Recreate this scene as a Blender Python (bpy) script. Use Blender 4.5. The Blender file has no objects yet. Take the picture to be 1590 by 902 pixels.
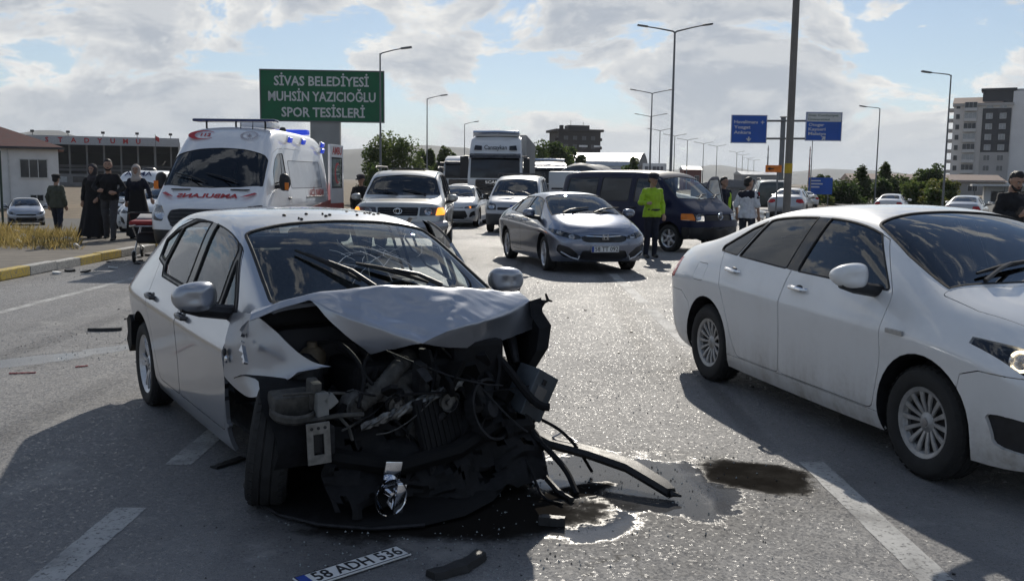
import bpy, bmesh, math, random
import numpy as np
from mathutils import Vector, Matrix, Euler, Quaternion, noise as mnoise
R = math.radians
S = bpy.context.scene
COL = S.collection

# ------------------------------------------------------------------ camera
cam_d = bpy.data.cameras.new('camera')
cam_d.sensor_width = 36.0
cam_d.lens = 32.6
cam_d.clip_start = 0.05
cam_d.clip_end = 30000
CAM = bpy.data.objects.new('camera', cam_d)
COL.objects.link(CAM)
CAM.location = (0, 0, 1.64)
CAM.rotation_euler = (Matrix.Rotation(R(90 - 6.77), 4, 'X') @ Matrix.Rotation(R(0.7), 4, 'Z')).to_euler()   # tipped down, held a little askew
S.camera = CAM

# ------------------------------------------------------------------ sky and sun
SUN_AZ, SUN_EL = R(4.5), R(30)
W = bpy.data.worlds.new('World')
S.world = W
W.use_nodes = True


def build_world():
    nt = W.node_tree
    N, L = nt.nodes, nt.links
    N.clear()
    out = N.new('ShaderNodeOutputWorld')
    bg = N.new('ShaderNodeBackground')
    bg.inputs[1].default_value = 0.094
    L.new(bg.outputs[0], out.inputs[0])
    sky = N.new('ShaderNodeTexSky')
    sky.sky_type = 'NISHITA'
    sky.sun_disc = False
    sky.sun_elevation = SUN_EL
    sky.sun_rotation = SUN_AZ
    sky.altitude = 1200
    sky.air_density = 1.0
    sky.dust_density = 0.15
    sky.ozone_density = 1.0
    tc = N.new('ShaderNodeTexCoord')
    sep = N.new('ShaderNodeSeparateXYZ')
    L.new(tc.outputs['Generated'], sep.inputs[0])

    def math_(op, a, b=None, c=None, clamp=False):
        m = N.new('ShaderNodeMath'); m.operation = op; m.use_clamp = clamp
        for i, v in enumerate((a, b, c)):
            if v is None: continue
            if isinstance(v, (int, float)): m.inputs[i].default_value = v
            else: L.new(v, m.inputs[i])
        return m.outputs[0]

    def ramp(v, a, b, lo=0.0, hi=1.0):
        m = N.new('ShaderNodeMapRange'); m.interpolation_type = 'SMOOTHSTEP'
        L.new(v, m.inputs[0])
        for i, q in enumerate((a, b, lo, hi)): m.inputs[i + 1].default_value = q
        return m.outputs[0]

    def cloud(dz, loc, scale, detail, rough):
        # direction flattened a little, so banks are wider than tall
        mp = N.new('ShaderNodeMapping')
        L.new(tc.outputs['Generated'], mp.inputs[0])
        mp.inputs['Location'].default_value = (loc[0], loc[1], loc[2] + dz)
        mp.inputs['Scale'].default_value = (1, 1, 2.1)
        n = N.new('ShaderNodeTexNoise')
        n.inputs['Scale'].default_value = scale
        n.inputs['Detail'].default_value = detail
        n.inputs['Roughness'].default_value = rough
        n.inputs['Distortion'].default_value = 0.35
        L.new(mp.outputs[0], n.inputs['Vector'])
        return n.outputs[0]
    LOC = (4.4, 8.8, 0.55)
    big = cloud(0, (LOC[0] + 5, LOC[1], LOC[2]), 3.2, 3, 0.5)
    d0 = cloud(0, LOC, 8.2, 10, 0.62)
    d1 = cloud(0.05, LOC, 8.2, 6, 0.60)

    def dens(d):
        s = math_('ADD', math_('MULTIPLY', d, 0.66), math_('MULTIPLY', big, 0.46))
        return s
    thin = ramp(sep.outputs[2], 0.20, 0.70, 0.0, 0.10)      # more open blue overhead
    e0, e1 = math_('SUBTRACT', dens(d0), thin), math_('SUBTRACT', dens(d1), thin)
    cover = ramp(e0, 0.488, 0.540)
    thick = ramp(e0, 0.500, 0.610)
    lit = ramp(math_('SUBTRACT', e0, e1), -0.04, 0.075)
    # thin or sunward edges bright, thick undersides grey
    edge = math_('SUBTRACT', 1.0, thick)
    br = math_('POWER', math_('ADD', math_('MULTIPLY', edge, 0.74), math_('MULTIPLY', lit, 0.46), clamp=True), 1.25)
    # glow of the cloud deck towards the sun
    sdir = (math.sin(SUN_AZ) * math.cos(SUN_EL), math.cos(SUN_AZ) * math.cos(SUN_EL), math.sin(SUN_EL))
    dot = N.new('ShaderNodeVectorMath'); dot.operation = 'DOT_PRODUCT'
    L.new(tc.outputs['Generated'], dot.inputs[0]); dot.inputs[1].default_value = sdir
    fwd = ramp(dot.outputs['Value'], -0.4, 0.98)
    gain = math_('ADD', 0.50, math_('MULTIPLY', fwd, 0.55))
    mixc = N.new('ShaderNodeMix'); mixc.data_type = 'RGBA'
    L.new(br, mixc.inputs[0])
    mixc.inputs[6].default_value = (4.0, 4.35, 4.9, 1)
    warm = N.new('ShaderNodeMix'); warm.data_type = 'RGBA'; L.new(fwd, warm.inputs[0])
    warm.inputs[6].default_value = (7.4, 9.0, 11.6, 1); warm.inputs[7].default_value = (8.4, 8.25, 7.9, 1)
    L.new(warm.outputs[2], mixc.inputs[7])
    vs = N.new('ShaderNodeVectorMath'); vs.operation = 'SCALE'
    L.new(mixc.outputs[2], vs.inputs[0]); L.new(gain, vs.inputs[3])
    # blue sky, made paler by haze near the horizon
    skyv = N.new('ShaderNodeVectorMath'); skyv.operation = 'SCALE'
    L.new(sky.outputs[0], skyv.inputs[0]); skyv.inputs[3].default_value = 0.95
    veil = N.new('ShaderNodeMix'); veil.data_type = 'RGBA'; L.new(ramp(sep.outputs[2], 0.05, 0.5, 0.42, 0.04), veil.inputs[0])
    L.new(skyv.outputs[0], veil.inputs[6]); veil.inputs[7].default_value = (4.6, 5.1, 5.7, 1)
    m1 = N.new('ShaderNodeMix'); m1.data_type = 'RGBA'
    L.new(math_('MULTIPLY', cover, 0.95), m1.inputs[0])
    L.new(veil.outputs[2], m1.inputs[6]); L.new(vs.outputs[0], m1.inputs[7])
    hz = ramp(sep.outputs[2], 0.0, 0.10, 0.75, 0.0)
    m2 = N.new('ShaderNodeMix'); m2.data_type = 'RGBA'
    L.new(hz, m2.inputs[0])
    L.new(m1.outputs[2], m2.inputs[6]); m2.inputs[7].default_value = (5.6, 5.9, 6.2, 1)
    L.new(m2.outputs[2], bg.inputs[0])


build_world()
sun_d = bpy.data.lights.new('sun', 'SUN')
sun_d.energy = 3.8
sun_d.angle = R(0.53)
sun_d.color = (1.0, 0.93, 0.82)
SUN = bpy.data.objects.new('sun', sun_d)
COL.objects.link(SUN)
SUN.rotation_euler = Vector((math.sin(SUN_AZ) * math.cos(SUN_EL), math.cos(SUN_AZ) * math.cos(SUN_EL), math.sin(SUN_EL))).to_track_quat('Z', 'Y').to_euler()
SUN.location = (5, 60, 40)
S.view_settings.view_transform = 'Standard'
S.view_settings.look = 'None'
S.view_settings.gamma = 1
S.view_settings.use_curve_mapping = False
S.view_settings.exposure = 0.15
S.cycles.use_denoising = True
W.cycles.sampling_method = 'MANUAL'
W.cycles.sample_map_resolution = 512
S.cycles.max_bounces = 6
S.cycles.adaptive_threshold = 0.02
S.cycles.transparent_max_bounces = 24
S.cycles.sample_clamp_indirect = 6.0
S.cycles.caustics_reflective = False
S.cycles.caustics_refractive = False

# ------------------------------------------------------------------ materials
MATS = {}


class NT:
    """small wrapper round a material's node tree"""
    def __init__(s, name):
        s.m = bpy.data.materials.new(name); s.m.use_nodes = True
        s.nt = s.m.node_tree; s.N = s.nt.nodes; s.L = s.nt.links
        s.N.clear()
        s.out = s.N.new('ShaderNodeOutputMaterial')

    def n(s, t, **kw):
        q = s.N.new('ShaderNode' + t)
        for k, v in kw.items(): setattr(q, k, v)
        return q

    def put(s, inp, v):
        if hasattr(v, 'is_linked'): s.L.new(v, inp)
        elif isinstance(v, (tuple, list)) and len(v) == 3 and inp.type == 'RGBA': inp.default_value = (*v, 1)
        else: inp.default_value = v

    def pr(s, **kw):
        b = s.n('BsdfPrincipled')
        for k, v in kw.items():
            s.put(b.inputs[k.replace('_', ' ')], v)
        s.L.new(b.outputs[0], s.out.inputs[0])
        s.b = b
        return b

    def math(s, op, a, b=0.0, clamp=False):
        m = s.n('Math', operation=op, use_clamp=clamp)
        s.put(m.inputs[0], a); s.put(m.inputs[1], b)
        return m.outputs[0]

    def noise(s, scale, detail=4, rough=0.55, coord='Object', dist=0.0, stretch=None, loc=None):
        t = s.n('TexCoord') if coord != 'World' else s.n('NewGeometry')
        v = t.outputs['Position' if coord == 'World' else coord]
        if stretch or loc:
            mp = s.n('Mapping'); s.L.new(v, mp.inputs[0])
            if stretch: mp.inputs['Scale'].default_value = stretch
            if loc: mp.inputs['Location'].default_value = loc
            v = mp.outputs[0]
        q = s.n('TexNoise'); s.L.new(v, q.inputs['Vector'])
        q.inputs['Scale'].default_value = scale; q.inputs['Detail'].default_value = detail
        q.inputs['Roughness'].default_value = rough; q.inputs['Distortion'].default_value = dist
        return q.outputs[0]

    def ramp(s, v, a, b, lo=0.0, hi=1.0):
        m = s.n('MapRange', interpolation_type='SMOOTHSTEP')
        s.put(m.inputs[0], v)
        for i, q in enumerate((a, b, lo, hi)): s.put(m.inputs[i + 1], q)
        return m.outputs[0]

    def mix(s, f, a, b):
        m = s.n('Mix', data_type='RGBA')
        s.put(m.inputs[0], f); s.put(m.inputs[6], a); s.put(m.inputs[7], b)
        return m.outputs[2]

    def bump(s, h, strength=0.3, dist=0.01):
        b = s.n('Bump'); s.put(b.inputs['Height'], h)
        b.inputs['Strength'].default_value = strength; b.inputs['Distance'].default_value = dist
        s.L.new(b.outputs[0], s.b.inputs['Normal'])
        return b


def c3(c, k=1.0): return tuple(min(1, v * k) for v in c)


def simple(name, col, rough=0.6, metal=0.0, var=0.15, scale=6.0, bump=0.0, coord='Object', spec=0.5):
    """one colour with uneven wear"""
    if name in MATS: return MATS[name]
    t = NT(name)
    n = t.noise(scale, 5, 0.6, coord)
    t.pr(Base_Color=t.mix(t.ramp(n, 0.3, 0.7), c3(col, 1 - var), c3(col, 1 + var)), Metallic=metal,
         Roughness=t.ramp(n, 0.3, 0.7, max(0.02, rough - 0.08), min(1, rough + 0.08)), Specular_IOR_Level=spec)
    if bump: t.bump(t.noise(scale * 8, 4, 0.6, coord), bump, 0.01)
    MATS[name] = t.m
    return t.m


def paint(name, col, metal=0.0, rough=0.35, dirt=0.5, dust=(0.23, 0.2, 0.165), coat=1.0, dirt_top=0.55, spec=0.5):
    """car paint: lacquer over colour, road dust towards the sills, dark lining inside"""
    if name in MATS: return MATS[name]
    t = NT(name)
    tc = t.n('TexCoord'); sp = t.n('SeparateXYZ'); t.L.new(tc.outputs['Object'], sp.inputs[0])
    n1 = t.noise(3.0, 6, 0.65)
    n2 = t.noise(26, 5, 0.7)
    low = t.ramp(sp.outputs[2], 0.12, dirt_top, 1.0, 0.0)
    d = t.math('MULTIPLY', t.math('MULTIPLY', low, t.ramp(n1, 0.25, 0.75, 0.35, 1.0)), t.ramp(n2, 0.2, 0.75, 0.5, 1.0))
    rain = t.noise(9, 4, .6, 'Object', 0, (1, 1, .12))
    d = t.math('MULTIPLY', t.math('MULTIPLY', d, t.ramp(rain, .3, .7, .55, 1.15)), dirt, clamp=True)
    film = t.math('MULTIPLY', t.ramp(n1, 0.42, 0.8), 0.16 * dirt)
    d = t.math('MAXIMUM', d, film)
    geo = t.n('NewGeometry')
    colr = t.mix(d, col, dust)
    colr = t.mix(geo.outputs['Backfacing'], colr, (0.03, 0.03, 0.032))
    inv = t.math('SUBTRACT', 1.0, t.math('MAXIMUM', d, geo.outputs['Backfacing']), clamp=True)
    t.pr(Base_Color=colr, Metallic=t.math('MULTIPLY', inv, metal), Roughness=t.ramp(d, 0, 0.6, rough, 0.7),
         Coat_Weight=t.math('MULTIPLY', inv, coat), Coat_Roughness=t.ramp(n2, 0.2, 0.8, 0.03, 0.09), Specular_IOR_Level=spec)
    MATS[name] = t.m
    return t.m


def glass(name, tint, rough=0.0, refl=1.0, base=0.05):
    if name in MATS: return MATS[name]
    t = NT(name)
    lw = t.n('LayerWeight'); lw.inputs[0].default_value = 0.5
    f5 = t.math('POWER', lw.outputs['Facing'], 4.0)
    f = t.math('ADD', base, t.math('MULTIPLY', f5, 0.9 * refl), clamp=True)
    tr = t.n('BsdfTransparent'); tr.inputs[0].default_value = (*tint, 1)
    gl = t.n('BsdfGlossy'); gl.inputs['Roughness'].default_value = rough
    gl.inputs[0].default_value = (0.95, 0.97, 1, 1)
    mx = t.n('MixShader'); t.put(mx.inputs[0], f)
    t.L.new(tr.outputs[0], mx.inputs[1]); t.L.new(gl.outputs[0], mx.inputs[2])
    t.L.new(mx.outputs[0], t.out.inputs[0])
    MATS[name] = t.m
    return t.m


def leafy(name, col):
    """thin leaf that lets some light through"""
    t = NT(name); n = t.noise(3, 4, .6, 'World'); c = t.mix(t.ramp(n, .3, .7), c3(col, .75), c3(col, 1.25))
    b = t.pr(Base_Color=c, Roughness=.6, Specular_IOR_Level=.3)
    tl = t.n('BsdfTranslucent'); t.put(tl.inputs[0], t.mix(.5, c, c3((col[0] * 1.5, col[1] * 1.6, col[2]), 1.3))); mx = t.n('MixShader'); mx.inputs[0].default_value = .45
    t.L.new(b.outputs[0], mx.inputs[1]); t.L.new(tl.outputs[0], mx.inputs[2]); t.L.new(mx.outputs[0], t.out.inputs[0])
    return t.m


def emit(name, col, strength):
    if name in MATS: return MATS[name]
    t = NT(name); t.pr(Base_Color=col, Roughness=0.3, Emission_Color=col, Emission_Strength=strength)
    MATS[name] = t.m
    return t.m


RUBBER = simple('rubber', (0.022, 0.022, 0.023), 0.75, 0, 0.35, 30, 0.15)
TYRE = simple('tyre_rubber', (0.022, 0.0215, 0.021), 0.85, 0, 0.4, 14, 0.2)
PLASTIC = simple('black_plastic', (0.018, 0.018, 0.02), 0.48, 0, 0.3, 20)
PLASTIC_G = simple('grey_plastic', (0.06, 0.06, 0.065), 0.6, 0, 0.3, 12)
GLOSSBLK = simple('gloss_black', (0.008, 0.008, 0.01), 0.12, 0, 0.1, 10)
CHROME = simple('chrome', (0.72, 0.73, 0.75), 0.12, 1.0, 0.05, 8)
ALLOY = simple('alloy_silver', (0.52, 0.53, 0.55), 0.34, 0.75, 0.12, 18)
ALLOY_D = simple('alloy_dusty', (0.40, 0.395, 0.385), 0.5, 0.5, 0.2, 18)
STEEL = simple('bare_steel', (0.33, 0.33, 0.34), 0.42, 0.9, 0.3, 14)
GALV = simple('galvanised', (0.42, 0.44, 0.46), 0.5, 0.7, 0.15, 3)
INTERIOR = simple('cabin_plastic', (0.028, 0.028, 0.032), 0.7, 0, 0.2, 10)
SEATCLOTH = simple('seat_cloth', (0.045, 0.045, 0.05), 0.9, 0, 0.3, 40)
PLATEWHITE = simple('plate_white', (0.72, 0.72, 0.70), 0.4, 0, 0.08, 20)
PLATEBLUE = simple('plate_blue', (0.02, 0.06, 0.32), 0.4, 0, 0.05, 10)
INKBLACK = simple('ink_black', (0.012, 0.012, 0.014), 0.5, 0, 0.1, 10)
TAILRED = simple('tail_light_red', (0.42, 0.010, 0.012), 0.15, 0, 0.1, 10)
AMBERL = simple('amber_lens', (0.75, 0.20, 0.015), 0.2, 0, 0.1, 10)
AMBER_ON = emit('amber_lens_lit', (1.0, 0.32, 0.03), 1.6)
LAMPGLASS = glass('lamp_cover', (0.88, 0.9, 0.92), 0.0, 1.0, 0.08)
LENSWHITE = simple('lamp_reflector', (0.62, 0.63, 0.66), 0.16, 0.9, 0.25, 60)
GLASS_CLEAR = glass('window_glass', (0.80, 0.87, 0.86), 0.0, 0.7, 0.06)
GLASS_TINT = glass('tinted_glass', (0.10, 0.115, 0.125), 0.0, 0.9, 0.07)
GLASS_DARK = glass('privacy_glass', (0.035, 0.04, 0.045), 0.0, 0.8, 0.06)

# ------------------------------------------------------------------ mesh helpers


def mesh(name, verts, faces, mats, parent=None, smooth=False, fm=None, angle=None):
    me = bpy.data.meshes.new(name)
    me.from_pydata([tuple(v) for v in verts], [], [tuple(f) for f in faces])
    return finish(name, me, mats, parent, smooth, fm, angle)


def finish(name, me, mats, parent=None, smooth=False, fm=None, angle=None):
    if not isinstance(mats, (list, tuple)): mats = [mats]
    me.materials.clear()
    for m in mats: me.materials.append(m)
    if fm is not None: me.polygons.foreach_set('material_index', fm)
    if smooth: me.polygons.foreach_set('use_smooth', [True] * len(me.polygons))
    if smooth and angle is not None:
        me.set_sharp_from_angle(angle=R(angle))
    o = bpy.data.objects.new(name, me)
    COL.objects.link(o)
    if parent: o.parent = parent
    return o


class MB:
    """collects simple shapes into one mesh"""
    def __init__(s): s.v = []; s.f = []; s.m = []; s.cur = 0; s.M = Matrix.Identity(4)

    def mat(s, i): s.cur = i; return s

    def add(s, vs, fs):
        b = len(s.v)
        s.v += [s.M @ Vector(v) for v in vs]
        s.f += [tuple(i + b for i in f) for f in fs]
        s.m += [s.cur] * len(fs)
        return s

    def box(s, x0, x1, y0, y1, z0, z1):
        if x0 > x1: x0, x1 = x1, x0
        if y0 > y1: y0, y1 = y1, y0
        if z0 > z1: z0, z1 = z1, z0
        return s.add([(x0, y0, z0), (x1, y0, z0), (x1, y1, z0), (x0, y1, z0), (x0, y0, z1), (x1, y0, z1), (x1, y1, z1), (x0, y1, z1)],
                     [(0, 3, 2, 1), (4, 5, 6, 7), (0, 1, 5, 4), (1, 2, 6, 5), (2, 3, 7, 6), (3, 0, 4, 7)])

    def bbox(s, x0, x1, y0, y1, z0, z1, r=0.01):
        """box with chamfered edges"""
        bm = bmesh.new()
        bmesh.ops.create_cube(bm, size=1)
        for v in bm.verts:
            v.co = (x0 + (v.co.x + .5) * (x1 - x0), y0 + (v.co.y + .5) * (y1 - y0), z0 + (v.co.z + .5) * (z1 - z0))
        bmesh.ops.bevel(bm, geom=bm.edges[:], offset=r, segments=2, affect='EDGES', profile=0.6)
        bm.verts.index_update()
        s.add([v.co.copy() for v in bm.verts], [[v.index for v in f.verts] for f in bm.faces])
        bm.free()
        return s

    def prism(s, poly, a0, a1, ax='y'):
        """2-D polygon swept along an axis; poly in the other two axes' order"""
        n = len(poly)
        def p(q, a): return {'y': (q[0], a, q[1]), 'x': (a, q[0], q[1]), 'z': (q[0], q[1], a)}[ax]
        vs = [p(q, a0) for q in poly] + [p(q, a1) for q in poly]
        fs = [tuple(range(n)), tuple(range(2 * n - 1, n - 1, -1))] + [(i, i + n, (i + 1) % n + n, (i + 1) % n) for i in range(n)]
        return s.add(vs, fs)

    def tube(s, pts, r, n=8, cap=True, r_end=None):
        """round bar through points; r a number or one per point"""
        pts = [Vector(p) for p in pts]
        k = len(pts)
        rs = r if isinstance(r, (list, tuple)) else [r + ((r_end - r) * i / max(1, k - 1) if r_end is not None else 0) for i in range(k)]
        vs, fs = [], []
        up = None
        for i, p in enumerate(pts):
            d = (pts[min(i + 1, k - 1)] - pts[max(i - 1, 0)]).normalized()
            if up is None: up = d.orthogonal().normalized()
            up = (up - d * up.dot(d))
            if up.length < 1e-5: up = d.orthogonal()
            up.normalize()
            sd = d.cross(up)
            for j in range(n):
                a = 2 * math.pi * j / n
                vs.append(p + (up * math.cos(a) + sd * math.sin(a)) * rs[i])
        for i in range(k - 1):
            for j in range(n):
                a, b = i * n + j, i * n + (j + 1) % n
                fs.append((a, b, b + n, a + n))
        if cap:
            fs.append(tuple(range(n - 1, -1, -1))); fs.append(tuple((k - 1) * n + j for j in range(n)))
        return s.add(vs, fs)

    def lathe(s, prof, n=24, ax='y', c=(0, 0, 0), a0=0, a1=2 * math.pi):
        """profile of (radius, along) turned about an axis through c"""
        full = abs(a1 - a0 - 2 * math.pi) < 1e-6
        m = n if full else n + 1
        vs, fs = [], []
        for (r, h) in prof:
            for j in range(m):
                a = a0 + (a1 - a0) * j / n
                u, w = r * math.cos(a), r * math.sin(a)
                vs.append({'y': (c[0] + u, c[1] + h, c[2] + w), 'z': (c[0] + u, c[1] + w, c[2] + h), 'x': (c[0] + h, c[1] + u, c[2] + w)}[ax])
        for i in range(len(prof) - 1):
            for j in range(n):
                a, b = i * m + j, i * m + (j + 1) % m
                fs.append((a, b, b + m, a + m))
        return s.add(vs, fs)

    def ball(s, c, r, nu=10, nv=7):
        c = Vector(c)
        r = r if isinstance(r, (tuple, list)) else (r, r, r)
        vs = [c + Vector((0, 0, r[2]))]
        for i in range(1, nv):
            t = math.pi * i / nv
            for j in range(nu):
                a = 2 * math.pi * j / nu
                vs.append(c + Vector((r[0] * math.sin(t) * math.cos(a), r[1] * math.sin(t) * math.sin(a), r[2] * math.cos(t))))
        vs.append(c - Vector((0, 0, r[2])))
        fs = [(0, 1 + j, 1 + (j + 1) % nu) for j in range(nu)]
        for i in range(nv - 2):
            for j in range(nu):
                a, b = 1 + i * nu + j, 1 + i * nu + (j + 1) % nu
                fs.append((a, a + nu, b + nu, b))
        e = len(vs) - 1
        fs += [(e, e - nu + (j + 1) % nu, e - nu + j) for j in range(nu)]
        return s.add(vs, fs)

    def build(s, name, mats, parent=None, smooth=False, angle=35):
        return mesh(name, s.v, s.f, mats, parent, smooth, s.m, angle if smooth else None)


def empty(name, loc=(0, 0, 0), rz=0.0, label=None, cat=None, group=None):
    o = bpy.data.objects.new(name, None)
    o.empty_display_size = 0.2
    COL.objects.link(o)
    o.location = loc; o.rotation_euler = (0, 0, rz)
    return tag(o, label, cat, group)


def sub(name, parent, loc=(0, 0, 0), rot=(0, 0, 0)):
    o = bpy.data.objects.new(name, None)
    o.empty_display_size = 0.1
    COL.objects.link(o)
    o.parent = parent; o.location = loc; o.rotation_euler = rot
    return o


def tag(o, label=None, cat=None, group=None, kind=None):
    if label: o['label'] = label
    if cat: o['category'] = cat
    if group: o['group'] = group
    if kind: o['kind'] = kind
    return o


def copy_tree(o, parent=None):
    c = o.copy(); COL.objects.link(c); c.parent = parent
    for ch in list(o.children): copy_tree(ch, c)
    return c


TMP = bpy.data.scenes.new('scratch')


def evaluated(me, mods):
    """mesh with modifiers applied, worked out in a scratch scene"""
    o = bpy.data.objects.new('scratch', me)
    TMP.collection.objects.link(o)
    for t, kw in mods:
        m = o.modifiers.new(t, t)
        for k, v in kw.items(): setattr(m, k, v)
    vl = TMP.view_layers[0]
    vl.update()
    r = bpy.data.meshes.new_from_object(o.evaluated_get(vl.depsgraph))
    bpy.data.objects.remove(o)
    return r


def text_mesh(txt, size, depth=0.002, bold=0.0, align='CENTER', spacing=1.0, width=None):
    """lettering as verts, faces lying in the xy plane; width squeezes or stretches it to fit"""
    cu = bpy.data.curves.new('lettering', 'FONT')
    cu.body = txt; cu.size = size; cu.extrude = depth; cu.offset = bold
    cu.align_x = align; cu.align_y = 'CENTER'; cu.resolution_u = 2; cu.space_character = spacing
    o = bpy.data.objects.new('lettering', cu)
    TMP.collection.objects.link(o)
    vl = TMP.view_layers[0]; vl.update()
    me = bpy.data.meshes.new_from_object(o.evaluated_get(vl.depsgraph))
    vs = [v.co.copy() for v in me.vertices]; fs = [tuple(p.vertices) for p in me.polygons]
    bpy.data.objects.remove(o); bpy.data.curves.remove(cu); bpy.data.meshes.remove(me)
    if width and vs:
        x0 = min(v.x for v in vs); x1 = max(v.x for v in vs); k = width / (x1 - x0)
        cx = (x0 + x1) / 2 if align == 'CENTER' else x0
        for v in vs: v.x = (v.x - cx) * k
    return vs, fs


def lettering(name, txt, size, m, parent, M, depth=0.002, bold=0.0, align='CENTER', spacing=1.0, width=None):
    vs, fs = text_mesh(txt, size, depth, bold, align, spacing, width)
    return mesh(name, [M @ v for v in vs], fs, m, parent)


def frame(o, xd, yd):
    """matrix with origin o, x axis xd, y axis yd"""
    xd = Vector(xd).normalized(); yd = Vector(yd); z = xd.cross(yd).normalized(); yd = z.cross(xd)
    M = Matrix((xd, yd, z)).transposed().to_4x4(); M.translation = Vector(o)
    return M


def lerp(a, b, t): return a + (b - a) * t


def spline(pts, n):
    """Catmull-Rom curve through points"""
    P = [Vector(p) for p in pts]; P = [P[0] * 2 - P[1]] + P + [P[-1] * 2 - P[-2]]; out = []; m = len(P) - 3
    for k in range(n + 1):
        u = k / n * m; i = min(int(u), m - 1); t = u - i; a, b, c, d = P[i:i + 4]
        out.append(.5 * (2 * b + (c - a) * t + (2 * a - 5 * b + 4 * c - d) * t * t + (3 * b - a - 3 * c + d) * t ** 3))
    return out


def pchip(pts):
    """smooth curve through (x, y) points, x rising"""
    xs = [p[0] for p in pts]; ys = [p[1] for p in pts]
    n = len(xs)
    def f(x):
        if x <= xs[0]: return ys[0]
        if x >= xs[-1]: return ys[-1]
        i = max(k for k in range(n - 1) if xs[k] <= x)
        def m(k):
            if k <= 0 or k >= n - 1: return (ys[min(k + 1, n - 1)] - ys[max(k - 1, 0)]) / (xs[min(k + 1, n - 1)] - xs[max(k - 1, 0)])
            a = (ys[k] - ys[k - 1]) / (xs[k] - xs[k - 1]); b = (ys[k + 1] - ys[k]) / (xs[k + 1] - xs[k])
            return 0 if a * b <= 0 else 2 * a * b / (a + b)
        h = xs[i + 1] - xs[i]; t = (x - xs[i]) / h
        return (ys[i] * (1 + 2 * t) * (1 - t) ** 2 + m(i) * h * t * (1 - t) ** 2 + ys[i + 1] * t * t * (3 - 2 * t) + m(i + 1) * h * t * t * (t - 1))
    return f

# ------------------------------------------------------------------ car bodies
def inpoly(p, poly):
    x, y = p; c = False; n = len(poly); j = n - 1
    for i in range(n):
        xi, yi = poly[i]; xj, yj = poly[j]
        if (yi > y) != (yj > y) and x < (xj - xi) * (y - yi) / (yj - yi) + xi: c = not c
        j = i
    return c


AX = {'y': (0, 2, 1), 'x': (1, 2, 0), 'z': (0, 1, 2)}


def roundpoly(poly, r, n=3):
    """corners of a polygon rounded by radius-like distance r"""
    out = []
    k = len(poly)
    for i in range(k):
        p = Vector(poly[i]); a = Vector(poly[i - 1]); b = Vector(poly[(i + 1) % k])
        ra = min(r, (a - p).length * 0.45); rb = min(r, (b - p).length * 0.45)
        p0 = p + (a - p).normalized() * ra; p1 = p + (b - p).normalized() * rb
        for q in range(n + 1):
            t = q / n
            out.append(tuple(p0 * (1 - t) ** 2 + p * 2 * t * (1 - t) + p1 * t * t))
    return out


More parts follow.
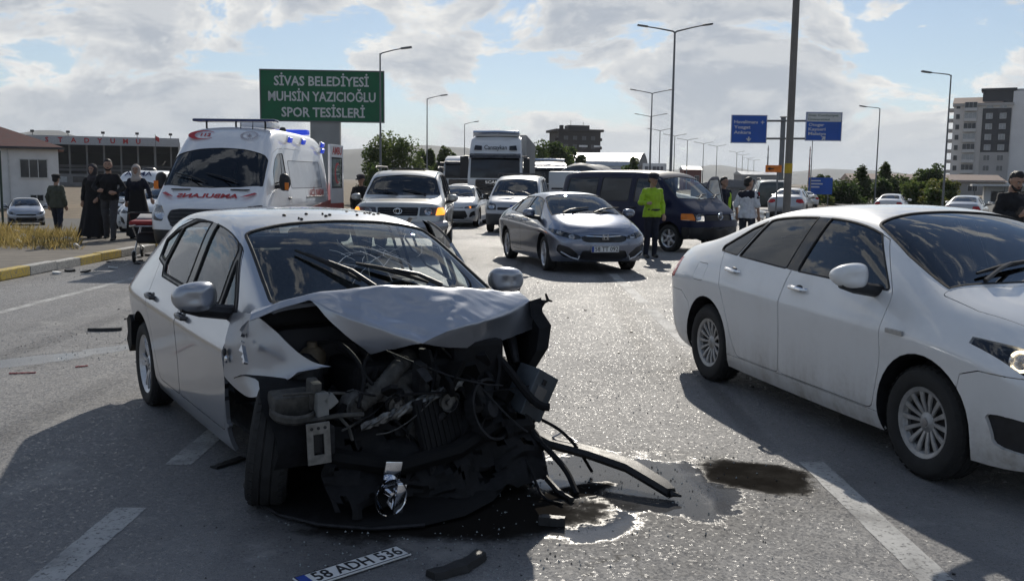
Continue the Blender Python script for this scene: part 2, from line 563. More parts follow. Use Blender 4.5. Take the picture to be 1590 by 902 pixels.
class Shell:
    """smooth car skin grown from cross sections, then cut along its panel lines"""
    NR = 6
    FR = (1.0, 0.62, 0.0, -0.62, -1.0)

    def __init__(s, st, fb, rb, level=2, fx=None, rx=None, crease=0.35, rows=(0.36, 0.74), inset=(0.06, 0.012), edge_crease=None, deform=None, shoulder=.82):
        vs, fs, zone = [], [], []
        n = len(st)
        rings = []
        fx = fx or [0] * 6; rx = rx or [0] * 6
        for i, q in enumerate(st):
            x, zb, w, zbelt, wb, ze, we, zt = q[:8]
            lo = zb + 0.10
            pts = [(w - inset[0], zb), (w - inset[1], lo), (w - .010, lerp(lo, zbelt, rows[0])), (w + .010, lerp(lo, zbelt, rows[1])), (wb, zbelt), (we, ze)]
            top = [(we * 0.62, zt - 0.22 * (zt - ze)), (0, zt)]
            half = [[x, y, z] for y, z in pts] + [[x, y, z] for y, z in top]
            if i == n - 1 or i == 0:
                bl, xo = (fb, fx) if i else ([-b for b in rb], [-b for b in rx])
                for k in range(6): half[k][0] += xo[k]
                half[6][0] += xo[5] + bl[5] * (1 - .62 ** 2); half[7][0] += xo[5] + bl[5]
            ring = half[:8] + [[a, -b, c] for a, b, c in half[6::-1]]
            b = len(vs); vs += ring; rings.append(range(b, b + 15))
        cre = []
        for i in range(n - 1):
            for k in range(14):
                fs.append((rings[i][k], rings[i][k + 1], rings[i + 1][k + 1], rings[i + 1][k]))
                zone.append(0 if k < 5 or k > 8 else 1)
            cre += [(rings[i][k], rings[i + 1][k], crease) for k in (5, 9)] + [(rings[i][k], rings[i + 1][k], shoulder) for k in (3, 11)]
        for end in (0, 1):
            rg = rings[-1] if end else rings[0]
            bl = fb if end else [-b for b in rb]
            grid = []
            for r in range(5):
                a = vs[rg[r]]
                row = [rg[r]]
                for f in s.FR[1:4]:
                    vs.append([a[0] + bl[r] * (1 - f * f), a[1] * f, a[2]]); row.append(len(vs) - 1)
                row.append(rg[14 - r]); grid.append(row)
            grid.append([rg[k] for k in range(5, 10)])
            for r in range(5):
                for j in range(4):
                    q = (grid[r][j + 1], grid[r][j], grid[r + 1][j], grid[r + 1][j + 1])
                    fs.append(q if end else q[::-1]); zone.append(2 if end else 3)
        if edge_crease: cre += [(rings[i][k], rings[i][k + 1], c) for i, c in edge_crease for k in range(5, 9)]
        if deform: vs = [deform(Vector(v)) for v in vs]
        me = bpy.data.meshes.new('skin')
        me.from_pydata([tuple(v) for v in vs], [], fs)
        for z in range(4): me.materials.append(PLASTIC)
        me.polygons.foreach_set('material_index', zone)
        at = me.attributes.new('crease_edge', 'FLOAT', 'EDGE')
        em = {tuple(sorted(e.vertices)): e.index for e in me.edges}
        for a, b, c in cre: at.data[em[tuple(sorted((a, b)))]].value = c
        r = evaluated(me, [('SUBSURF', dict(levels=level, render_levels=level))])
        s.bm = bmesh.new(); s.bm.from_mesh(r)
        bpy.data.meshes.remove(r); bpy.data.meshes.remove(me)
        s.reg = s.bm.faces.layers.int.new('reg')
        s.names = ['body']
        s.circ = []

    def cut(s, name, view, poly, zones=(0,), side=0, xr=None, test=None):
        """mark the faces that fall inside a polygon seen along an axis"""
        bm = s.bm; ia, ib, ic = AX[view]
        def ok(f, c=None):
            if f.material_index not in zones: return False
            c = c or f.calc_center_median()
            if side and c.y * side < 0: return False
            if xr and not (xr[0] <= c.x <= xr[1]): return False
            return test is None or test(c)
        bm.faces.ensure_lookup_table()
        px = [p[0] for p in poly]; py = [p[1] for p in poly]
        b0, b1, b2, b3 = min(px) - .02, max(px) + .02, min(py) - .02, max(py) + .02
        cand = set()
        for f in bm.faces:
            if ok(f):
                us = [v.co[ia] for v in f.verts]; ws = [v.co[ib] for v in f.verts]
                if max(us) > b0 and min(us) < b1 and max(ws) > b2 and min(ws) < b3: cand.add(f)
        n = len(poly)
        for i in range(n):
            a, b = poly[i], poly[(i + 1) % n]
            if math.hypot(b[0] - a[0], b[1] - a[1]) < 1e-5: continue
            nx, ny = b[1] - a[1], a[0] - b[0]
            l = math.hypot(nx, ny); nx /= l; ny /= l
            e0, e1, e2, e3 = min(a[0], b[0]) - 1e-4, max(a[0], b[0]) + 1e-4, min(a[1], b[1]) - 1e-4, max(a[1], b[1]) + 1e-4
            sel = []
            for f in cand:
                us = [v.co[ia] for v in f.verts]; ws = [v.co[ib] for v in f.verts]
                if max(us) < e0 or min(us) > e1 or max(ws) < e2 or min(ws) > e3: continue
                d = [(u - a[0]) * nx + (w - a[1]) * ny for u, w in zip(us, ws)]
                if max(d) > 1e-5 and min(d) < -1e-5: sel.append(f)
            if not sel: continue
            def dist(v): return (v.co[ia] - a[0]) * nx + (v.co[ib] - a[1]) * ny
            on = set()
            for e in {e for f in sel for e in f.edges}:
                v0, v1 = e.verts
                d0, d1 = dist(v0), dist(v1)
                if abs(d0) < 1e-5: on.add(v0)
                if abs(d1) < 1e-5: on.add(v1)
                if (d0 > 1e-5 and d1 < -1e-5) or (d0 < -1e-5 and d1 > 1e-5):
                    on.add(bmesh.utils.edge_split(e, v0, d0 / (d0 - d1))[1])
            for f in sel:
                vv = [v for v in f.verts if v in on]
                if len(vv) == 2:
                    try: r = bmesh.utils.face_split(f, vv[0], vv[1])
                    except ValueError: continue
                    if r[0] is not None: cand.add(r[0])
        if name not in s.names: s.names.append(name)
        k = s.names.index(name)
        for f in cand:
            if not f.is_valid: continue
            c = f.calc_center_median()
            if ok(f, c) and inpoly((c[ia], c[ib]), poly): f[s.reg] = k
        return s

    def arch(s, x, z, r, n=30, a0=0.0):
        for sd in (1, -1):
            s.cut('hole', 'y', [(x + r * math.cos(2 * math.pi * i / n), z + r * math.sin(2 * math.pi * i / n)) for i in range(n)], (0,), sd,
                  test=lambda c: abs(c.y) > 0.3)
        s.circ.append((x, z, r))

    def faces(s, name):
        if name not in s.names: return []
        k = s.names.index(name)
        return [f for f in s.bm.faces if f[s.reg] == k]

    def ready(s):
        s.bm.normal_update()
        s.bm.verts.index_update()
        return s

    def part(s, name, mats, parent, region=None, gap=0.0025, rim=0.022, push=0.0, rim_mat=None, warp=None, thick=None):
        """one region as a mesh of its own, with turned-in edges"""
        fcs = s.faces(region or name)
        if not fcs: return None
        fset = set(fcs)
        idx, vs, no = {}, [], []
        for f in fcs:
            for v in f.verts:
                if v not in idx:
                    idx[v] = len(vs); vs.append(v.co.copy() - v.normal * push); no.append(v.normal.copy())
        faces = [[idx[v] for v in f.verts] for f in fcs]
        nb = len(faces)
        mv = {}; bedges = []
        for f in fcs:
            m = f.calc_center_median()
            for l in f.loops:
                e = l.edge
                if sum(1 for g in e.link_faces if g in fset) == 1:
                    a, b = l.vert, l.link_loop_next.vert
                    d = (b.co - a.co)
                    if d.length < 1e-7: continue
                    t = f.normal.cross(d).normalized()
                    for v in (a, b): mv.setdefault(v, []).append(t)
                    bedges.append((a, b))
        for v, ts in mv.items():
            t = sum(ts, Vector())
            if t.length > 1e-6: vs[idx[v]] += t.normalized() * gap
        if warp:
            for i in range(len(vs)): vs[i] = warp(vs[i])
        fm = [0] * nb
        if rim:
            dup = {}
            for v in mv:
                i = idx[v]
                dup[v] = (len(vs), len(vs) + 1)
                vs.append(vs[i].copy()); vs.append(vs[i] - no[i] * rim)
                no += [Vector(), Vector()]
            for a, b in bedges:
                faces.append((dup[b][0], dup[a][0], dup[a][1], dup[b][1])); fm.append(1 if rim_mat else 0)
        me = bpy.data.meshes.new(name)
        me.from_pydata([tuple(v) for v in vs], [], faces)
        ml = [mats] + ([rim_mat] if rim_mat else [])
        o = finish(name, me, ml, parent, True, fm)
        if not warp and len(me.vertices) == len(no):
            me.normals_split_custom_set_from_vertices([tuple(q) for q in no])
        elif warp:
            me.set_sharp_from_angle(angle=R(40))
        return o

    def border(s, region):
        """ordered border loops of a region as lists of (co, normal)"""
        fset = set(s.faces(region)); nxt = {}
        for f in fset:
            for l in f.loops:
                if sum(1 for g in l.edge.link_faces if g in fset) == 1: nxt.setdefault(l.vert, []).append(l.link_loop_next.vert)
        loops = []
        while nxt:
            a = next(iter(nxt)); lp = []
            while a in nxt:
                lp.append(a); b = nxt[a].pop()
                if not nxt[a]: del nxt[a]
                a = b
            loops.append([(v.co.copy(), v.normal.copy()) for v in lp])
        return loops

    def trim(s, name, region, m, parent, w=0.012, h=0.006):
        """flat rubber or chrome strip along a region's border"""
        vs, fs = [], []
        for lp in s.border(region):
            n = len(lp); b = len(vs)
            if n < 3: continue
            for i in range(n):
                p, no = lp[i]
                t = (lp[(i + 1) % n][0] - lp[i - 1][0])
                o = t.cross(no).normalized() if t.length > 1e-6 else Vector((0, 0, 1))
                vs += [p + o * w - no * 0.002, p + o * w * 0.7 + no * h, p - o * w * 0.5 + no * h, p - o * w * 0.9 - no * 0.012]
            for i in range(n):
                j = (i + 1) % n
                for q in range(3): fs.append((b + 4 * i + q, b + 4 * j + q, b + 4 * j + q + 1, b + 4 * i + q + 1))
        return mesh(name, vs, fs, m, parent, True, None, 40) if vs else None

    def liner(s, parent, depth=0.24, m=None):
        """wheel wells turned in from the arches"""
        hs = set(s.faces('hole'))
        for (x, z, r) in s.circ:
            for sd in (1, -1):
                vs, fs = [], []
                for f in s.bm.faces:
                    if f in hs: continue
                    for e in f.edges:
                        if any(g in hs for g in e.link_faces):
                            p, q = e.verts[0].co, e.verts[1].co
                            if p.y * sd > 0 and abs(math.hypot(p.x - x, p.z - z) - r) < .02 and abs(math.hypot(q.x - x, q.z - z) - r) < .02:
                                b = len(vs)
                                vs += [p.copy(), q.copy(), Vector((q.x, q.y - sd * depth, q.z)), Vector((p.x, p.y - sd * depth, p.z))]
                                fs.append((b, b + 1, b + 2, b + 3))
                if vs:
                    y1 = sum(v.y for v in vs) / len(vs) - sd * depth * .5
                    k = 20; b = len(vs)
                    vs.append(Vector((x, y1, z)))
                    vs += [Vector((x + r * math.cos(math.pi * i / k), y1, z + r * math.sin(math.pi * i / k))) for i in range(k + 1)]
                    fs += [(b, b + 1 + i, b + 2 + i) for i in range(k)]
                    mesh('wheel_well', vs, fs, m or PLASTIC, parent)


def make_wheel(parent, x, y, z, r, w, rim_r, style='spoke', n=5, side=1, rmat=None, steer=0.0, camber=0.0, flat=0.0, seg=40):
    """wheel > tyre, rim ; built facing +y and turned for the other side"""
    rmat = rmat or ALLOY
    hub = sub('wheel', parent, (x, y, z), (camber, 0, (0 if side > 0 else math.pi) + steer))
    h = w / 2
    t = MB()
    sw = r - rim_r
    t.lathe([(rim_r, -h * .82), (rim_r + sw * .35, -h), (rim_r + sw * .75, -h * .96), (r - .012, -h * .80), (r, -h * .62), (r, -h * .3), (r - .007, -h * .28), (r - .007, -h * .22), (r, -h * .2),
             (r, h * .2), (r - .007, h * .22), (r - .007, h * .28), (r, h * .3), (r, h * .62), (r - .012, h * .80), (rim_r + sw * .78, h * .96), (rim_r + sw * .74, h * .985), (rim_r + sw * .35, h), (rim_r + sw * .1, h * .9), (rim_r, h * .82)], seg)
    for k in range(seg):      # shoulder blocks
        a = 2 * math.pi * (k + .5) / seg; da = math.pi / seg * .62
        for s0, s1 in ((.60, .83), (-.83, -.60)):
            vs = []
            for aa in (a - da, a + da):
                for (rr, hh) in ((r + .001, h * s0), (r + .001, h * s1)):
                    rr2 = rr if abs(hh) < h * .7 else rr - .008
                    vs.append((rr2 * math.cos(aa), hh, rr2 * math.sin(aa)))
                    vs.append(((rr2 + .004) * math.cos(aa), hh, (rr2 + .004) * math.sin(aa)))
            t.add(vs, [(1, 3, 7, 5), (0, 1, 5, 4), (2, 6, 7, 3), (0, 2, 3, 1), (4, 5, 7, 6)])
    t.build('tyre', TYRE, hub, True, 30)
    q = MB()
    # barrel, lip and dark inside with brake disc
    q.lathe([(rim_r + .002, -h * .82), (rim_r - .01, -h * .7), (rim_r - .03, -h * .3), (rim_r - .03, h * .5), (rim_r - .012, h * .72), (rim_r + .004, h * .86), (rim_r + .008, h * .80)], seg)
    q.mat(1).lathe([(0.001, -h * .1), (rim_r * .72, -h * .1), (rim_r * .72, -h * .22)], 24)
    q.mat(2).lathe([(0.001, -h * .3), (rim_r - .03, -h * .3)], 24)
    q.mat(0)
    yo = h * .62
    def spoke(a, r0, r1, w0, w1, y0, y1, th=.016):
        vs = []
        for (rr, ww, yy) in ((r0, w0, y0), ((r0 + r1) / 2, (w0 + w1) / 2 * .92, (y0 + y1) / 2 + .006), (r1, w1, y1)):
            for sg in (-1, 1):
                for dy, kk in ((0, .78), (-.006, 1), (-th, 1)):
                    u, v = rr, sg * ww / 2 * kk
                    vs.append((u * math.cos(a) - v * math.sin(a), yy + dy, u * math.sin(a) + v * math.cos(a)))
        fs = []
        for i in range(2):
            b = i * 6; c = b + 6
            fs += [(b, c, c + 3, b + 3), (b, b + 1, c + 1, c), (b + 1, b + 2, c + 2, c + 1), (b + 3, c + 3, c + 4, b + 4), (b + 4, c + 4, c + 5, b + 5)]
        q.add(vs, fs)
    if style == 'cover':      # plastic cover of many curved fins
        q.lathe([(0.001, yo + .004), (.030, yo + .004), (.034, yo), (.045, yo - .004), (.060, yo - .012)], 20)
        for k in range(n):
            a = 2 * math.pi * k / n
            spoke(a, .055, rim_r - .012, .020, .036, yo - .010, h * .74, .012)
        q.lathe([(rim_r - .026, h * .66), (rim_r - .020, h * .77), (rim_r + .002, h * .86)], seg)
        q.mat(2).lathe([(0.001, h * .30), (rim_r - .02, h * .30)], 24); q.mat(0)
    elif style == 'twin':
        for k in range(n):
            for d in (-.17, .17):
                a = 2 * math.pi * k / n + d
                spoke(a, .05, rim_r - .01, .030, .026, yo - .006, h * .70)
        q.lathe([(0.001, yo + .002), (.045, yo + .002), (.06, yo - .008), (.062, yo - .03)], 20)
    elif style == 'steel':
        q.lathe([(0.001, h * .15), (.06, h * .25), (.075, h * .45), (rim_r - .06, h * .35), (rim_r - .028, h * .5)], 28)
    else:
        for k in range(n):
            spoke(2 * math.pi * k / n + math.pi / 2, .045, rim_r - .008, .072, .056, yo - .004, h * .70, .022)
        q.lathe([(0.001, yo + .002), (.05, yo + .002), (.068, yo - .008), (.07, yo - .03)], 20)
    if style != 'cover':
        for k in range(5):
            a = 2 * math.pi * (k + .5) / 5
            q.mat(1).lathe([(0.001, yo + .006), (.009, yo + .006), (.010, yo - .006)], 6, c=(.034 * math.cos(a), 0, .034 * math.sin(a)))
    q.mat(1).lathe([(0.001, yo + .008), (.022, yo + .007), (.024, yo)], 14)
    q.build('rim', [rmat, STEEL, PLASTIC], hub, True, 32)
    return hub


def soft(name, pts, faces, m, parent, level=2, M=None, crease=None):
    """rounded form from a coarse cage"""
    me = bpy.data.meshes.new(name)
    me.from_pydata([tuple(p) for p in pts], [], faces)
    r = evaluated(me, [('SUBSURF', dict(levels=level, render_levels=level))])
    bpy.data.meshes.remove(me)
    if M: r.transform(M)
    return finish(name, r, m, parent, True)


BOXF = [(0, 3, 2, 1), (4, 5, 6, 7), (0, 1, 5, 4), (1, 2, 6, 5), (2, 3, 7, 6), (3, 0, 4, 7)]


def softbox(name, x0, x1, y0, y1, z0, z1, m, parent, taper=(1, 1), level=2, M=None, k=0.22):
    """pillow-edged block from a 3x3x3 cage"""
    bm = bmesh.new()
    bmesh.ops.create_cube(bm, size=1)
    for v in bm.verts:
        tz = taper[0] if v.co.z > 0 else 1
        v.co = (lerp(x0, x1, .5 + v.co.x * tz), lerp(y0, y1, .5 + v.co.y * tz), lerp(z0, z1, v.co.z + .5))
    bmesh.ops.bevel(bm, geom=bm.edges[:], offset=k * min(x1 - x0, y1 - y0, z1 - z0), segments=3, affect='EDGES', profile=0.5)
    me = bpy.data.meshes.new(name); bm.to_mesh(me); bm.free()
    if M: me.transform(M)
    return finish(name, me, m, parent, True, None, 50)


def mirror_unit(parent, x, y, z, sd, m, L=0.20, H=0.145, D=0.11, glassm=None):
    """door mirror: shell on an arm; mirror > mirror_glass, mirror_arm"""
    pts, fc = [], []
    prof = [(-0.02, .80, .72), (.035, 1, 1), (.085, .86, .84), (.118, .42, .46)]
    k = 10
    for (dx, sy, sz) in prof:
        for j in range(k):
            a = 2 * math.pi * j / k
            ca, sa = math.cos(a), math.sin(a)
            e = 0.72
            py = math.copysign(abs(ca) ** e, ca); pz = math.copysign(abs(sa) ** e, sa)
            pts.append((dx * D / .11 - .03 * py * py, (py * L / 2 * sy), pz * H / 2 * sz * (1 - .12 * py)))
    for i in range(3):
        for j in range(k): fc.append((i * k + j, i * k + (j + 1) % k, (i + 1) * k + (j + 1) % k, (i + 1) * k + j))
    fc.append(tuple(3 * k + j for j in range(k)))
    M = Matrix.Translation((x, y + sd * (L / 2 + .05), z)) @ Matrix.Diagonal((1, sd, 1, 1)) @ Matrix.Rotation(R(-8), 4, 'Z')
    if sd < 0: fc = [f[::-1] for f in fc]
    sh = soft('door_mirror', pts, fc, m, parent, 2, M)
    g = MB(); g.M = M
    g.add([(-.012, .86 * L / 2 * math.cos(2 * math.pi * j / 16), .72 * H / 2 * math.sin(2 * math.pi * j / 16)) for j in range(16)], [tuple(range(16))])
    g.build('mirror_glass', glassm or CHROME, sh)
    a = MB()
    a.M = Matrix.Translation((x, y, z)) @ Matrix.Diagonal((1, sd, 1, 1))
    a.tube([(.02, -.05, -.10), (.02, .04, -.088), (.035, L * .6, -.066), (.045, L * .98, -.05)], [.042, .040, .040, .022], 8)
    a.build('mirror_arm', PLASTIC, sh, True)
    return sh


def wiper(parent, p0, p1, p2, nrm, m=None):
    """wiper > blade, along a windscreen: pivot, joint, blade ends"""
    p0, p1, p2 = Vector(p0), Vector(p1), Vector(p2); n = Vector(nrm).normalized()
    a = MB(); mid = (p1 + p2) / 2
    a.tube([p0 + n * .02, p0.lerp(mid, .5) + n * .045, mid + n * .03], [.015, .012, .010], 6)
    w = a.build('wiper', PLASTIC, parent, True)
    b = MB()
    b.tube([p1 + n * .006, p1.lerp(p2, .25) + n * .016, mid + n * .02, p1.lerp(p2, .75) + n * .016, p2 + n * .006], [.008, .012, .015, .012, .008], 6)
    b.build('blade', RUBBER, w, True)
    return w


def number_plate(parent, txt, M, w=0.52, h=0.112, name='number_plate'):
    """plate in the local xy plane of M, facing +z ; > lettering, country_strip"""
    b = MB(); b.M = M
    b.bbox(-w / 2, w / 2, -h / 2, h / 2, -.004, .004, .003)
    p = b.build(name, PLATEWHITE, parent)
    f = MB(); f.M = M
    for x0, x1, y0, y1 in ((-w / 2 + .004, w / 2 - .004, h / 2 - .008, h / 2 - .004), (-w / 2 + .004, w / 2 - .004, -h / 2 + .004, -h / 2 + .008), (-w / 2 + .004, -w / 2 + .008, -h / 2 + .008, h / 2 - .008), (w / 2 - .008, w / 2 - .004, -h / 2 + .008, h / 2 - .008)):
        f.box(x0, x1, y0, y1, .0042, .0055)
    f.build('rim_line', INKBLACK, p)
    s = MB(); s.M = M; s.box(-w / 2 + .008, -w / 2 + .05, -h / 2 + .008, h / 2 - .008, .0042, .0052); s.build('country_strip', PLATEBLUE, p)
    lettering('lettering', txt, .105, INKBLACK, p, M @ Matrix.Translation((.024, 0, .0045)), .0012, .0012, width=w - .09)
    return p


def cabin(parent, x_dash, x_rear, w, zf, zs, wheel_side=1, steer=True):
    """seats, dashboard and steering wheel seen through the glass"""
    b = MB()
    b.bbox(x_dash - .05, x_dash + .42, -w, w, zf + .28, zs - .04, .06)
    b.bbox(x_dash - .02, x_dash + .15, wheel_side * .37 - .2, wheel_side * .37 + .2, zs - .06, zs + .03, .05)
    b.build('dashboard', INTERIOR, parent, True)
    fl = MB(); fl.box(x_rear - .2, x_dash + .4, -w, w, zf - .02, zf + .02); fl.build('cabin_floor', INTERIOR, parent)
    for y in (-.36, .36):
        seat = softbox('seat', x_dash - 1.02, x_dash - .50, y - .24, y + .24, zf + .12, zf + .32, SEATCLOTH, parent, k=.4)
        M = Matrix.Translation((x_dash - 1.0, y, zf + .26)) @ Matrix.Rotation(R(-18), 4, 'Y')
        softbox('backrest', -.08, .08, -.235, .235, 0, .62, SEATCLOTH, seat, M=M, k=.4)
        softbox('headrest', -.05, .05, -.13, .13, .66, .84, SEATCLOTH, seat, M=M, k=.4)
    sb = softbox('rear_seat', x_rear, x_rear + .5, -w * .85, w * .85, zf + .14, zf + .34, SEATCLOTH, parent, k=.4)
    M = Matrix.Translation((x_rear + .05, 0, zf + .28)) @ Matrix.Rotation(R(-20), 4, 'Y')
    softbox('backrest', -.09, .09, -w * .85, w * .85, 0, .56, SEATCLOTH, sb, M=M, k=.4)
    for y in (-.36, .36): softbox('headrest', -.05, .05, y - .12, y + .12, .57, .72, SEATCLOTH, sb, M=M, k=.4)
    if steer:
        s = MB(); s.M = Matrix.Translation((x_dash - .18, wheel_side * .36, zs - .05)) @ Matrix.Rotation(R(-65), 4, 'Y')
        s.tube([(.18 * math.cos(a), .18 * math.sin(a), 0) for a in [2 * math.pi * i / 20 for i in range(21)]], .014, 6)
        s.bbox(-.05, .05, -.06, .06, -.03, .02, .015)
        s.tube([(-.17, 0, 0), (.17, 0, 0)], .012, 6); s.tube([(0, 0, 0), (0, 0, -.25)], .03, 6)
        s.build('steering_wheel', INTERIOR, parent, True)


def under(parent, x0, x1, w, z0, z1, m=None):
    b = MB(); b.bbox(x0, x1, -w, w, z0, z1, .04); return b.build('underbody', m or PLASTIC, parent)


def door_handle(parent, x, y, z, sd, m, L=.17, slope=0.0):
    b = MB(); b.M = Matrix.Translation((x, y, z)) @ Matrix.Diagonal((1, sd, 1, 1)) @ Matrix.Rotation(slope, 4, 'Y')
    b.tube([(-L / 2, -.012, 0), (-L / 2 + .02, .026, .002), (0, .036, .004), (L / 2 - .02, .026, .002), (L / 2, -.012, 0)], [.013, .016, .016, .016, .013], 8)
    b.mat(1).ball((0, -.012, -.005), (.055, .016, .03))
    return b.build('handle', [m, PLASTIC], parent, True)


def side_y(sh, x, z, sd):
    """where the skin is at a side-view point"""
    best = None
    for f in sh.bm.faces:
        if f.material_index in (0, 1):
            c = f.calc_center_median()
            if c.y * sd > 0:
                d = (c.x - x) ** 2 + (c.z - z) ** 2
                if best is None or d < best[0]: best = (d, c.copy(), f.normal.copy())
    return best[1].y, best[2]


def one_side(sh, nm, sd, mt, root, gap=.0036, rim=.02, push=0.0, rim_mat=None, name=None, warp=None):
    """part of a region that lies on one side of the car"""
    if nm not in sh.names: return None
    k = sh.names.index(nm)
    other = [f for f in sh.bm.faces if f[sh.reg] == k and f.calc_center_median().y * sd < 0]
    for f in other: f[sh.reg] = 999
    o = sh.part(name or nm, mt, root, nm, gap, rim, push, rim_mat, warp)
    if o and 'window' in nm: sh.trim('window_seal', nm, RUBBER, o, .008, .003)
    for f in other: f[sh.reg] = k
    return o


def screen(sh, nm, mt, root):
    o = sh.part(nm, mt, root, None, 0, .006, .006, PLASTIC)
    if o: sh.trim('window_seal', nm, RUBBER, o, .012, .003)
    return o


def lamp_inside(hl, x, y, z, rr, rot, lit=None, n=18):
    q = MB(); q.M = Matrix.Translation((x, y, z)) @ Matrix.Rotation(rot, 4, 'Z')
    q.lathe([(.001, -.05), (rr * .5, -.035), (rr, .0), (rr + .006, -.004)], n, 'x')
    q.build('reflector', LENSWHITE, hl, True)
    if lit:
        q = MB(); q.M = Matrix.Translation((x, y, z)) @ Matrix.Rotation(rot, 4, 'Z'); q.ball((-.02, 0, 0), rr * .45, 8, 6)
        q.build('bulb', lit, hl, True)


# ------------------------------------------------------------------ saloon cars
def make_saloon(root, pm, face='egea', kx=1.0, ky=1.0, kz=1.0, level=2, rim='cover', nsp=14, rmat=None, front_glass=None, rear_glass=None, plate=None, handles=None, wr=.318, steer=0.0, lit=None, detail=True):
    A, Bx = 1.319 * kx, -1.319 * kx
    st = [(-2.22, .36, .76, .93, .70, 1.03, .60, 1.05), (-2.12, .27, .845, .96, .775, 1.085, .64, 1.115), (-1.80, .22, .885, 1.01, .815, 1.13, .66, 1.16),
          (-1.55, .20, .893, 1.03, .825, 1.19, .635, 1.215), (-1.15, .185, .896, 1.03, .832, 1.335, .590, 1.375), (-.72, .18, .896, 1.015, .836, 1.43, .575, 1.478),
          (-.15, .175, .896, .995, .840, 1.46, .585, 1.51), (.25, .175, .896, .98, .84, 1.445, .595, 1.505), (.55, .175, .896, .97, .838, 1.385, .615, 1.455),
          (.95, .18, .895, .965, .832, 1.215, .67, 1.29), (1.30, .19, .893, .955, .825, 1.06, .722, 1.115), (1.55, .20, .890, .93, .81, 1.0, .70, 1.05),
          (1.85, .21, .865, .86, .765, .92, .64, .965), (2.04, .225, .80, .76, .70, .825, .56, .86)]
    st = [(x * kx, zb * (kz if zb > .3 else 1), w * ky, zB * kz, wb * ky, ze * kz, we * ky, zt * kz) for x, zb, w, zB, wb, ze, we, zt in st]
    sh = Shell(st, [.10, .15, .165, .16, .15, .14], [.06, .09, .09, .06, .04, .05], level, fx=[-.05, .01, .03, .015, 0, -.03], rx=[-.05, 0, .03, 0, -.01, -.02], crease=.25)

    def Y(pts): return [(x * kx, z * kz) for x, z in pts]

    def X(pts): return [(y * ky, z * kz) for y, z in pts]
    if level > 2:
        for sd in (1, -1):
            sh.cut('sill', 'y', Y([(.99, .10), (.99, .292), (-.99, .292), (-.99, .10)]), (0,), sd)
        sh.cut('front_bumper', 'y', Y([(1.45, .05), (1.62, .66), (1.74, .70), (2.8, .70), (2.8, .05)]), (0, 2)); sh.cut('rear_bumper', 'y', Y([(-1.45, .05), (-1.66, .62), (-1.80, .70), (-2.8, .70), (-2.8, .05)]), (0, 3))
    for x in (A, Bx): sh.arch(x, wr + .015, wr + .054, 34 if level > 2 else 24)
    rp = (lambda p, r: roundpoly(p, r)) if level > 2 else (lambda p, r: roundpoly(p, r, 2))
    for sd in (1, -1):
        sh.cut('front_door', 'y', rp(Y([(.90, .30), (.97, .62), (.95, .99), (.55, 1.405), (.30, 1.455), (-.10, 1.46), (-.165, .97), (-.165, .30)]), .05), (0,), sd)
        sh.cut('rear_door', 'y', rp(Y([(-.173, .30), (-.173, .97), (-.11, 1.46), (-.55, 1.445), (-.98, 1.34), (-1.25, 1.12), (-1.06, .82), (-.89, .45), (-.78, .30)]), .04), (0,), sd)
        sh.cut('front_window', 'y', rp(Y([(.90, 1.015), (.52, 1.365), (.26, 1.432), (-.03, 1.442), (-.09, 1.035)]), .025), (0,), sd)
        sh.cut('rear_window', 'y', rp(Y([(-.235, 1.04), (-.19, 1.438), (-.52, 1.42), (-.83, 1.355), (-.96, 1.07)]), .02), (0,), sd)
        sh.cut('quarter_window', 'y', rp(Y([(-.99, 1.072), (-.865, 1.345), (-1.04, 1.28), (-1.31, 1.125), (-1.29, 1.09)]), .015), (0,), sd)
        sh.cut('pillar_trim', 'y', Y([(-.095, 1.035), (-.035, 1.442), (-.187, 1.438), (-.232, 1.04)]), (0,), sd)
        if face == 'egea': hp = [(.86, .865), (.74, .835), (.50, .705), (.47, .64), (.62, .635), (.80, .71)]
        elif face == 'civic': hp = [(.88, .84), (.74, .80), (.44, .715), (.42, .665), (.56, .655), (.84, .735)]
        elif face == 'corolla': hp = [(.88, .82), (.74, .80), (.46, .73), (.44, .69), (.60, .675), (.80, .70)]
        else: hp = [(.86, .83), (.74, .82), (.50, .77), (.46, .66), (.62, .64), (.80, .68)]
        sh.cut('headlight', 'x', rp(X([(sd * a, b) for a, b in hp]), .03), (0, 1, 2), sd, (1.62, 3))
        fp = {'egea': [(.86, .50), (.60, .44), (.50, .34), (.62, .28), (.84, .33)], 'civic': [(.80, .56), (.62, .50), (.47, .37), (.52, .30), (.72, .33), (.82, .44)],
              'corolla': [(.80, .60), (.66, .54), (.60, .38), (.72, .34), (.82, .44)]}.get(face, [(.74, .42), (.52, .42), (.50, .32), (.72, .32)])
        sh.cut('fog_surround', 'x', rp(X([(sd * a, b) for a, b in fp]), .03), (0, 2), sd, (1.6, 3))
        sh.cut('tail_light', 'x', rp(X([(sd * .86, .98), (sd * .50, .97), (sd * .47, .84), (sd * .64, .78), (sd * .87, .80)]), .03), (0, 1, 3), sd, (-3, -1.98))
        if sd < 0: sh.cut('fuel_flap', 'y', rp(Y([(-1.56, .83), (-1.37, .83), (-1.37, .97), (-1.56, .97)]), .03), (0,), -1)
    sh.cut('windscreen', 'z', rp([(x * kx, y * ky) for x, y in [(1.27, -.725), (1.33, -.40), (1.355, 0), (1.33, .40), (1.27, .725), (.46, .572), (.42, .3), (.41, 0), (.42, -.3), (.46, -.572)]], .03), (1,))
    sh.cut('rear_screen', 'z', rp([(x * kx, y * ky) for x, y in [(-1.62, -.58), (-1.66, 0), (-1.62, .58), (-.98, .50), (-.93, 0), (-.98, -.50)]], .05), (1,))
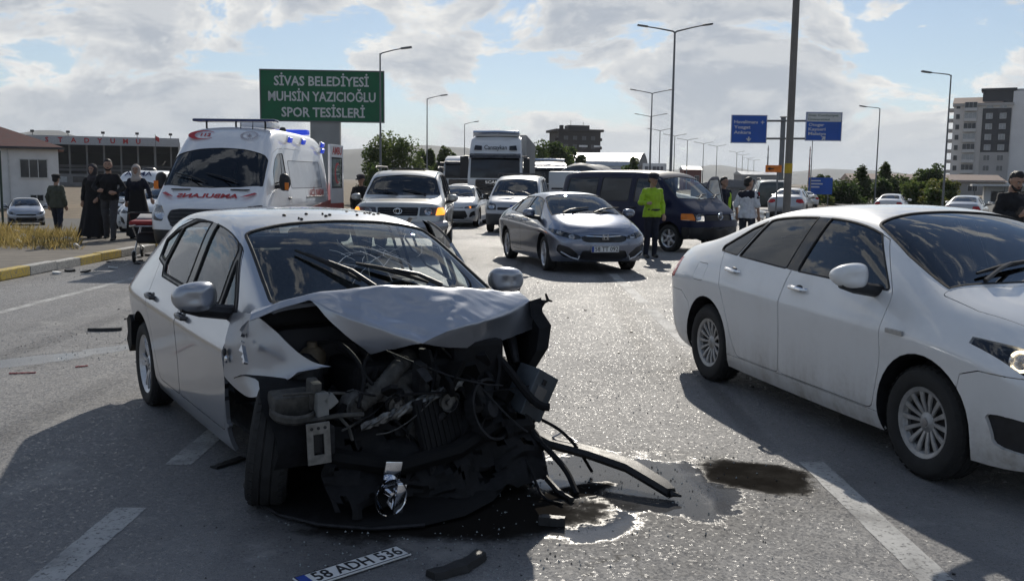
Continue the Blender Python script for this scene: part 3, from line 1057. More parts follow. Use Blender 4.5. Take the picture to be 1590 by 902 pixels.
    sh.cut('bonnet', 'z', rp([(x * kx, y * ky) for x, y in [(1.28, -.745), (1.38, -.40), (1.40, 0), (1.38, .40), (1.28, .745), (1.55, .725), (1.90, .60), (2.02, .50), (2.11, 0), (2.02, -.50), (1.90, -.60), (1.55, -.725)]], .03), (1, 0), test=lambda c: c.z > .72 * kz)
    sh.cut('boot_lid', 'z', rp([(x * kx, y * ky) for x, y in [(-1.70, -.60), (-1.74, 0), (-1.70, .60), (-2.19, .56), (-2.21, 0), (-2.19, -.56)]], .03), (1,))
    if face == 'civic':
        ug, lg = [(-.43, .70), (-.40, .63), (-.30, .60), (.30, .60), (.40, .63), (.43, .70), (.25, .735), (-.25, .735)], [(-.40, .44), (-.46, .31), (-.34, .25), (.34, .25), (.46, .31), (.40, .44)]
    elif face == 'corolla':
        ug, lg = [(-.43, .72), (-.40, .70), (.40, .70), (.43, .72)], [(-.48, .60), (-.56, .40), (-.44, .28), (.44, .28), (.56, .40), (.48, .60)]
    elif face == 'egea':
        ug, lg = [(-.46, .67), (-.47, .61), (-.3, .585), (.3, .585), (.47, .61), (.46, .67), (.25, .685), (-.25, .685)], [(-.45, .50), (-.50, .34), (-.36, .27), (.36, .27), (.50, .34), (.45, .50)]
    else:
        ug, lg = [(-.45, .76), (-.45, .68), (.45, .68), (.45, .76)], [(-.48, .46), (-.48, .32), (.48, .32), (.48, .46)]
    sh.cut('upper_grille', 'x', rp(X(ug), .02), (2,)); sh.cut('lower_grille', 'x', rp(X(lg), .03), (2,))
    sh.ready()
    front_glass = front_glass or GLASS_TINT; rear_glass = rear_glass or GLASS_DARK
    sh.part('body', pm, root)
    if level > 2:
        sh.part('front_bumper', pm, root, gap=.003); sh.part('rear_bumper', pm, root, gap=.003)
        for sd in (1, -1): one_side(sh, 'sill', sd, pm, root, .002)
    nose = max(v.co.x for v in sh.bm.verts)
    for sd in (1, -1):
        fd = one_side(sh, 'front_door', sd, pm, root); rd = one_side(sh, 'rear_door', sd, pm, root)
        one_side(sh, 'front_window', sd, front_glass, root, 0, .006, .007, PLASTIC)
        for nm in ('rear_window', 'quarter_window'): one_side(sh, nm, sd, rear_glass, root, 0, .006, .007, PLASTIC)
        one_side(sh, 'pillar_trim', sd, GLOSSBLK, root, 0, .01)
        hl = one_side(sh, 'headlight', sd, LAMPGLASS, root, .002)
        one_side(sh, 'fog_surround', sd, PLASTIC, root, 0, .02, .02)
        one_side(sh, 'tail_light', sd, TAILRED, root, .002)
        if detail:
            y, _ = side_y(sh, .02 * kx, .92 * kz, sd); door_handle(fd, .02 * kx, y, .925 * kz, sd, handles or CHROME, .18, R(2))
            y, _ = side_y(sh, -.92 * kx, .955 * kz, sd); door_handle(rd, -.92 * kx, y, .96 * kz, sd, handles or CHROME, .18, R(3))
        q = MB(); q.M = Matrix.Diagonal((kx, sd * ky, kz, 1)); q.bbox(1.66, 1.80, .46, .76, .64, .80, .03); q.build('lamp_housing', GLOSSBLK, hl, True)
        for (yy, zz, xx, rr) in ((.57, .69, 2.055, .050), (.735, .765, 1.86, .042)):
            lamp_inside(hl, xx * kx - .01, sd * yy * ky, zz * kz, rr, R(18 * sd))
        if face == 'egea' and detail:
            q = MB(); q.M = Matrix.Translation((1.875, sd * .748, .768)) @ Matrix.Rotation(R(50 * sd), 4, 'Z')
            q.tube([(0, .045 * math.cos(a), .05 * math.sin(a)) for a in [R(-150 + 15 * i) for i in range(21)]], .008, 6)
            q.build('light_ring', emit('daylight_ring', (1, .80, .50), 3.0), hl, True)
            bz = MB(); y, _ = side_y(sh, 1.10, .78, sd)
            bz.M = Matrix.Translation((1.10, y, .80)); bz.bbox(-.075, .075, -.006 if sd > 0 else -.010, .010 if sd > 0 else .006, -.014, .014, .005)
            bz.build('side_badge', ALLOY_D, root)
        if lit and lit == sd: lamp_inside(hl, 1.99 * kx, sd * .62 * ky, .72 * kz, .05, R(18 * sd), AMBER_ON)
        mirror_unit(root, .78 * kx, sd * .815 * ky, 1.095 * kz, sd, pm, .275, .175)
    sh.part('fuel_flap', pm, root, gap=.002, rim=.01)
    screen(sh, 'windscreen', front_glass, root); screen(sh, 'rear_screen', rear_glass, root)
    sh.part('bonnet', pm, root, gap=.003); sh.part('boot_lid', pm, root, gap=.003)
    gr = sh.part('upper_grille', GLOSSBLK, root, push=.02, gap=0); lgp = sh.part('lower_grille', PLASTIC, root, push=.03, gap=0)
    if face in ('civic', 'corolla', 'vw') and detail:
        q = MB(); q.M = Matrix.Translation((nose - .005, 0, 0))
        zz = (.712 if face == 'civic' else .72) * kz
        q.tube([(-.13, -.44 * ky, zz + .005), (-.045, -.25, zz), (0, -.1, zz - .004), (0, .1, zz - .004), (-.045, .25, zz), (-.13, .44 * ky, zz + .005)], .014, 6)
        q.build('chrome_bar', CHROME, gr, True)
        q = MB(); q.M = Matrix.Translation((nose + .006, 0, zz - .01))
        if face == 'civic':      # an H in a frame
            for sd in (-1, 1):
                q.prism([(sd * .022, -.035), (sd * .036, -.035), (sd * .046, .035), (sd * .032, .035)][::sd], 0, .014, 'x')
            q.box(0, .014, -.026, .026, -.005, .007)
            for a, b in ((-.05, -.045), (.045, .05)): q.box(-.004, .012, -.056, .056, a, b)
            for sd in (-1, 1): q.box(-.004, .012, sd * .053, sd * .059, -.045, .045)
        else:
            q.lathe([(.042, 0), (.052, .006), (.052, .0)], 20, 'x'); q.lathe([(.02, 0), (.028, .006), (.028, .0)], 16, 'x')
        q.build('badge', CHROME, gr, True)
        for sd in (-1, 1):
            q = MB(); q.M = Matrix.Translation((nose - .12, 0, 0))
            q.tube([(-.06, sd * .76 * ky, .42 * kz), (.02, sd * .60 * ky, .32 * kz), (.07, sd * .48 * ky, .285 * kz), (.085, sd * .46 * ky, .35 * kz)], .014, 6)
            q.build('bumper_trim', ALLOY, lgp, True)
    if plate:
        number_plate(root, plate, frame((nose + .012, 0, .475 * kz), (0, 1, 0), (0, 0, 1)))
    sh.liner(root)
    under(root, -2.05 * kx, 1.98 * kx, .70 * ky, .20, .42)
    cabin(root, .70 * kx, -1.12 * kx, .66 * ky, .30, .96 * kz)
    for x in (A, Bx):
        for sd in (1, -1):
            make_wheel(root, x, sd * .765 * ky, wr, wr, .205, wr * .62 if rim == 'cover' else wr * .70, rim, nsp, sd, rmat or ALLOY_D, steer if x > 0 else 0)
    for yy in (.1, -.50): wiper(root, (1.315 * kx, yy, 1.095 * kz), (1.23 * kx, yy + .02, 1.14 * kz), (1.13 * kx, yy + .56, 1.205 * kz), (.45, 0, .9))
    sh.bm.free()


# ------------------------------------------------------------------ silver hatchback with its front torn away
def make_ibiza(root, pm, level=3):
    A, Bx = 1.2345, -1.2345
    st = [(-1.90, .38, .73, .93, .68, 1.02, .58, 1.05), (-1.80, .27, .80, .95, .72, 1.10, .58, 1.13), (-1.60, .22, .835, .97, .74, 1.24, .545, 1.28), (-1.30, .19, .845, .965, .755, 1.345, .555, 1.385),
          (-.85, .18, .845, .945, .765, 1.395, .58, 1.44), (-.30, .175, .845, .925, .77, 1.405, .595, 1.452), (.15, .175, .845, .905, .775, 1.38, .61, 1.43), (.50, .175, .845, .895, .775, 1.295, .635, 1.36),
          (.85, .18, .845, .895, .77, 1.12, .672, 1.195), (1.17, .19, .842, .89, .765, .965, .70, 1.02), (1.40, .2, .838, .865, .75, .915, .67, .97), (1.70, .21, .81, .79, .70, .845, .60, .89), (1.90, .22, .73, .70, .63, .76, .50, .79)]
    sh = Shell(st, [.10, .15, .165, .16, .15, .14], [.05, .08, .08, .06, .05, .05], level, fx=[-.05, .01, .03, .015, 0, -.03], rx=[-.05, 0, .03, 0, -.01, -.02], crease=.3)
    WR = .302
    for x in (A, Bx): sh.arch(x, WR + .02, .36, 34)
    for sd in (1, -1):
        sh.cut('front_door', 'y', roundpoly([(.80, .29), (.87, .60), (.85, .91), (.50, 1.29), (.22, 1.375), (-.12, 1.40), (-.17, .92), (-.17, .29)], .05), (0,), sd)
        sh.cut('rear_door', 'y', roundpoly([(-.178, .29), (-.178, .92), (-.128, 1.40), (-.60, 1.385), (-.95, 1.33), (-1.12, 1.10), (-1.02, .85), (-.83, .48), (-.72, .29)], .05), (0,), sd)
        sh.cut('window_frame', 'y', roundpoly([(.83, .915), (.50, 1.265), (.40, 1.315), (.18, 1.375), (-.06, 1.392), (-.55, 1.375), (-.84, 1.318), (-.875, 1.31), (-1.0, 1.285), (-1.25, 1.19), (-1.17, 1.06), (-.95, 1.03), (-.87, .965), (-.235, .94), (-.10, .93), (.5, .915)], .01), (0,), sd)
        sh.cut('front_window', 'y', roundpoly([(.50, .935), (.50, 1.225), (.40, 1.29), (.18, 1.352), (-.06, 1.37), (-.10, .95)], .02), (0,), sd)
        sh.cut('front_quarter_window', 'y', roundpoly([(.78, .93), (.545, 1.185), (.545, .935)], .015), (0,), sd)
        sh.cut('rear_window', 'y', roundpoly([(-.235, .96), (-.20, 1.368), (-.55, 1.352), (-.83, 1.295), (-.92, 1.05), (-.86, .985)], .025), (0,), sd)
        sh.cut('quarter_window', 'y', roundpoly([(-.965, 1.06), (-.875, 1.285), (-1.0, 1.265), (-1.22, 1.185), (-1.16, 1.085)], .015), (0,), sd)
        sh.cut('pillar_trim', 'y', [(-.105, .95), (-.065, 1.37), (-.197, 1.368), (-.232, .96)], (0,), sd)
        sh.cut('tail_light', 'x', roundpoly([(sd * .84, .98), (sd * .50, .97), (sd * .47, .84), (sd * .64, .78), (sd * .87, .80)], .03), (0, 1, 3), sd, (-3, -1.70))
    sh.cut('windscreen', 'z', roundpoly([(1.10, -.66), (1.18, -.38), (1.21, 0), (1.18, .38), (1.10, .66), (.40, .575), (.355, .3), (.345, 0), (.355, -.3), (.40, -.575)], .035), (1,))
    sh.cut('rear_screen', 'z', roundpoly([(-1.70, -.48), (-1.73, 0), (-1.70, .48), (-1.36, .47), (-1.33, 0), (-1.36, -.47)], .05), (1,))
    # what the crash tore off
    sh.cut('lost', 'z', [(1.02, -.80), (1.02, -.745), (1.16, -.68), (1.235, 0), (1.16, .68), (1.02, .745), (1.02, .80), (3, 1.2), (3, -1.2)], (0, 1, 2), test=lambda c: True)
    kw = sh.names.index('lost')
    for f in sh.bm.faces:
        c = f.calc_center_median()
        if c.x > 1.235 or (c.x > .862 and f.material_index == 0 and c.z < .905 - .6 * max(0, c.x - .9)): f[sh.reg] = kw
    sh.circ.pop(0)
    sh.ready()
    sh.part('body', pm, root)
    HG = Vector((.86, .80, 0)); RT = Matrix.Rotation(R(-16), 3, 'Z')

    def ajar(v): return RT @ (v - HG) + HG      # far front door has sprung open
    for sd in (1, -1):
        wp = ajar if sd > 0 else None
        fd = one_side(sh, 'front_door', sd, pm, root, warp=wp); rd = one_side(sh, 'rear_door', sd, pm, root)
        for nm in ('front_window', 'front_quarter_window', 'rear_window', 'quarter_window'):
            w_ = wp if 'front' in nm else None
            k = sh.names.index(nm); other = [f for f in sh.bm.faces if f[sh.reg] == k and f.calc_center_median().y * sd < 0]
            for f in other: f[sh.reg] = 999
            o = sh.part(nm, GLASS_CLEAR, root, nm, 0, .006, .007, PLASTIC, w_)
            tr = sh.trim('window_seal', nm, RUBBER, o, .006, .003)
            if w_:
                for v in tr.data.vertices: v.co = w_(v.co)
            for f in other: f[sh.reg] = k
        if sd < 0:
            one_side(sh, 'pillar_trim', sd, GLOSSBLK, root, 0, .01)
            y, _ = side_y(sh, -.02, .80, sd); door_handle(fd, -.03, y, .80, sd, pm, .17, R(2))
        else: one_side(sh, 'pillar_trim', sd, GLOSSBLK, root, 0, .01, warp=wp)
        one_side(sh, 'window_frame', sd, simple('frame_black', (.012, .012, .013), .35), root, 0, .012, warp=wp)
        one_side(sh, 'tail_light', sd, TAILRED, root, .002)
        y, _ = side_y(sh, -.88, .83, sd); door_handle(rd, -.88, y, .83, sd, pm, .17, R(3))
        mirror_unit(root, .70 if sd < 0 else .72, sd * (.765 if sd < 0 else .81), 1.01, sd, pm, .265, .185)
    screen(sh, 'windscreen', GLASS_CLEAR, root); screen(sh, 'rear_screen', GLASS_CLEAR, root)
    sh.liner(root)
    under(root, -1.75, .95, .66, .20, .40)
    cabin(root, .62, -1.0, .62, .30, .90)
    for sd in (1, -1): make_wheel(root, Bx, sd * .735, WR, WR, .185, .205, 'twin', 5, sd, ALLOY)
    nn = Vector((.45, 0, .89))
    wiper(root, (1.12, -.10, 1.045), (.73, -.40, 1.235), (1.06, -.153, 1.085), nn)
    wiper(root, (1.14, .30, 1.035), (.90, -.113, 1.165), (1.10, .238, 1.06), nn)
    # cracks running over the windscreen
    def glass_z(x, y): return pchip([(.35, 1.405), (.5, 1.355), (.85, 1.19), (1.17, 1.02), (1.25, .985)])(x) - .045 * (y / .62) ** 2 + .004
    rng = random.Random(5)
    CR = simple('crack_white', (.75, .78, .78), .3, 0, .1)
    for k in range(26):
        x, y = (.80 + rng.uniform(-.1, .12), -.02 + rng.uniform(-.1, .16)) if k < 18 else (rng.uniform(.5, 1.0), rng.uniform(.15, .45))
        a = rng.uniform(0, 6.28); n = rng.randint(3, 8); pts = []
        for i in range(n):
            pts.append(Vector((x, y, glass_z(x, y))))
            a += rng.uniform(-.35, .35); st_ = rng.uniform(.02, .05); x += math.cos(a) * st_; y += math.sin(a) * st_
            if not (.42 < x < 1.12 and abs(y) < .5): break
        if len(pts) > 1:
            q = MB(); q.tube(pts, rng.uniform(.0006, .0016), 3); q.build('crack', CR, root)
    wreck_front(root, pm)
    sh.bm.free()


def wreck_front(root, pm):
    rng = random.Random(11)
    BLK = simple('engine_black', (.009, .009, .010), .7, 0, .5, 25, .2, spec=.25)
    DRK = simple('engine_grey', (.024, .024, .026), .6, .2, .5, 18, .2, spec=.3)
    ALU = simple('cast_aluminium', (.12, .117, .11), .55, .6, .4, 16, .2)
    OIL = simple('oily_black', (.006, .006, .0065), .7, 0, .4, 18, .2, spec=.2)
    GRY = simple('dusty_plastic', (.075, .072, .066), .8, 0, .35, 20, .2, spec=.3)
    # ---- buckled bonnet
    V = dict(a=(1.1, -.767, .955), a2=(1.13, -.786, .925), b=(1.15, -.65, 1.018), b2=(1.19, -.661, .985), c=(1.2, -.498, 1.058), c2=(1.24, -0.507, 1.027), d=(1.23, -0.3, 1.071), e=(1.25, -0.09, 1.089), f=(1.25, 0.298, 1.055), g=(1.22, 0.766, 0.997),
             h=(1.3, 0.798, 0.948), i=(1.34, 0.836, 0.8), k=(1.4, -0.391, 0.961), l=(1.4, -0.089, 0.94), m=(1.56, -0.038, 0.815), n=(1.42, -0.262, 0.76), o=(1.4, -0.409, 0.878), p=(1.44, 0.317, 0.713), q=(1.46, 0.429, 0.887), r=(1.4, 0.215, 0.953), u=(1.52, 0.129, 0.866),
             ra=(1.04, -.76, .96), rb=(1.06, -.64, 1.005), rc=(1.08, -.49, 1.02), rd=(1.09, -.30, 1.03), re=(1.10, -.10, 1.035), rf=(1.10, .28, 1.02), rg=(1.08, .74, .975))
    nm = list(V); ix = {k: i for i, k in enumerate(nm)}
    F = ['ra a b rb', 'rb b c rc', 'rc c d rd', 'rd d e re', 're e f rf', 'rf f g rg', 'a a2 b2 b', 'b b2 c2 c', 'c c2 k d', 'd k l e', 'e l r f', 'f r q h', 'f h g', 'k m l', 'l m u r', 'r u q', 'c2 o k', 'k o n m', 'u m p q', 'q p i h']
    me = bpy.data.meshes.new('bonnet')
    me.from_pydata([V[k] for k in nm], [], [[ix[c] for c in f.split()] for f in F])
    at = me.attributes.new('crease_edge', 'FLOAT', 'EDGE')
    cr = {'k m': .95, 'm u': 1, 'u q': .95, 'q h': .9, 'o n': 1, 'n m': 1, 'm p': 1, 'p i': 1, 'i h': .9, 'c2 o': .9, 'a b': .5, 'b c': .5, 'a2 b2': .8, 'b2 c2': .8, 'h g': .8, 'a a2': .8, 'ra rb': .6, 'rb rc': .6, 'rf rg': .6, 'g rg': .7, 'c c2': .6, 'e l': .7, 'd k': .3, 'l m': .8, 'c2 k': .6, 'c d': .5, 'd e': .5, 'e f': .45, 'f g': .5, 'l r': .3, 'r q': .35}
    em = {frozenset(e.vertices): e.index for e in me.edges}
    for s_, c in cr.items():
        x, y = s_.split(); e = em.get(frozenset((ix[x], ix[y])))
        if e is not None: at.data[e].value = c
    r = evaluated(me, [('SUBSURF', dict(levels=4, render_levels=4)), ('SOLIDIFY', dict(thickness=.004, offset=-1))])
    for v in r.vertices:
        p = v.co * 7
        rd = abs(mnoise.noise(Vector((p.x * 1.1 + p.y * .5, p.y * .45 - p.x * .3, 1.7)))) + .5 * abs(mnoise.noise(Vector((p.x * 2.3 - p.y * .9, p.y * 1.1, 4.1))))
        v.co.z += .004 * mnoise.noise(p * .6) - .014 * (rd - .3)
        v.co.x += .004 * mnoise.noise(p * .6 + Vector((9, 3, 1)))
    finish('bonnet', r, pm, root, True, None, 55)
    # ---- torn near-side wing
    T = [(0.865, -0.79, 0.93), (1.05, -0.745, 0.968), (1.2, -0.639, 0.841), (1.35, -0.56, 0.725), (1.44, -0.479, 0.72)]
    M_ = [(0.865, -0.838, 0.8), (1.03, -0.771, 0.758), (1.15, -0.693, 0.686), (1.28, -0.62, 0.662)]
    B_ = [(0.868, -0.846, 0.61), (1.01, -0.813, 0.571), (1.08, -0.782, 0.499), (1.16, -0.725, 0.56), (1.24, -0.664, 0.609), (1.33, -0.614, 0.687)]
    g = [T[:5], [M_[0], M_[1], M_[2], M_[3], lerp3(T[4], B_[5], .5)], [B_[0], B_[2], B_[3], B_[4], B_[5]]]
    vs = [Vector(p) for row in g for p in row]
    me = bpy.data.meshes.new('front_wing'); me.from_pydata([tuple(v) for v in vs], [], [(i * 5 + j, i * 5 + j + 1, i * 5 + j + 6, i * 5 + j + 5) for i in range(2) for j in range(4)])
    at = me.attributes.new('crease_edge', 'FLOAT', 'EDGE')
    for e in me.edges:
        if sum(1 for p in me.polygons if e.vertices[0] in p.vertices and e.vertices[1] in p.vertices) == 1: at.data[e.index].value = .8
    r = evaluated(me, [('SUBSURF', dict(levels=3, render_levels=3)), ('SOLIDIFY', dict(thickness=.005, offset=0))])
    for v in r.vertices: v.co.y += .006 * mnoise.noise(v.co * 7); v.co.z += .003 * mnoise.noise(v.co * 14)
    wing = finish('front_wing', r, pm, root, True, None, 50)
    # broken side repeater in its hole
    q = MB(); q.ball((.905, -.842, .70), (.010, .010, .022)); q.build('side_repeater', CHROME, wing, True)
    q = MB(); q.ball((.895, -.846, .735), (.012, .01, .022)); q.build('repeater_hole', INKBLACK, wing, True)
    # far wing: a crumpled dark remnant
    pts = [(1.10, .80, .93), (1.30, .84, .95), (1.36, .83, .975), (1.42, .80, .90), (1.52, .79, .84), (1.55, .75, .72), (1.50, .70, .60), (1.42, .70, .52), (1.25, .76, .60), (1.12, .80, .70)]
    c = Vector((1.30, .77, .78)); vs = [c] + [Vector(p) for p in pts] + [Vector(p) + Vector((-.03, -.06, -.02)) for p in pts]
    n = len(pts)
    mesh('far_wing', vs, [(0, 1 + i, 1 + (i + 1) % n) for i in range(n)] + [(1 + i, 1 + n + i, 1 + n + (i + 1) % n, 1 + (i + 1) % n) for i in range(n)], BLK, root)
    q = MB(); q.tube([(1.36, .80, .90), (1.38, .83, .955), (1.385, .86, .96), (1.39, .84, 1.0)], [.02, .016, .012, .006], 5); q.tube([(1.385, .85, .965), (1.40, .88, .955)], [.01, .005], 5); q.build('torn_bracket', BLK, root)
    # ---- bulkhead and structure
    q = MB(); q.bbox(.93, .99, -.70, .70, .24, .95, .02); q.bbox(.90, 1.08, -.70, .72, .88, .985, .02); q.build('bulkhead', BLK, root)
    for sd in (-1, 1):
        q = MB(); q.bbox(.9, 1.62 if sd < 0 else 1.45, sd * .575 - .04, sd * .575 + .04, .33, .47, .012); q.build('chassis_rail', DRK, root)
        q = MB(); q.lathe([(.001, .74), (.05, .74), (.09, .70), (.11, .66), (.12, .5)], 18, 'z', (1.18, sd * .54, 0)); q.bbox(1.02, 1.34, sd * .60 - .14, sd * .60 + .10, .45, .60, .04); q.build('strut_tower', DRK, root, True)
        if sd < 0: continue
        q = MB(); q.tube([(.98, sd * .70, .88), (1.15, sd * .69, .84), (1.32, sd * .66, .74), (1.40, sd * .64, .62)], [.03, .03, .028, .02], 8); q.build('upper_rail', DRK, root, True)
    # rail end plate with its holes
    M = frame((1.635, -.625, .40), (.10, 1, .04), (0, -.06, 1))
    q = MB(); q.M = M
    for x0, x1, y0, y1 in ((-.055, -.026, -.10, .10), (.026, .055, -.10, .10), (-.026, .026, .045, .10), (-.026, .026, -.10, -.055)): q.bbox(x0 - .001, x1 + .001, y0, y1, -.006, .006, .003)
    pl = q.build('rail_end_plate', simple('zinc_plate', (.24, .23, .21), .55, .5, .3, 20), root)
    for k in (-.032, 0, .032):
        q = MB(); q.M = M; q.lathe([(.001, .0078), (.008, .0078), (.008, .004)], 10, 'z', (k, .075, 0)); q.build('bolt_hole', INKBLACK, pl)
    q = MB(); q.M = M; q.bbox(-.026, .026, -.055, .045, -.05, -.02, .004); q.build('rail_hollow', INKBLACK, pl)
    # ---- engine and its ancillaries
    q = MB(); q.bbox(1.02, 1.42, -.34, .42, .22, .70, .04)
    for k in range(9): q.bbox(1.40, 1.44 + rng.uniform(0, .04), -.30 + k * .075, -.25 + k * .075, .26 + rng.uniform(0, .08), .60, .01)
    q.build('engine_block', BLK, root)
    q = MB(); q.M = Matrix.Translation((1.40, -.06, .60)) @ Matrix.Rotation(R(9), 4, 'X') @ Matrix.Rotation(R(15), 4, 'Z'); q.bbox(-.07, .07, -.24, .22, -.05, .05, .035)
    for k in range(4): q.tube([(.02, -.18 + k * .11, 0), (.10, -.18 + k * .11, -.05), (.10, -.18 + k * .11, -.14)], [.034, .032, .03], 8)
    q.build('intake_manifold', GRY, root, True)
    q = MB(); q.M = Matrix.Translation((1.43, -.34, .50)); q.lathe([(.001, .06), (.06, .06), (.075, .04), (.075, -.06), (.05, -.075), (.05, -.10)], 16, 'x')
    for k in range(6): q.lathe([(.076, -.05 + k * .02), (.082, -.045 + k * .02), (.076, -.04 + k * .02)], 16, 'x')
    q.build('alternator', ALU, root, True)
    # crumpled heat-shield foil
    vs, fs = [], []
    n, mN = 26, 7
    for i in range(n):
        t = i / (n - 1); p = Vector((1.60 - .05 * t, lerp(-.40, .20, t), lerp(.435, .585, t)))
        for j in range(mN):
            a = (j / (mN - 1) - .5) * 2.6
            rr = .026 * (1 - abs(t - .5) * .9) * (1 + .8 * mnoise.noise(Vector((i * .9, j * .8, 3))))
            vs.append(p + Vector((rr * math.cos(a), .012 * mnoise.noise(Vector((i * 1.3, j, 0))), rr * math.sin(a) * 1.3)))
    for i in range(n - 1):
        for j in range(mN - 1): fs.append((i * mN + j, (i + 1) * mN + j, (i + 1) * mN + j + 1, i * mN + j + 1))
    mesh('heat_shield_foil', vs, fs, simple('foil', (.17, .17, .165), .45, .85, .5, 30), root)
    # lamp carrier, near side
    q = MB(); q.M = Matrix.Translation((1.47, -.685, .585)) @ Matrix.Rotation(R(12), 4, 'Y')
    q.bbox(-.10, .02, -.10, .10, -.09, .02, .02); q.lathe([(.10, -.09), (.112, -.075), (.112, -.05), (.10, -.04)], 22, 'z', (0, 0, 0)); q.bbox(-.04, .05, .07, .12, -.05, .09, .01)
    q.build('lamp_carrier', GRY, root, True)
    q = MB(); q.bbox(1.50, 1.56, -.60, -.54, .50, .62, .008); q.M = Matrix.Translation((1.54, -.53, .575)) @ Matrix.Rotation(R(35), 4, 'X'); q.bbox(-.03, .02, -.03, .03, -.03, .03, .006)
    q.build('relay_block', simple('relay_grey', (.22, .22, .21), .6, 0, .2), root)
    q = MB(); q.ball((1.08, -.44, .70), (.07, .075, .065), 14, 10); q.lathe([(.001, .785), (.028, .785), (.03, .74)], 12, 'z', (1.08, -.44, 0)); q.build('coolant_bottle', simple('bottle_plastic', (.17, .13, .085), .6, 0, .4, 9), root, True)
    q = MB(); q.bbox(1.15, 1.46, .20, .52, .42, .78, .03); q.build('battery', BLK, root)
    # control unit hanging on the far side, in its metal case
    M = Matrix.Translation((1.52, .68, .47)) @ Matrix.Rotation(R(-28), 4, 'X') @ Matrix.Rotation(R(14), 4, 'Z')
    q = MB(); q.M = M; q.bbox(-.10, .05, -.095, .095, -.14, .125, .006); ecu = q.build('control_unit', simple('case_grey', (.10, .115, .13), .45, .5, .2), root)
    q = MB(); q.M = M; q.bbox(.05, .054, -.055, .035, -.075, .04, .001); q.build('case_label', simple('label_grey', (.16, .15, .14), .7), ecu)
    q = MB(); q.M = M; q.bbox(.05, .056, -.03, .0, .055, .085, .001); q.build('case_plug', INKBLACK, ecu)
    # front crossmember, bent, radiator remains, sump and gearbox
    q = MB(); q.tube([(1.55, -.54, .30), (1.70, -.25, .24), (1.66, .1, .26), (1.55, .40, .33), (1.42, .62, .38)], [.05, .045, .05, .05, .04], 8); q.build('crossmember', OIL, root, True)
    q = MB(); q.M = Matrix.Translation((1.53, .22, .36)) @ Matrix.Rotation(R(20), 4, 'Z') @ Matrix.Rotation(R(-18), 4, 'Y'); q.bbox(-.02, .02, -.34, .28, -.20, .18, .008)
    for k in range(16): q.box(.02, .026, -.33 + k * .038, -.315 + k * .038, -.18, .16)
    q.build('radiator', BLK, root)
    q = MB(); q.bbox(1.05, 1.50, -.28, .12, .10, .28, .05); q.lathe([(.001, .30), (.10, .28), (.15, .12), (.16, -.08), (.12, -.14)], 18, 'y', (1.25, .34, .32)); q.build('gearbox', OIL, root, True)
    # ribbed air hose, pulleys and belt, fan cowl
    pts = spline([(1.30, .02, .70), (1.42, -.10, .68), (1.50, -.24, .60), (1.50, -.36, .52)], 30)
    q = MB(); q.tube(pts, [.040 + .006 * (i % 2) for i in range(31)], 12); q.build('air_hose', GRY, root, True)
    for (y, z, r_) in ((-.06, .36, .075), (.10, .50, .05), (-.20, .52, .045)):
        q = MB(); q.lathe([(.001, .03), (r_ * .3, .03), (r_ * .35, .012), (r_ * .85, .012), (r_, .03), (r_, .022), (r_ * .92, .015), (r_, .006), (r_, -.01)], 22, 'x', (1.57, y, z)); q.build('pulley', ALU, root, True)
    q = MB(); q.tube(spline([(1.59, -.06, .285), (1.59, -.245, .50), (1.59, -.20, .565), (1.59, .10, .55), (1.59, .15, .50), (1.59, .01, .34), (1.59, -.06, .285)], 24), .008, 5); q.build('drive_belt', BLK, root, True)
    q = MB(); q.M = Matrix.Translation((1.56, .36, .42)) @ Matrix.Rotation(R(24), 4, 'Z') @ Matrix.Rotation(R(-20), 4, 'Y')
    q.lathe([(.155, -.03), (.17, -.03), (.17, .03), (.155, .03), (.155, -.03)], 26, 'x')
    for k in range(7):
        a = 2 * math.pi * k / 7; q.add([(0.01, .04 * math.cos(a), .04 * math.sin(a)), (-.015, .04 * math.cos(a + .5), .04 * math.sin(a + .5)), (-.02, .15 * math.cos(a + .35), .15 * math.sin(a + .35)), (.015, .15 * math.cos(a), .15 * math.sin(a))], [(0, 1, 2, 3)])
    q.lathe([(.001, .03), (.045, .03), (.05, -.02)], 16, 'x'); q.build('cooling_fan', DRK, root)
    for k in range(5):
        y0 = -.42 + .2 * k; q = MB(); q.tube(spline([(1.12, y0, .78 + .03 * (k % 2)), (1.30, y0 + .05, .80), (1.46, y0 + .10 * (-1) ** k, .68), (1.54, y0 + .04, .52)], 14), .011, 6); q.build('wiring_loom', BLK, root, True)
    # black and dark grey bits filling the bay, each a shard of its own
    for k in range(40):
        y = rng.uniform(-.48, .66); x = rng.uniform(1.38, 1.68) - .12 * abs(y); z = rng.uniform(.10, .72) - .15 * (x - 1.4)
        M = Matrix.Translation((x, y, z)) @ Euler((rng.uniform(-2, 2), rng.uniform(-2, 2), rng.uniform(-2, 2))).to_matrix().to_4x4()
        q = MB(); q.M = M; a, b, c_ = rng.uniform(.03, .13), rng.uniform(.02, .08), rng.uniform(.004, .03)
        q.prism([(-a, -b), (a * rng.uniform(.5, 1), -b * rng.uniform(.3, 1)), (a, b * rng.uniform(.2, 1)), (rng.uniform(-.3, .3) * a, b), (-a * rng.uniform(.6, 1), b * rng.uniform(.2, .9))], -c_, c_, 'z')
        q.build('shard', rng.choice([BLK, BLK, DRK, OIL, OIL]), root)
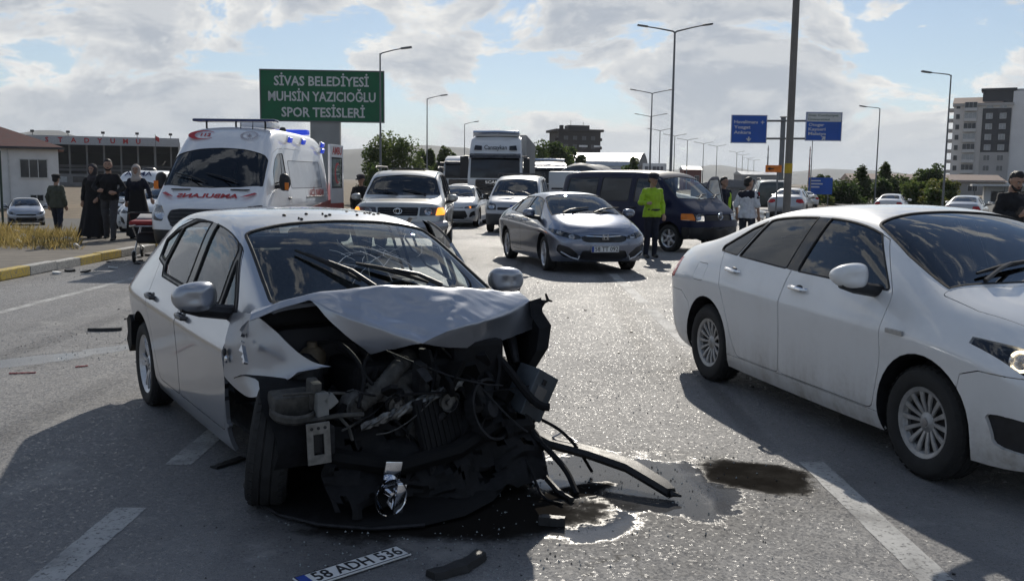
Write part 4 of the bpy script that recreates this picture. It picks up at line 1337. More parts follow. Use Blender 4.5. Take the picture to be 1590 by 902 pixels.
    # hoses and wiring
    for k in range(30):
        p = Vector((rng.uniform(1.02, 1.35), rng.uniform(-.5, .6), rng.uniform(.35, .85))); e = Vector((rng.uniform(1.45, 1.72), rng.uniform(-.55, .72), rng.uniform(.08, .62)))
        m1 = p.lerp(e, .35) + Vector((rng.uniform(0, .12), rng.uniform(-.1, .1), rng.uniform(-.12, .12))); m2 = p.lerp(e, .7) + Vector((rng.uniform(0, .08), rng.uniform(-.1, .1), rng.uniform(-.16, .06)))
        pts = [p * (1 - t) ** 3 + m1 * 3 * t * (1 - t) ** 2 + m2 * 3 * t * t * (1 - t) + e * t ** 3 for t in [i / 12 for i in range(13)]]
        big = k < 9
        q = MB(); q.tube(pts, rng.uniform(.014, .026) if big else rng.uniform(.003, .007), 7 if big else 5); q.build('hose' if big else 'wire', rng.choice([BLK, BLK, DRK, ALU if not big else BLK]), root, True)
    for (p0, p1, r_) in (((1.52, -.59, .66), (1.55, -.57, .44), .008), ((1.54, -.64, .49), (1.60, -.38, .50), .012), ((1.58, -.50, .50), (1.60, -.44, .38), .009), ((1.50, -.75, .62), (1.54, -.45, .60), .007)):
        q = MB(); q.tube([p0, Vector(p0).lerp(Vector(p1), .5) + Vector((.01, .01, .01)), p1], r_, 6); q.build('stay', GRY, root, True)
    # broken chrome lamp bowl hanging low in front
    M = Matrix.Translation((1.78, -.335, .135)) @ Matrix.Rotation(R(-10), 4, 'X')
    q = MB(); q.M = M @ Matrix.Rotation(R(8), 4, 'Z')
    q.lathe([(.012, -.07), (.045, -.055), (.075, -.02), (.088, .02), (.09, .026), (.086, .024), (.072, -.015), (.04, -.045), (.012, -.06)], 26, 'x', a0=R(-62), a1=R(262))
    q.M = M; q.bbox(-.03, -.01, -.035, .055, .075, .165, .006); q.M = M; q.lathe([(.001, .03), (.016, .028), (.02, -.03)], 12, 'x', (0, .005, .01)); q.bbox(-.02, .012, .035, .085, -.11, .06, .004)
    q.build('broken_lamp_bowl', simple('bright_reflector', (.80, .82, .86), .07, 1.0, .04), root, True)
    # ---- lower tray and wheel liner swept along the ground
    edge = [(1.02, -.80, .05), (1.20, -.82, .03), (1.45, -.76, .015), (1.66, -.64, .012), (1.84, -.45, .012), (1.93, -.22, .015), (1.93, .0, .02), (1.84, .22, .03), (1.70, .40, .05)]
    vs, fs = [], []
    for i, p in enumerate(edge):
        p = Vector(p); c = Vector((1.15, -.02, .34)); wv = .03 * mnoise.noise(Vector((i * .7, 0, 0)))
        for t, up in ((0, 0), (.02, .018), (.16, .035), (.38, .10 + wv), (.62, .18 + wv), (.9, .22)):
            v = p.lerp(c, t); v.z = p.z + up; vs.append(v)
    for i in range(len(edge) - 1):
        for j in range(5): fs.append((i * 6 + j, (i + 1) * 6 + j, (i + 1) * 6 + j + 1, i * 6 + j + 1))
    tray = mesh('under_tray', vs, fs, OIL, root, True, None, 60)
    q = MB(); q.tube([Vector(p) + Vector((.004, 0, .004)) for p in edge[:6]], .009, 6); q.build('tray_lip', DRK, tray, True)
    # crushed black plastic sheet, added to block light leaks and stand for deep shade
    vs, fs = [], []
    nI, nJ = 46, 16
    for i in range(nI):
        t = i / (nI - 1); y = lerp(-.60, .64, t)
        for j in range(nJ):
            s_ = j / (nJ - 1); p = Vector((y * 3.4, s_ * 2.2, 2))
            d1 = mnoise.noise(p) + .6 * abs(mnoise.noise(p * 2.3)) + .35 * mnoise.noise(p * 5.1)
            x = lerp(1.54, 1.78, s_) - .10 * abs(y) + .075 * d1; z = lerp(.42, .05, s_) + .05 * mnoise.noise(p * 1.4 + Vector((7, 1, 0))) + (.03 * mnoise.noise(p * 6) if j in (0, nJ - 1) else 0)
            vs.append((x, y + .03 * mnoise.noise(p * 1.7 + Vector((3, 3, 3))), z))
    for i in range(nI - 1):
        for j in range(nJ - 1):
            if mnoise.noise(Vector((i * .24, j * .33, 12))) < .30: fs.append((i * nJ + j, i * nJ + j + 1, (i + 1) * nJ + j + 1, (i + 1) * nJ + j))
    mesh('shade_filler_sheet', vs, fs, BLK, root, True, None, 25)
    # near wheel, knocked askew, tyre off its bead
    make_wheel(root, 1.20, -.70, .295, .302, .20, .20, 'spoke', 5, -1, DRK, R(-24), R(7))
    make_wheel(root, 1.12, .66, .302, .302, .185, .20, 'spoke', 5, 1, DRK, R(8))
    q = MB()
    vs = []; fs = []
    for i in range(15):
        a = R(-10 + 12 * i); rr = .35 + .012 * math.sin(i * 1.3)
        for y in (-.80, -.70, -.56): vs.append((1.16 + rr * math.cos(a), y + .02 * math.sin(i), .32 + rr * math.sin(a) * .95))
    for i in range(14):
        for j in range(2): fs.append((i * 3 + j, i * 3 + j + 1, i * 3 + j + 4, i * 3 + j + 3))
    mesh('wheel_arch_liner', vs, fs, BLK, root, True)
    # loose ends trailing to the ground on the far side
    for pts, r_ in (([(1.52, .60, .30), (1.66, .66, .20), (1.80, .70, .10), (1.93, .68, .01)], .016), ([(1.55, .55, .2), (1.72, .52, .12), (1.88, .50, .012), (2.02, .52, .01)], .008), ([(1.50, .70, .33), (1.60, .80, .26), (1.66, .88, .16), (1.70, .96, .02)], .01)):
        q = MB(); q.tube(spline(pts, 16), r_, 6); q.build('trailing_hose', BLK, root, True)
    # torn liner behind the rear wheel
    q = MB(); q.prism([(-1.48, .58), (-1.55, .62), (-1.64, .58), (-1.62, .48), (-1.67, .42), (-1.58, .34), (-1.50, .40)], -.855, -.80, 'y'); q.build('torn_liner', BLK, root)
    # splashes of drying water on the roof
    for k in range(16):
        x, y = rng.uniform(.0, .30), rng.uniform(-.35, .45); q = MB(); q.ball((x, y, pchip([(-.3, 1.448), (.15, 1.42), (.32, 1.395)])(x) - .03 * (y / .55) ** 2), (rng.uniform(.006, .016), rng.uniform(.006, .014), .006), 8, 5); q.build('dirt_spot', DRK, root, True)


def lerp3(a, b, t): return tuple(lerp(p, q, t) for p, q in zip(a, b))




# ------------------------------------------------------------------ vans and the off-roader
def make_van(root, pm, sp, level=2):
    """sp: stations, bulges, axles, wheel size, side cuts (name, polygon, material), front cuts, screens"""
    sh = Shell(sp['st'], sp['fb'], sp['rb'], level, fx=sp.get('fx'), rx=sp.get('rx'), crease=sp.get('crease', .4))
    wr = sp['wr']
    for x in sp['axles']: sh.arch(x, wr + .015, wr + sp.get('gap', .06), 24)
    sides, fronts = sp['sides'], sp['fronts']
    for sd in (1, -1):
        for nm, poly, mt in sides: sh.cut(nm, 'y', roundpoly(poly, .05, 2), (0,), sd)
        for nm, poly, mt in fronts:
            sh.cut(nm, 'x', roundpoly([(sd * y, z) for y, z in poly], .02, 2), (0, 1, 2), sd, (sp['nose'], 9))
        for nm, poly, mt in sp.get('rears', []):
            sh.cut(nm, 'x', roundpoly([(sd * y, z) for y, z in poly], .02, 2), (0, 1, 3), sd, (-9, sp['tail']))
    for nm, poly, mt in sp.get('mid_fronts', []): sh.cut(nm, 'x', roundpoly(poly, .03, 2), (2,))
    for nm, poly, mt in sp['tops']: sh.cut(nm, 'z', roundpoly(poly, .05, 2), (1,))
    sh.ready()
    out = {'sh': sh}
    out['body'] = sh.part('body', pm, root)
    for sd in (1, -1):
        for nm, poly, mt in sides + fronts + sp.get('rears', []):
            gl = mt in (GLASS_CLEAR, GLASS_TINT, GLASS_DARK)
            o = one_side(sh, nm, sd, mt, root, 0 if gl else .003, .006 if gl else .02, .007 if gl else (.015 if mt in (PLASTIC, GLOSSBLK) else 0), PLASTIC if gl else None)
            out[nm, sd] = o
            if mt is LAMPGLASS and o:
                c = sum((Vector(q) for q in o.bound_box), Vector()) / 8
                w = max(q[1] for q in o.bound_box) - min(q[1] for q in o.bound_box); h = max(q[2] for q in o.bound_box) - min(q[2] for q in o.bound_box)
                xm = min(q[0] for q in o.bound_box)
                q = MB(); q.bbox(xm - .12, xm - .03, c.y - w * .5, c.y + w * .5, c.z - h * .5, c.z + h * .5, .02); q.build('lamp_housing', PLASTIC_G, o)
                lamp_inside(o, c.x - .01, c.y, c.z, min(w, h) * .42, R(10 * sd), sp.get('lit', {}).get(sd))
    for nm, poly, mt in sp.get('mid_fronts', []): out[nm] = sh.part(nm, mt, root, push=.02, gap=0)
    for nm, poly, mt in sp['tops']:
        out[nm] = screen(sh, nm, mt, root) if 'screen' in nm else sh.part(nm, mt, root, gap=.003)
    sh.liner(root)
    x0, x1 = sp['st'][0][0], sp['st'][-1][0]
    w = sp['st'][3][2]
    zb = sp['st'][3][1]
    under(root, x0 + .15, x1 - .1, w * .8, zb + .02, zb + .22)
    for x in sp['axles']:
        for sd in (1, -1):
            make_wheel(root, x, sd * (w - sp['tw'] * .62), wr, wr, sp['tw'], sp.get('rim_r', wr * .66), sp.get('rim', 'spoke'), sp.get('nsp', 5), sd, sp.get('rmat', ALLOY), sp.get('steer', 0) if x > 0 else 0, seg=28)
    out['nose'] = max(v.co.x for v in sh.bm.verts)
    return out


SEATMAT = SEATCLOTH


def make_cruiser(root, pm):
    sp = dict(st=[(-2.50, .52, .86, 1.16, .86, 1.60, .72, 1.64), (-2.38, .46, .93, 1.18, .90, 1.74, .72, 1.79), (-1.8, .42, .96, 1.18, .915, 1.80, .73, 1.85), (-.8, .40, .965, 1.17, .92, 1.81, .735, 1.865),
                  (.1, .40, .965, 1.16, .92, 1.80, .735, 1.855), (.5, .40, .965, 1.155, .92, 1.74, .74, 1.80), (.8, .40, .965, 1.15, .92, 1.52, .79, 1.58), (1.18, .40, .965, 1.145, .915, 1.22, .85, 1.27),
                  (1.45, .40, .965, 1.13, .90, 1.19, .80, 1.22), (2.0, .42, .95, 1.11, .87, 1.165, .76, 1.19), (2.15, .45, .90, 1.06, .83, 1.13, .72, 1.15)],
              fb=[.05, .08, .09, .08, .06, .05], rb=[.04, .06, .06, .06, .05, .04], fx=[0, .06, .06, .03, 0, -.02], axles=(1.425, -1.425), wr=.385, tw=.26, rim='spoke', nsp=5, gap=.075, nose=1.85, tail=-2.3,
              sides=[('front_door', [(.85, .50), (.92, .80), (.95, 1.13), (.62, 1.66), (.45, 1.78), (-.10, 1.79), (-.14, .50)], pm), ('rear_door', [(-.15, .50), (-.11, 1.79), (-.98, 1.79), (-1.08, 1.15), (-.95, .80), (-.90, .50)], pm),
                     ('front_window', [(.82, 1.21), (.52, 1.68), (.40, 1.73), (-.06, 1.74), (-.08, 1.22)], GLASS_TINT), ('rear_window', [(-.19, 1.22), (-.17, 1.74), (-.93, 1.74), (-1.0, 1.23)], GLASS_DARK),
                     ('quarter_window', [(-1.12, 1.23), (-1.06, 1.74), (-2.05, 1.71), (-2.15, 1.26)], GLASS_DARK)],
              fronts=[('headlight', [(.80, 1.06), (.46, 1.06), (.44, .89), (.76, .90)], LAMPGLASS), ('corner_light', [(.95, 1.06), (.81, 1.06), (.77, .90), (.95, .91)], AMBER_ON)],
              rears=[('tail_light', [(.95, 1.2), (.74, 1.2), (.74, .85), (.95, .85)], TAILRED)],
              mid_fronts=[('grille', [(-.42, 1.06), (-.40, .89), (.40, .89), (.42, 1.06)], GLOSSBLK), ('lower_grille', [(-.50, .70), (-.46, .58), (.46, .58), (.50, .70)], PLASTIC)],
              tops=[('windscreen', [(1.10, -.80), (1.17, -.4), (1.19, 0), (1.17, .4), (1.10, .80), (.62, .67), (.57, 0), (.62, -.67)], GLASS_TINT), ('bonnet', [(1.24, -.76), (1.28, 0), (1.24, .76), (2.12, .68), (2.17, 0), (2.12, -.68)], pm)])
    o = make_van(root, pm, sp)
    n = o['nose']
    q = MB()
    for z in (.925, .965, 1.005, 1.045): q.box(n - .05, n - .035, -.39, .39, z - .006, z + .006)
    q.build('grille_bars', PLASTIC_G, o['grille'])
    q = MB(); q.M = Matrix.Translation((n - .02, 0, .985)); q.tube([(0, .085 * math.cos(a), .055 * math.sin(a)) for a in [R(20 * i) for i in range(19)]], .009, 6); q.tube([(0, .04 * math.cos(a), .05 * math.sin(a)) for a in [R(20 * i) for i in range(19)]], .008, 6)
    q.build('badge', CHROME, o['grille'], True)
    q = MB()
    q.tube([(n - .22, -.97, .70), (n - .06, -.80, .68), (n + .02, -.4, .67), (n + .03, 0, .67), (n + .02, .4, .67), (n - .06, .80, .68), (n - .22, .97, .70)], .10, 8)
    q.build('front_bumper', simple('bumper_silver', (.36, .37, .39), .4, .4), root, True)
    for sd in (1, -1):
        mirror_unit(root, .78, sd * .90, 1.24, sd, pm, .24, .17)
        q = MB(); q.tube([(.25, sd * .70, 1.87), (.15, sd * .70, 1.915), (-1.9, sd * .70, 1.925), (-2.1, sd * .69, 1.86)], .02, 8)
        for x in (-.4, -1.2): q.tube([(x, sd * .70, 1.84), (x, sd * .70, 1.92)], .018, 6)
        q.build('roof_rail', PLASTIC_G, root, True)
        door_handle(o['front_door', sd], 0.02, sd * .955, 1.05, sd, pm); door_handle(o['rear_door', sd], -.86, sd * .955, 1.06, sd, pm)
    q = MB(); q.bbox(-1.0, .05, -.40, .40, 1.86, 1.885, .01); q.build('sunroof', GLOSSBLK, root)
    cabin(root, .66, -1.2, .75, .62, 1.17)
    for yy in (-.1, .5): wiper(root, (1.2, yy, 1.26), (1.12, yy, 1.32), (1.03, yy - .52, 1.40), (.6, 0, .8))
    o['sh'].bm.free()


def make_connect(root, pm):
    GP = simple('bumper_grey', (.045, .047, .05), .6, 0, .2, 14)
    sp = dict(st=[(-2.0, .36, .80, 1.02, .82, 1.66, .66, 1.70), (-1.9, .28, .87, 1.03, .86, 1.74, .69, 1.785), (-1.2, .24, .895, 1.03, .875, 1.77, .70, 1.82), (-.2, .22, .895, 1.02, .875, 1.76, .70, 1.815),
                  (.35, .22, .895, 1.01, .87, 1.71, .70, 1.775), (.75, .22, .895, 1.01, .865, 1.50, .74, 1.57), (1.15, .22, .893, 1.01, .86, 1.24, .80, 1.31), (1.45, .22, .89, 1.0, .85, 1.09, .79, 1.14), (1.75, .23, .88, .96, .82, 1.02, .74, 1.06), (2.0, .26, .83, .86, .76, .93, .66, .96)],
              fb=[.09, .13, .14, .13, .11, .10], rb=[.03, .05, .05, .05, .04, .03], fx=[0, .05, .06, .02, 0, -.02], axles=(1.33, -1.33), wr=.31, tw=.195, rim='steel', rmat=ALLOY_D, nose=1.6, tail=-1.8,
              sides=[('front_door', [(1.0, .34), (1.1, .98), (.70, 1.47), (.42, 1.68), (-.02, 1.72), (-.05, .34)], pm), ('sliding_door', [(-.06, .34), (-.03, 1.72), (-.95, 1.73), (-.98, .34)], pm),
                     ('front_window', [(.98, 1.06), (.60, 1.48), (.38, 1.62), (.02, 1.65), (.0, 1.07)], GLASS_TINT), ('rear_window', [(-.12, 1.08), (-.10, 1.66), (-.90, 1.67), (-.92, 1.08)], GLASS_DARK), ('quarter_window', [(-1.08, 1.08), (-1.06, 1.66), (-1.78, 1.65), (-1.82, 1.1)], GLASS_DARK)],
              fronts=[('headlight', [(.86, .98), (.52, .90), (.50, .72), (.84, .72)], LAMPGLASS), ('bumper', [(.95, .60), (.0, .60), (.0, .15), (.95, .15)], GP)],
              mid_fronts=[('grille', [(-.46, .80), (-.46, .72), (.46, .72), (.46, .80)], PLASTIC)],
              tops=[('windscreen', [(1.36, -.74), (1.43, -.4), (1.45, 0), (1.43, .4), (1.36, .74), (.56, .62), (.50, 0), (.56, -.62)], GLASS_TINT)])
    o = make_van(root, pm, sp)
    n = o['nose']
    q = MB(); q.M = Matrix.Translation((n - .01, 0, .82)); q.lathe([(.001, .012), (.05, .010), (.06, 0)], 20, 'x'); q.M = Matrix.Translation((n - .01, 0, .82)) @ Matrix.Diagonal((1, 1.6, .7, 1))
    q.build('badge', PLATEBLUE, root, True)
    b = MB(); b.M = frame((n + .02, 0, .50), (0, 1, 0), (0, 0, 1)); b.bbox(-.26, .26, -.056, .056, -.004, .004, .003); b.build('number_plate', PLATEWHITE, root)
    for sd in (1, -1): mirror_unit(root, .92, sd * .84, 1.12, sd, PLASTIC, .22, .19)
    cabin(root, .80, -1.0, .70, .45, 1.05)
    for x in (-.05, -1.2): q = MB(); q.tube([(x, -.74, 1.80), (x, -.70, 1.86), (x, .70, 1.86), (x, .74, 1.80)], .022, 6); q.build('roof_bar', PLASTIC_G, root, True)
    for yy in (0, .5): wiper(root, (1.46, yy, 1.17), (1.38, yy, 1.22), (1.28, yy - .52, 1.30), (.5, 0, .8))
    o['sh'].bm.free()


def make_transporter(root, pm):
    sp = dict(st=[(-2.40, .42, .82, 1.10, .84, 1.74, .66, 1.78), (-2.28, .36, .89, 1.11, .87, 1.85, .70, 1.90), (-1.5, .32, .915, 1.11, .885, 1.88, .72, 1.935), (0, .30, .915, 1.10, .885, 1.88, .72, 1.94), (.75, .30, .915, 1.09, .88, 1.85, .715, 1.91),
                  (1.02, .30, .915, 1.09, .875, 1.72, .73, 1.79), (1.40, .30, .913, 1.09, .87, 1.42, .775, 1.49), (1.72, .30, .91, 1.08, .86, 1.19, .80, 1.23), (1.98, .32, .895, 1.00, .82, 1.05, .76, 1.08), (2.18, .36, .86, .86, .78, .92, .70, .94)],
              fb=[.07, .10, .11, .10, .09, .08], rb=[.03, .04, .04, .04, .04, .03], fx=[0, .04, .03, 0, 0, -.02], axles=(1.46, -1.46), wr=.325, tw=.205, rim='spoke', nsp=6, nose=1.85, tail=-2.2,
              sides=[('front_door', [(1.05, .42), (1.30, .9), (1.30, 1.12), (1.22, 1.48), (.95, 1.79), (.25, 1.80), (.20, .42)], pm), ('sliding_door', [(.19, .42), (.22, 1.80), (-.92, 1.81), (-.95, .42)], pm),
                     ('front_window', [(1.30, 1.17), (1.22, 1.40), (.92, 1.70), (.32, 1.73), (.30, 1.16)], GLASS_TINT), ('rear_window', [(.12, 1.16), (.14, 1.73), (-.85, 1.74), (-.87, 1.17)], GLASS_DARK), ('quarter_window', [(-1.02, 1.17), (-1.0, 1.74), (-2.08, 1.71), (-2.15, 1.2)], GLASS_DARK)],
              fronts=[('headlight', [(.76, .92), (.50, .92), (.50, .75), (.76, .75)], LAMPGLASS), ('indicator', [(.94, .92), (.772, .92), (.772, .76), (.94, .77)], AMBERL), ('bumper', [(.95, .60), (0, .60), (0, .15), (.95, .15)], PLASTIC)],
              rears=[('tail_light', [(.95, 1.1), (.76, 1.1), (.76, .80), (.95, .80)], TAILRED)],
              mid_fronts=[('grille', [(-.47, .90), (-.47, .76), (.47, .76), (.47, .90)], PLASTIC)],
              tops=[('windscreen', [(1.62, -.75), (1.69, -.4), (1.71, 0), (1.69, .4), (1.62, .75), (1.05, .655), (1.0, 0), (1.05, -.655)], GLASS_CLEAR), ('bonnet', [(1.76, -.74), (1.80, 0), (1.76, .74), (2.18, .64), (2.24, 0), (2.18, -.64)], pm)])
    o = make_van(root, pm, sp)
    n = o['nose']
    q = MB(); q.M = Matrix.Translation((n - .015, 0, .86)); q.lathe([(.075, 0), (.085, .01), (.095, 0)], 24, 'x')
    for pts in ([(-.05, .05), (-.02, -.04), (0, .01), (.02, -.04), (.05, .05)], [(-.028, .07), (0, .02), (.028, .07)]): q.tube([(.004, a, b) for a, b in pts], .007, 5)
    q.build('badge', CHROME, o['grille'], True)
    for sd in (1, -1):
        mirror_unit(root, 1.28, sd * .88, 1.22, sd, PLASTIC, .20, .24)
        door_handle(o['front_door', sd], .34, sd * .91, 1.02, sd, PLASTIC)
    for sd in (1, -1): q = MB(); q.M = Matrix.Diagonal((1, sd, 1, 1)); q.bbox(-2.2, .16, .917, .924, .86, .90, .003); q.build('rub_strip', PLASTIC, root)
    # the far front door stands wide open
    HG = Matrix.Translation((1.28, .90, 0)) @ Matrix.Rotation(R(-72), 4, 'Z') @ Matrix.Translation((-1.28, -.90, 0))
    for nm in ('front_door', 'front_window'):
        d = o[nm, 1]; d.data.transform(HG)
        for ch in d.children: ch.data.transform(HG)
    # dented, hanging front bumper skin
    vs = []
    for i in range(13):
        y = -.86 + 1.72 * i / 12
        dx = .10 - .25 * abs(y / .86) ** 3; dz = -.10 * (i / 12) + .03 * math.sin(i * 2.1)
        for a, b in ((-.02, .66), (.07, .60), (.06 + .03 * math.sin(i * 1.7), .44), (-.02, .34)): vs.append((2.16 + dx + a, y, b + dz))
    mesh('broken_bumper', vs, [(4 * i + k, 4 * i + k + 1, 4 * i + k + 5, 4 * i + k + 4) for i in range(12) for k in range(3)], PLASTIC, root, True, None, 50)
    cabin(root, 1.20, -1.4, .74, .55, 1.12, 1)
    for yy in (-.15, .4): wiper(root, (1.74, yy, 1.24), (1.66, yy, 1.29), (1.57, yy + .5, 1.36), (.6, 0, .8))
    o['sh'].bm.free()


TRANSIT_ST = [(-3.02, .50, .90, 1.2, 1.0, 2.45, .80, 2.52), (-2.92, .42, 1.0, 1.25, 1.01, 2.58, .82, 2.66), (-2.0, .36, 1.03, 1.3, 1.02, 2.62, .84, 2.71), (0, .34, 1.03, 1.3, 1.02, 2.63, .84, 2.72), (.80, .34, 1.03, 1.3, 1.015, 2.62, .84, 2.71),
              (1.18, .34, 1.03, 1.3, 1.01, 2.54, .84, 2.64), (1.52, .34, 1.03, 1.3, 1.005, 2.24, .87, 2.33), (1.95, .34, 1.03, 1.3, .995, 1.80, .90, 1.91), (2.30, .35, 1.025, 1.24, .98, 1.36, .93, 1.42), (2.5, .36, 1.01, 1.14, .95, 1.22, .90, 1.28), (2.74, .40, .94, .98, .88, 1.08, .80, 1.12)]


def make_bigvan(root, pm, side_glass, kz=1.0, rear_open=False, ky=1.0):
    st = [(x, zb, w * ky, a * (1 if a < 1.31 else kz), b * ky, c * (1 if c < 1.5 else kz), d * ky, e * (1 if e < 1.55 else kz)) for x, zb, w, a, b, c, d, e in TRANSIT_ST]
    T = 2.62 * kz
    sp = dict(st=st, fb=[.14, .19, .20, .19, .16, .13], rb=[.02, .03, .03, .03, .02, .02], fx=[0, .03, .03, 0, -.02, -.04], axles=(1.875, -1.875), wr=.345, tw=.215, rim='steel', rmat=PLASTIC_G, nose=2.2, tail=-2.8, crease=.3,
              sides=[('front_door', [(1.40, .50), (1.50, 1.2), (1.72, 1.45), (1.70, 1.85), (1.40, 2.12), (1.12, 2.20), (.70, 2.22), (.66, .50)], pm), ('sliding_door', [(.64, .46), (.68, 2.22), (-.58, 2.23), (-.60, .46)], pm),
                     ('front_window', [(1.66, 1.45), (1.62, 1.74), (1.36, 2.0), (1.15, 2.10), (.80, 2.12), (.78, 1.36)], GLASS_TINT)] + side_glass,
              fronts=[('headlight', [(1.02, 1.12), (.80, 1.10), (.70, .93), (.76, .82), (.98, .84)], LAMPGLASS), ('bumper', [(1.1, .66), (0, .66), (0, .2), (1.1, .2)], PLASTIC)],
              rears=[('tail_light', [(1.1, 1.5), (.92, 1.5), (.92, 1.0), (1.1, 1.0)], TAILRED)],
              mid_fronts=[('grille', [(-.60, 1.02), (-.66, .90), (-.56, .72), (.56, .72), (.66, .90), (.60, 1.02), (.4, 1.05), (-.4, 1.05)], PLASTIC)],
              tops=[('windscreen', [(x, y * ky) for x, y in [(2.20, -.915), (2.28, -.5), (2.31, 0), (2.28, .5), (2.20, .915), (1.68, .865), (1.63, .4), (1.62, 0), (1.63, -.4), (1.68, -.865)]], GLASS_TINT)])
    o = make_van(root, pm, sp)
    q = MB()
    n = o['nose']
    for z in (.76, .83, .90, .97): q.tube([(n - .06, -.58, z), (n - .02, 0, z), (n - .06, .58, z)], .011, 5)
    q.build('grille_bars', PLASTIC_G, o['grille'])
    for sd in (1, -1):
        m = mirror_unit(root, 1.62, sd * 1.0 * ky, 1.55, sd, PLASTIC, .24, .38, .14)
        q = MB(); q.bbox(1.70, 1.76, sd * 1.24, sd * 1.31, 1.40, 1.54, .01); q.build('indicator', AMBERL, m)
        door_handle(o['front_door', sd], .80, sd * 1.03 * ky, 1.22, sd, PLASTIC)
    cabin(root, 1.55, .2, .85, .75, 1.35, 1)
    for yy in (-.1, .5): wiper(root, (2.33, yy, 1.50), (2.24, yy, 1.55), (2.10, yy - .66, 1.70), (.75, 0, .65))
    return o


# ------------------------------------------------------------------ ambulance, minibus, lorries
RED = simple('sign_red', (.45, .02, .025), .45, 0, .1, 6)
REDDK = simple('stripe_red', (.30, .035, .03), .4, 0, .15, 6)
BLUEL = emit('beacon_blue', (.03, .08, .75), .35)


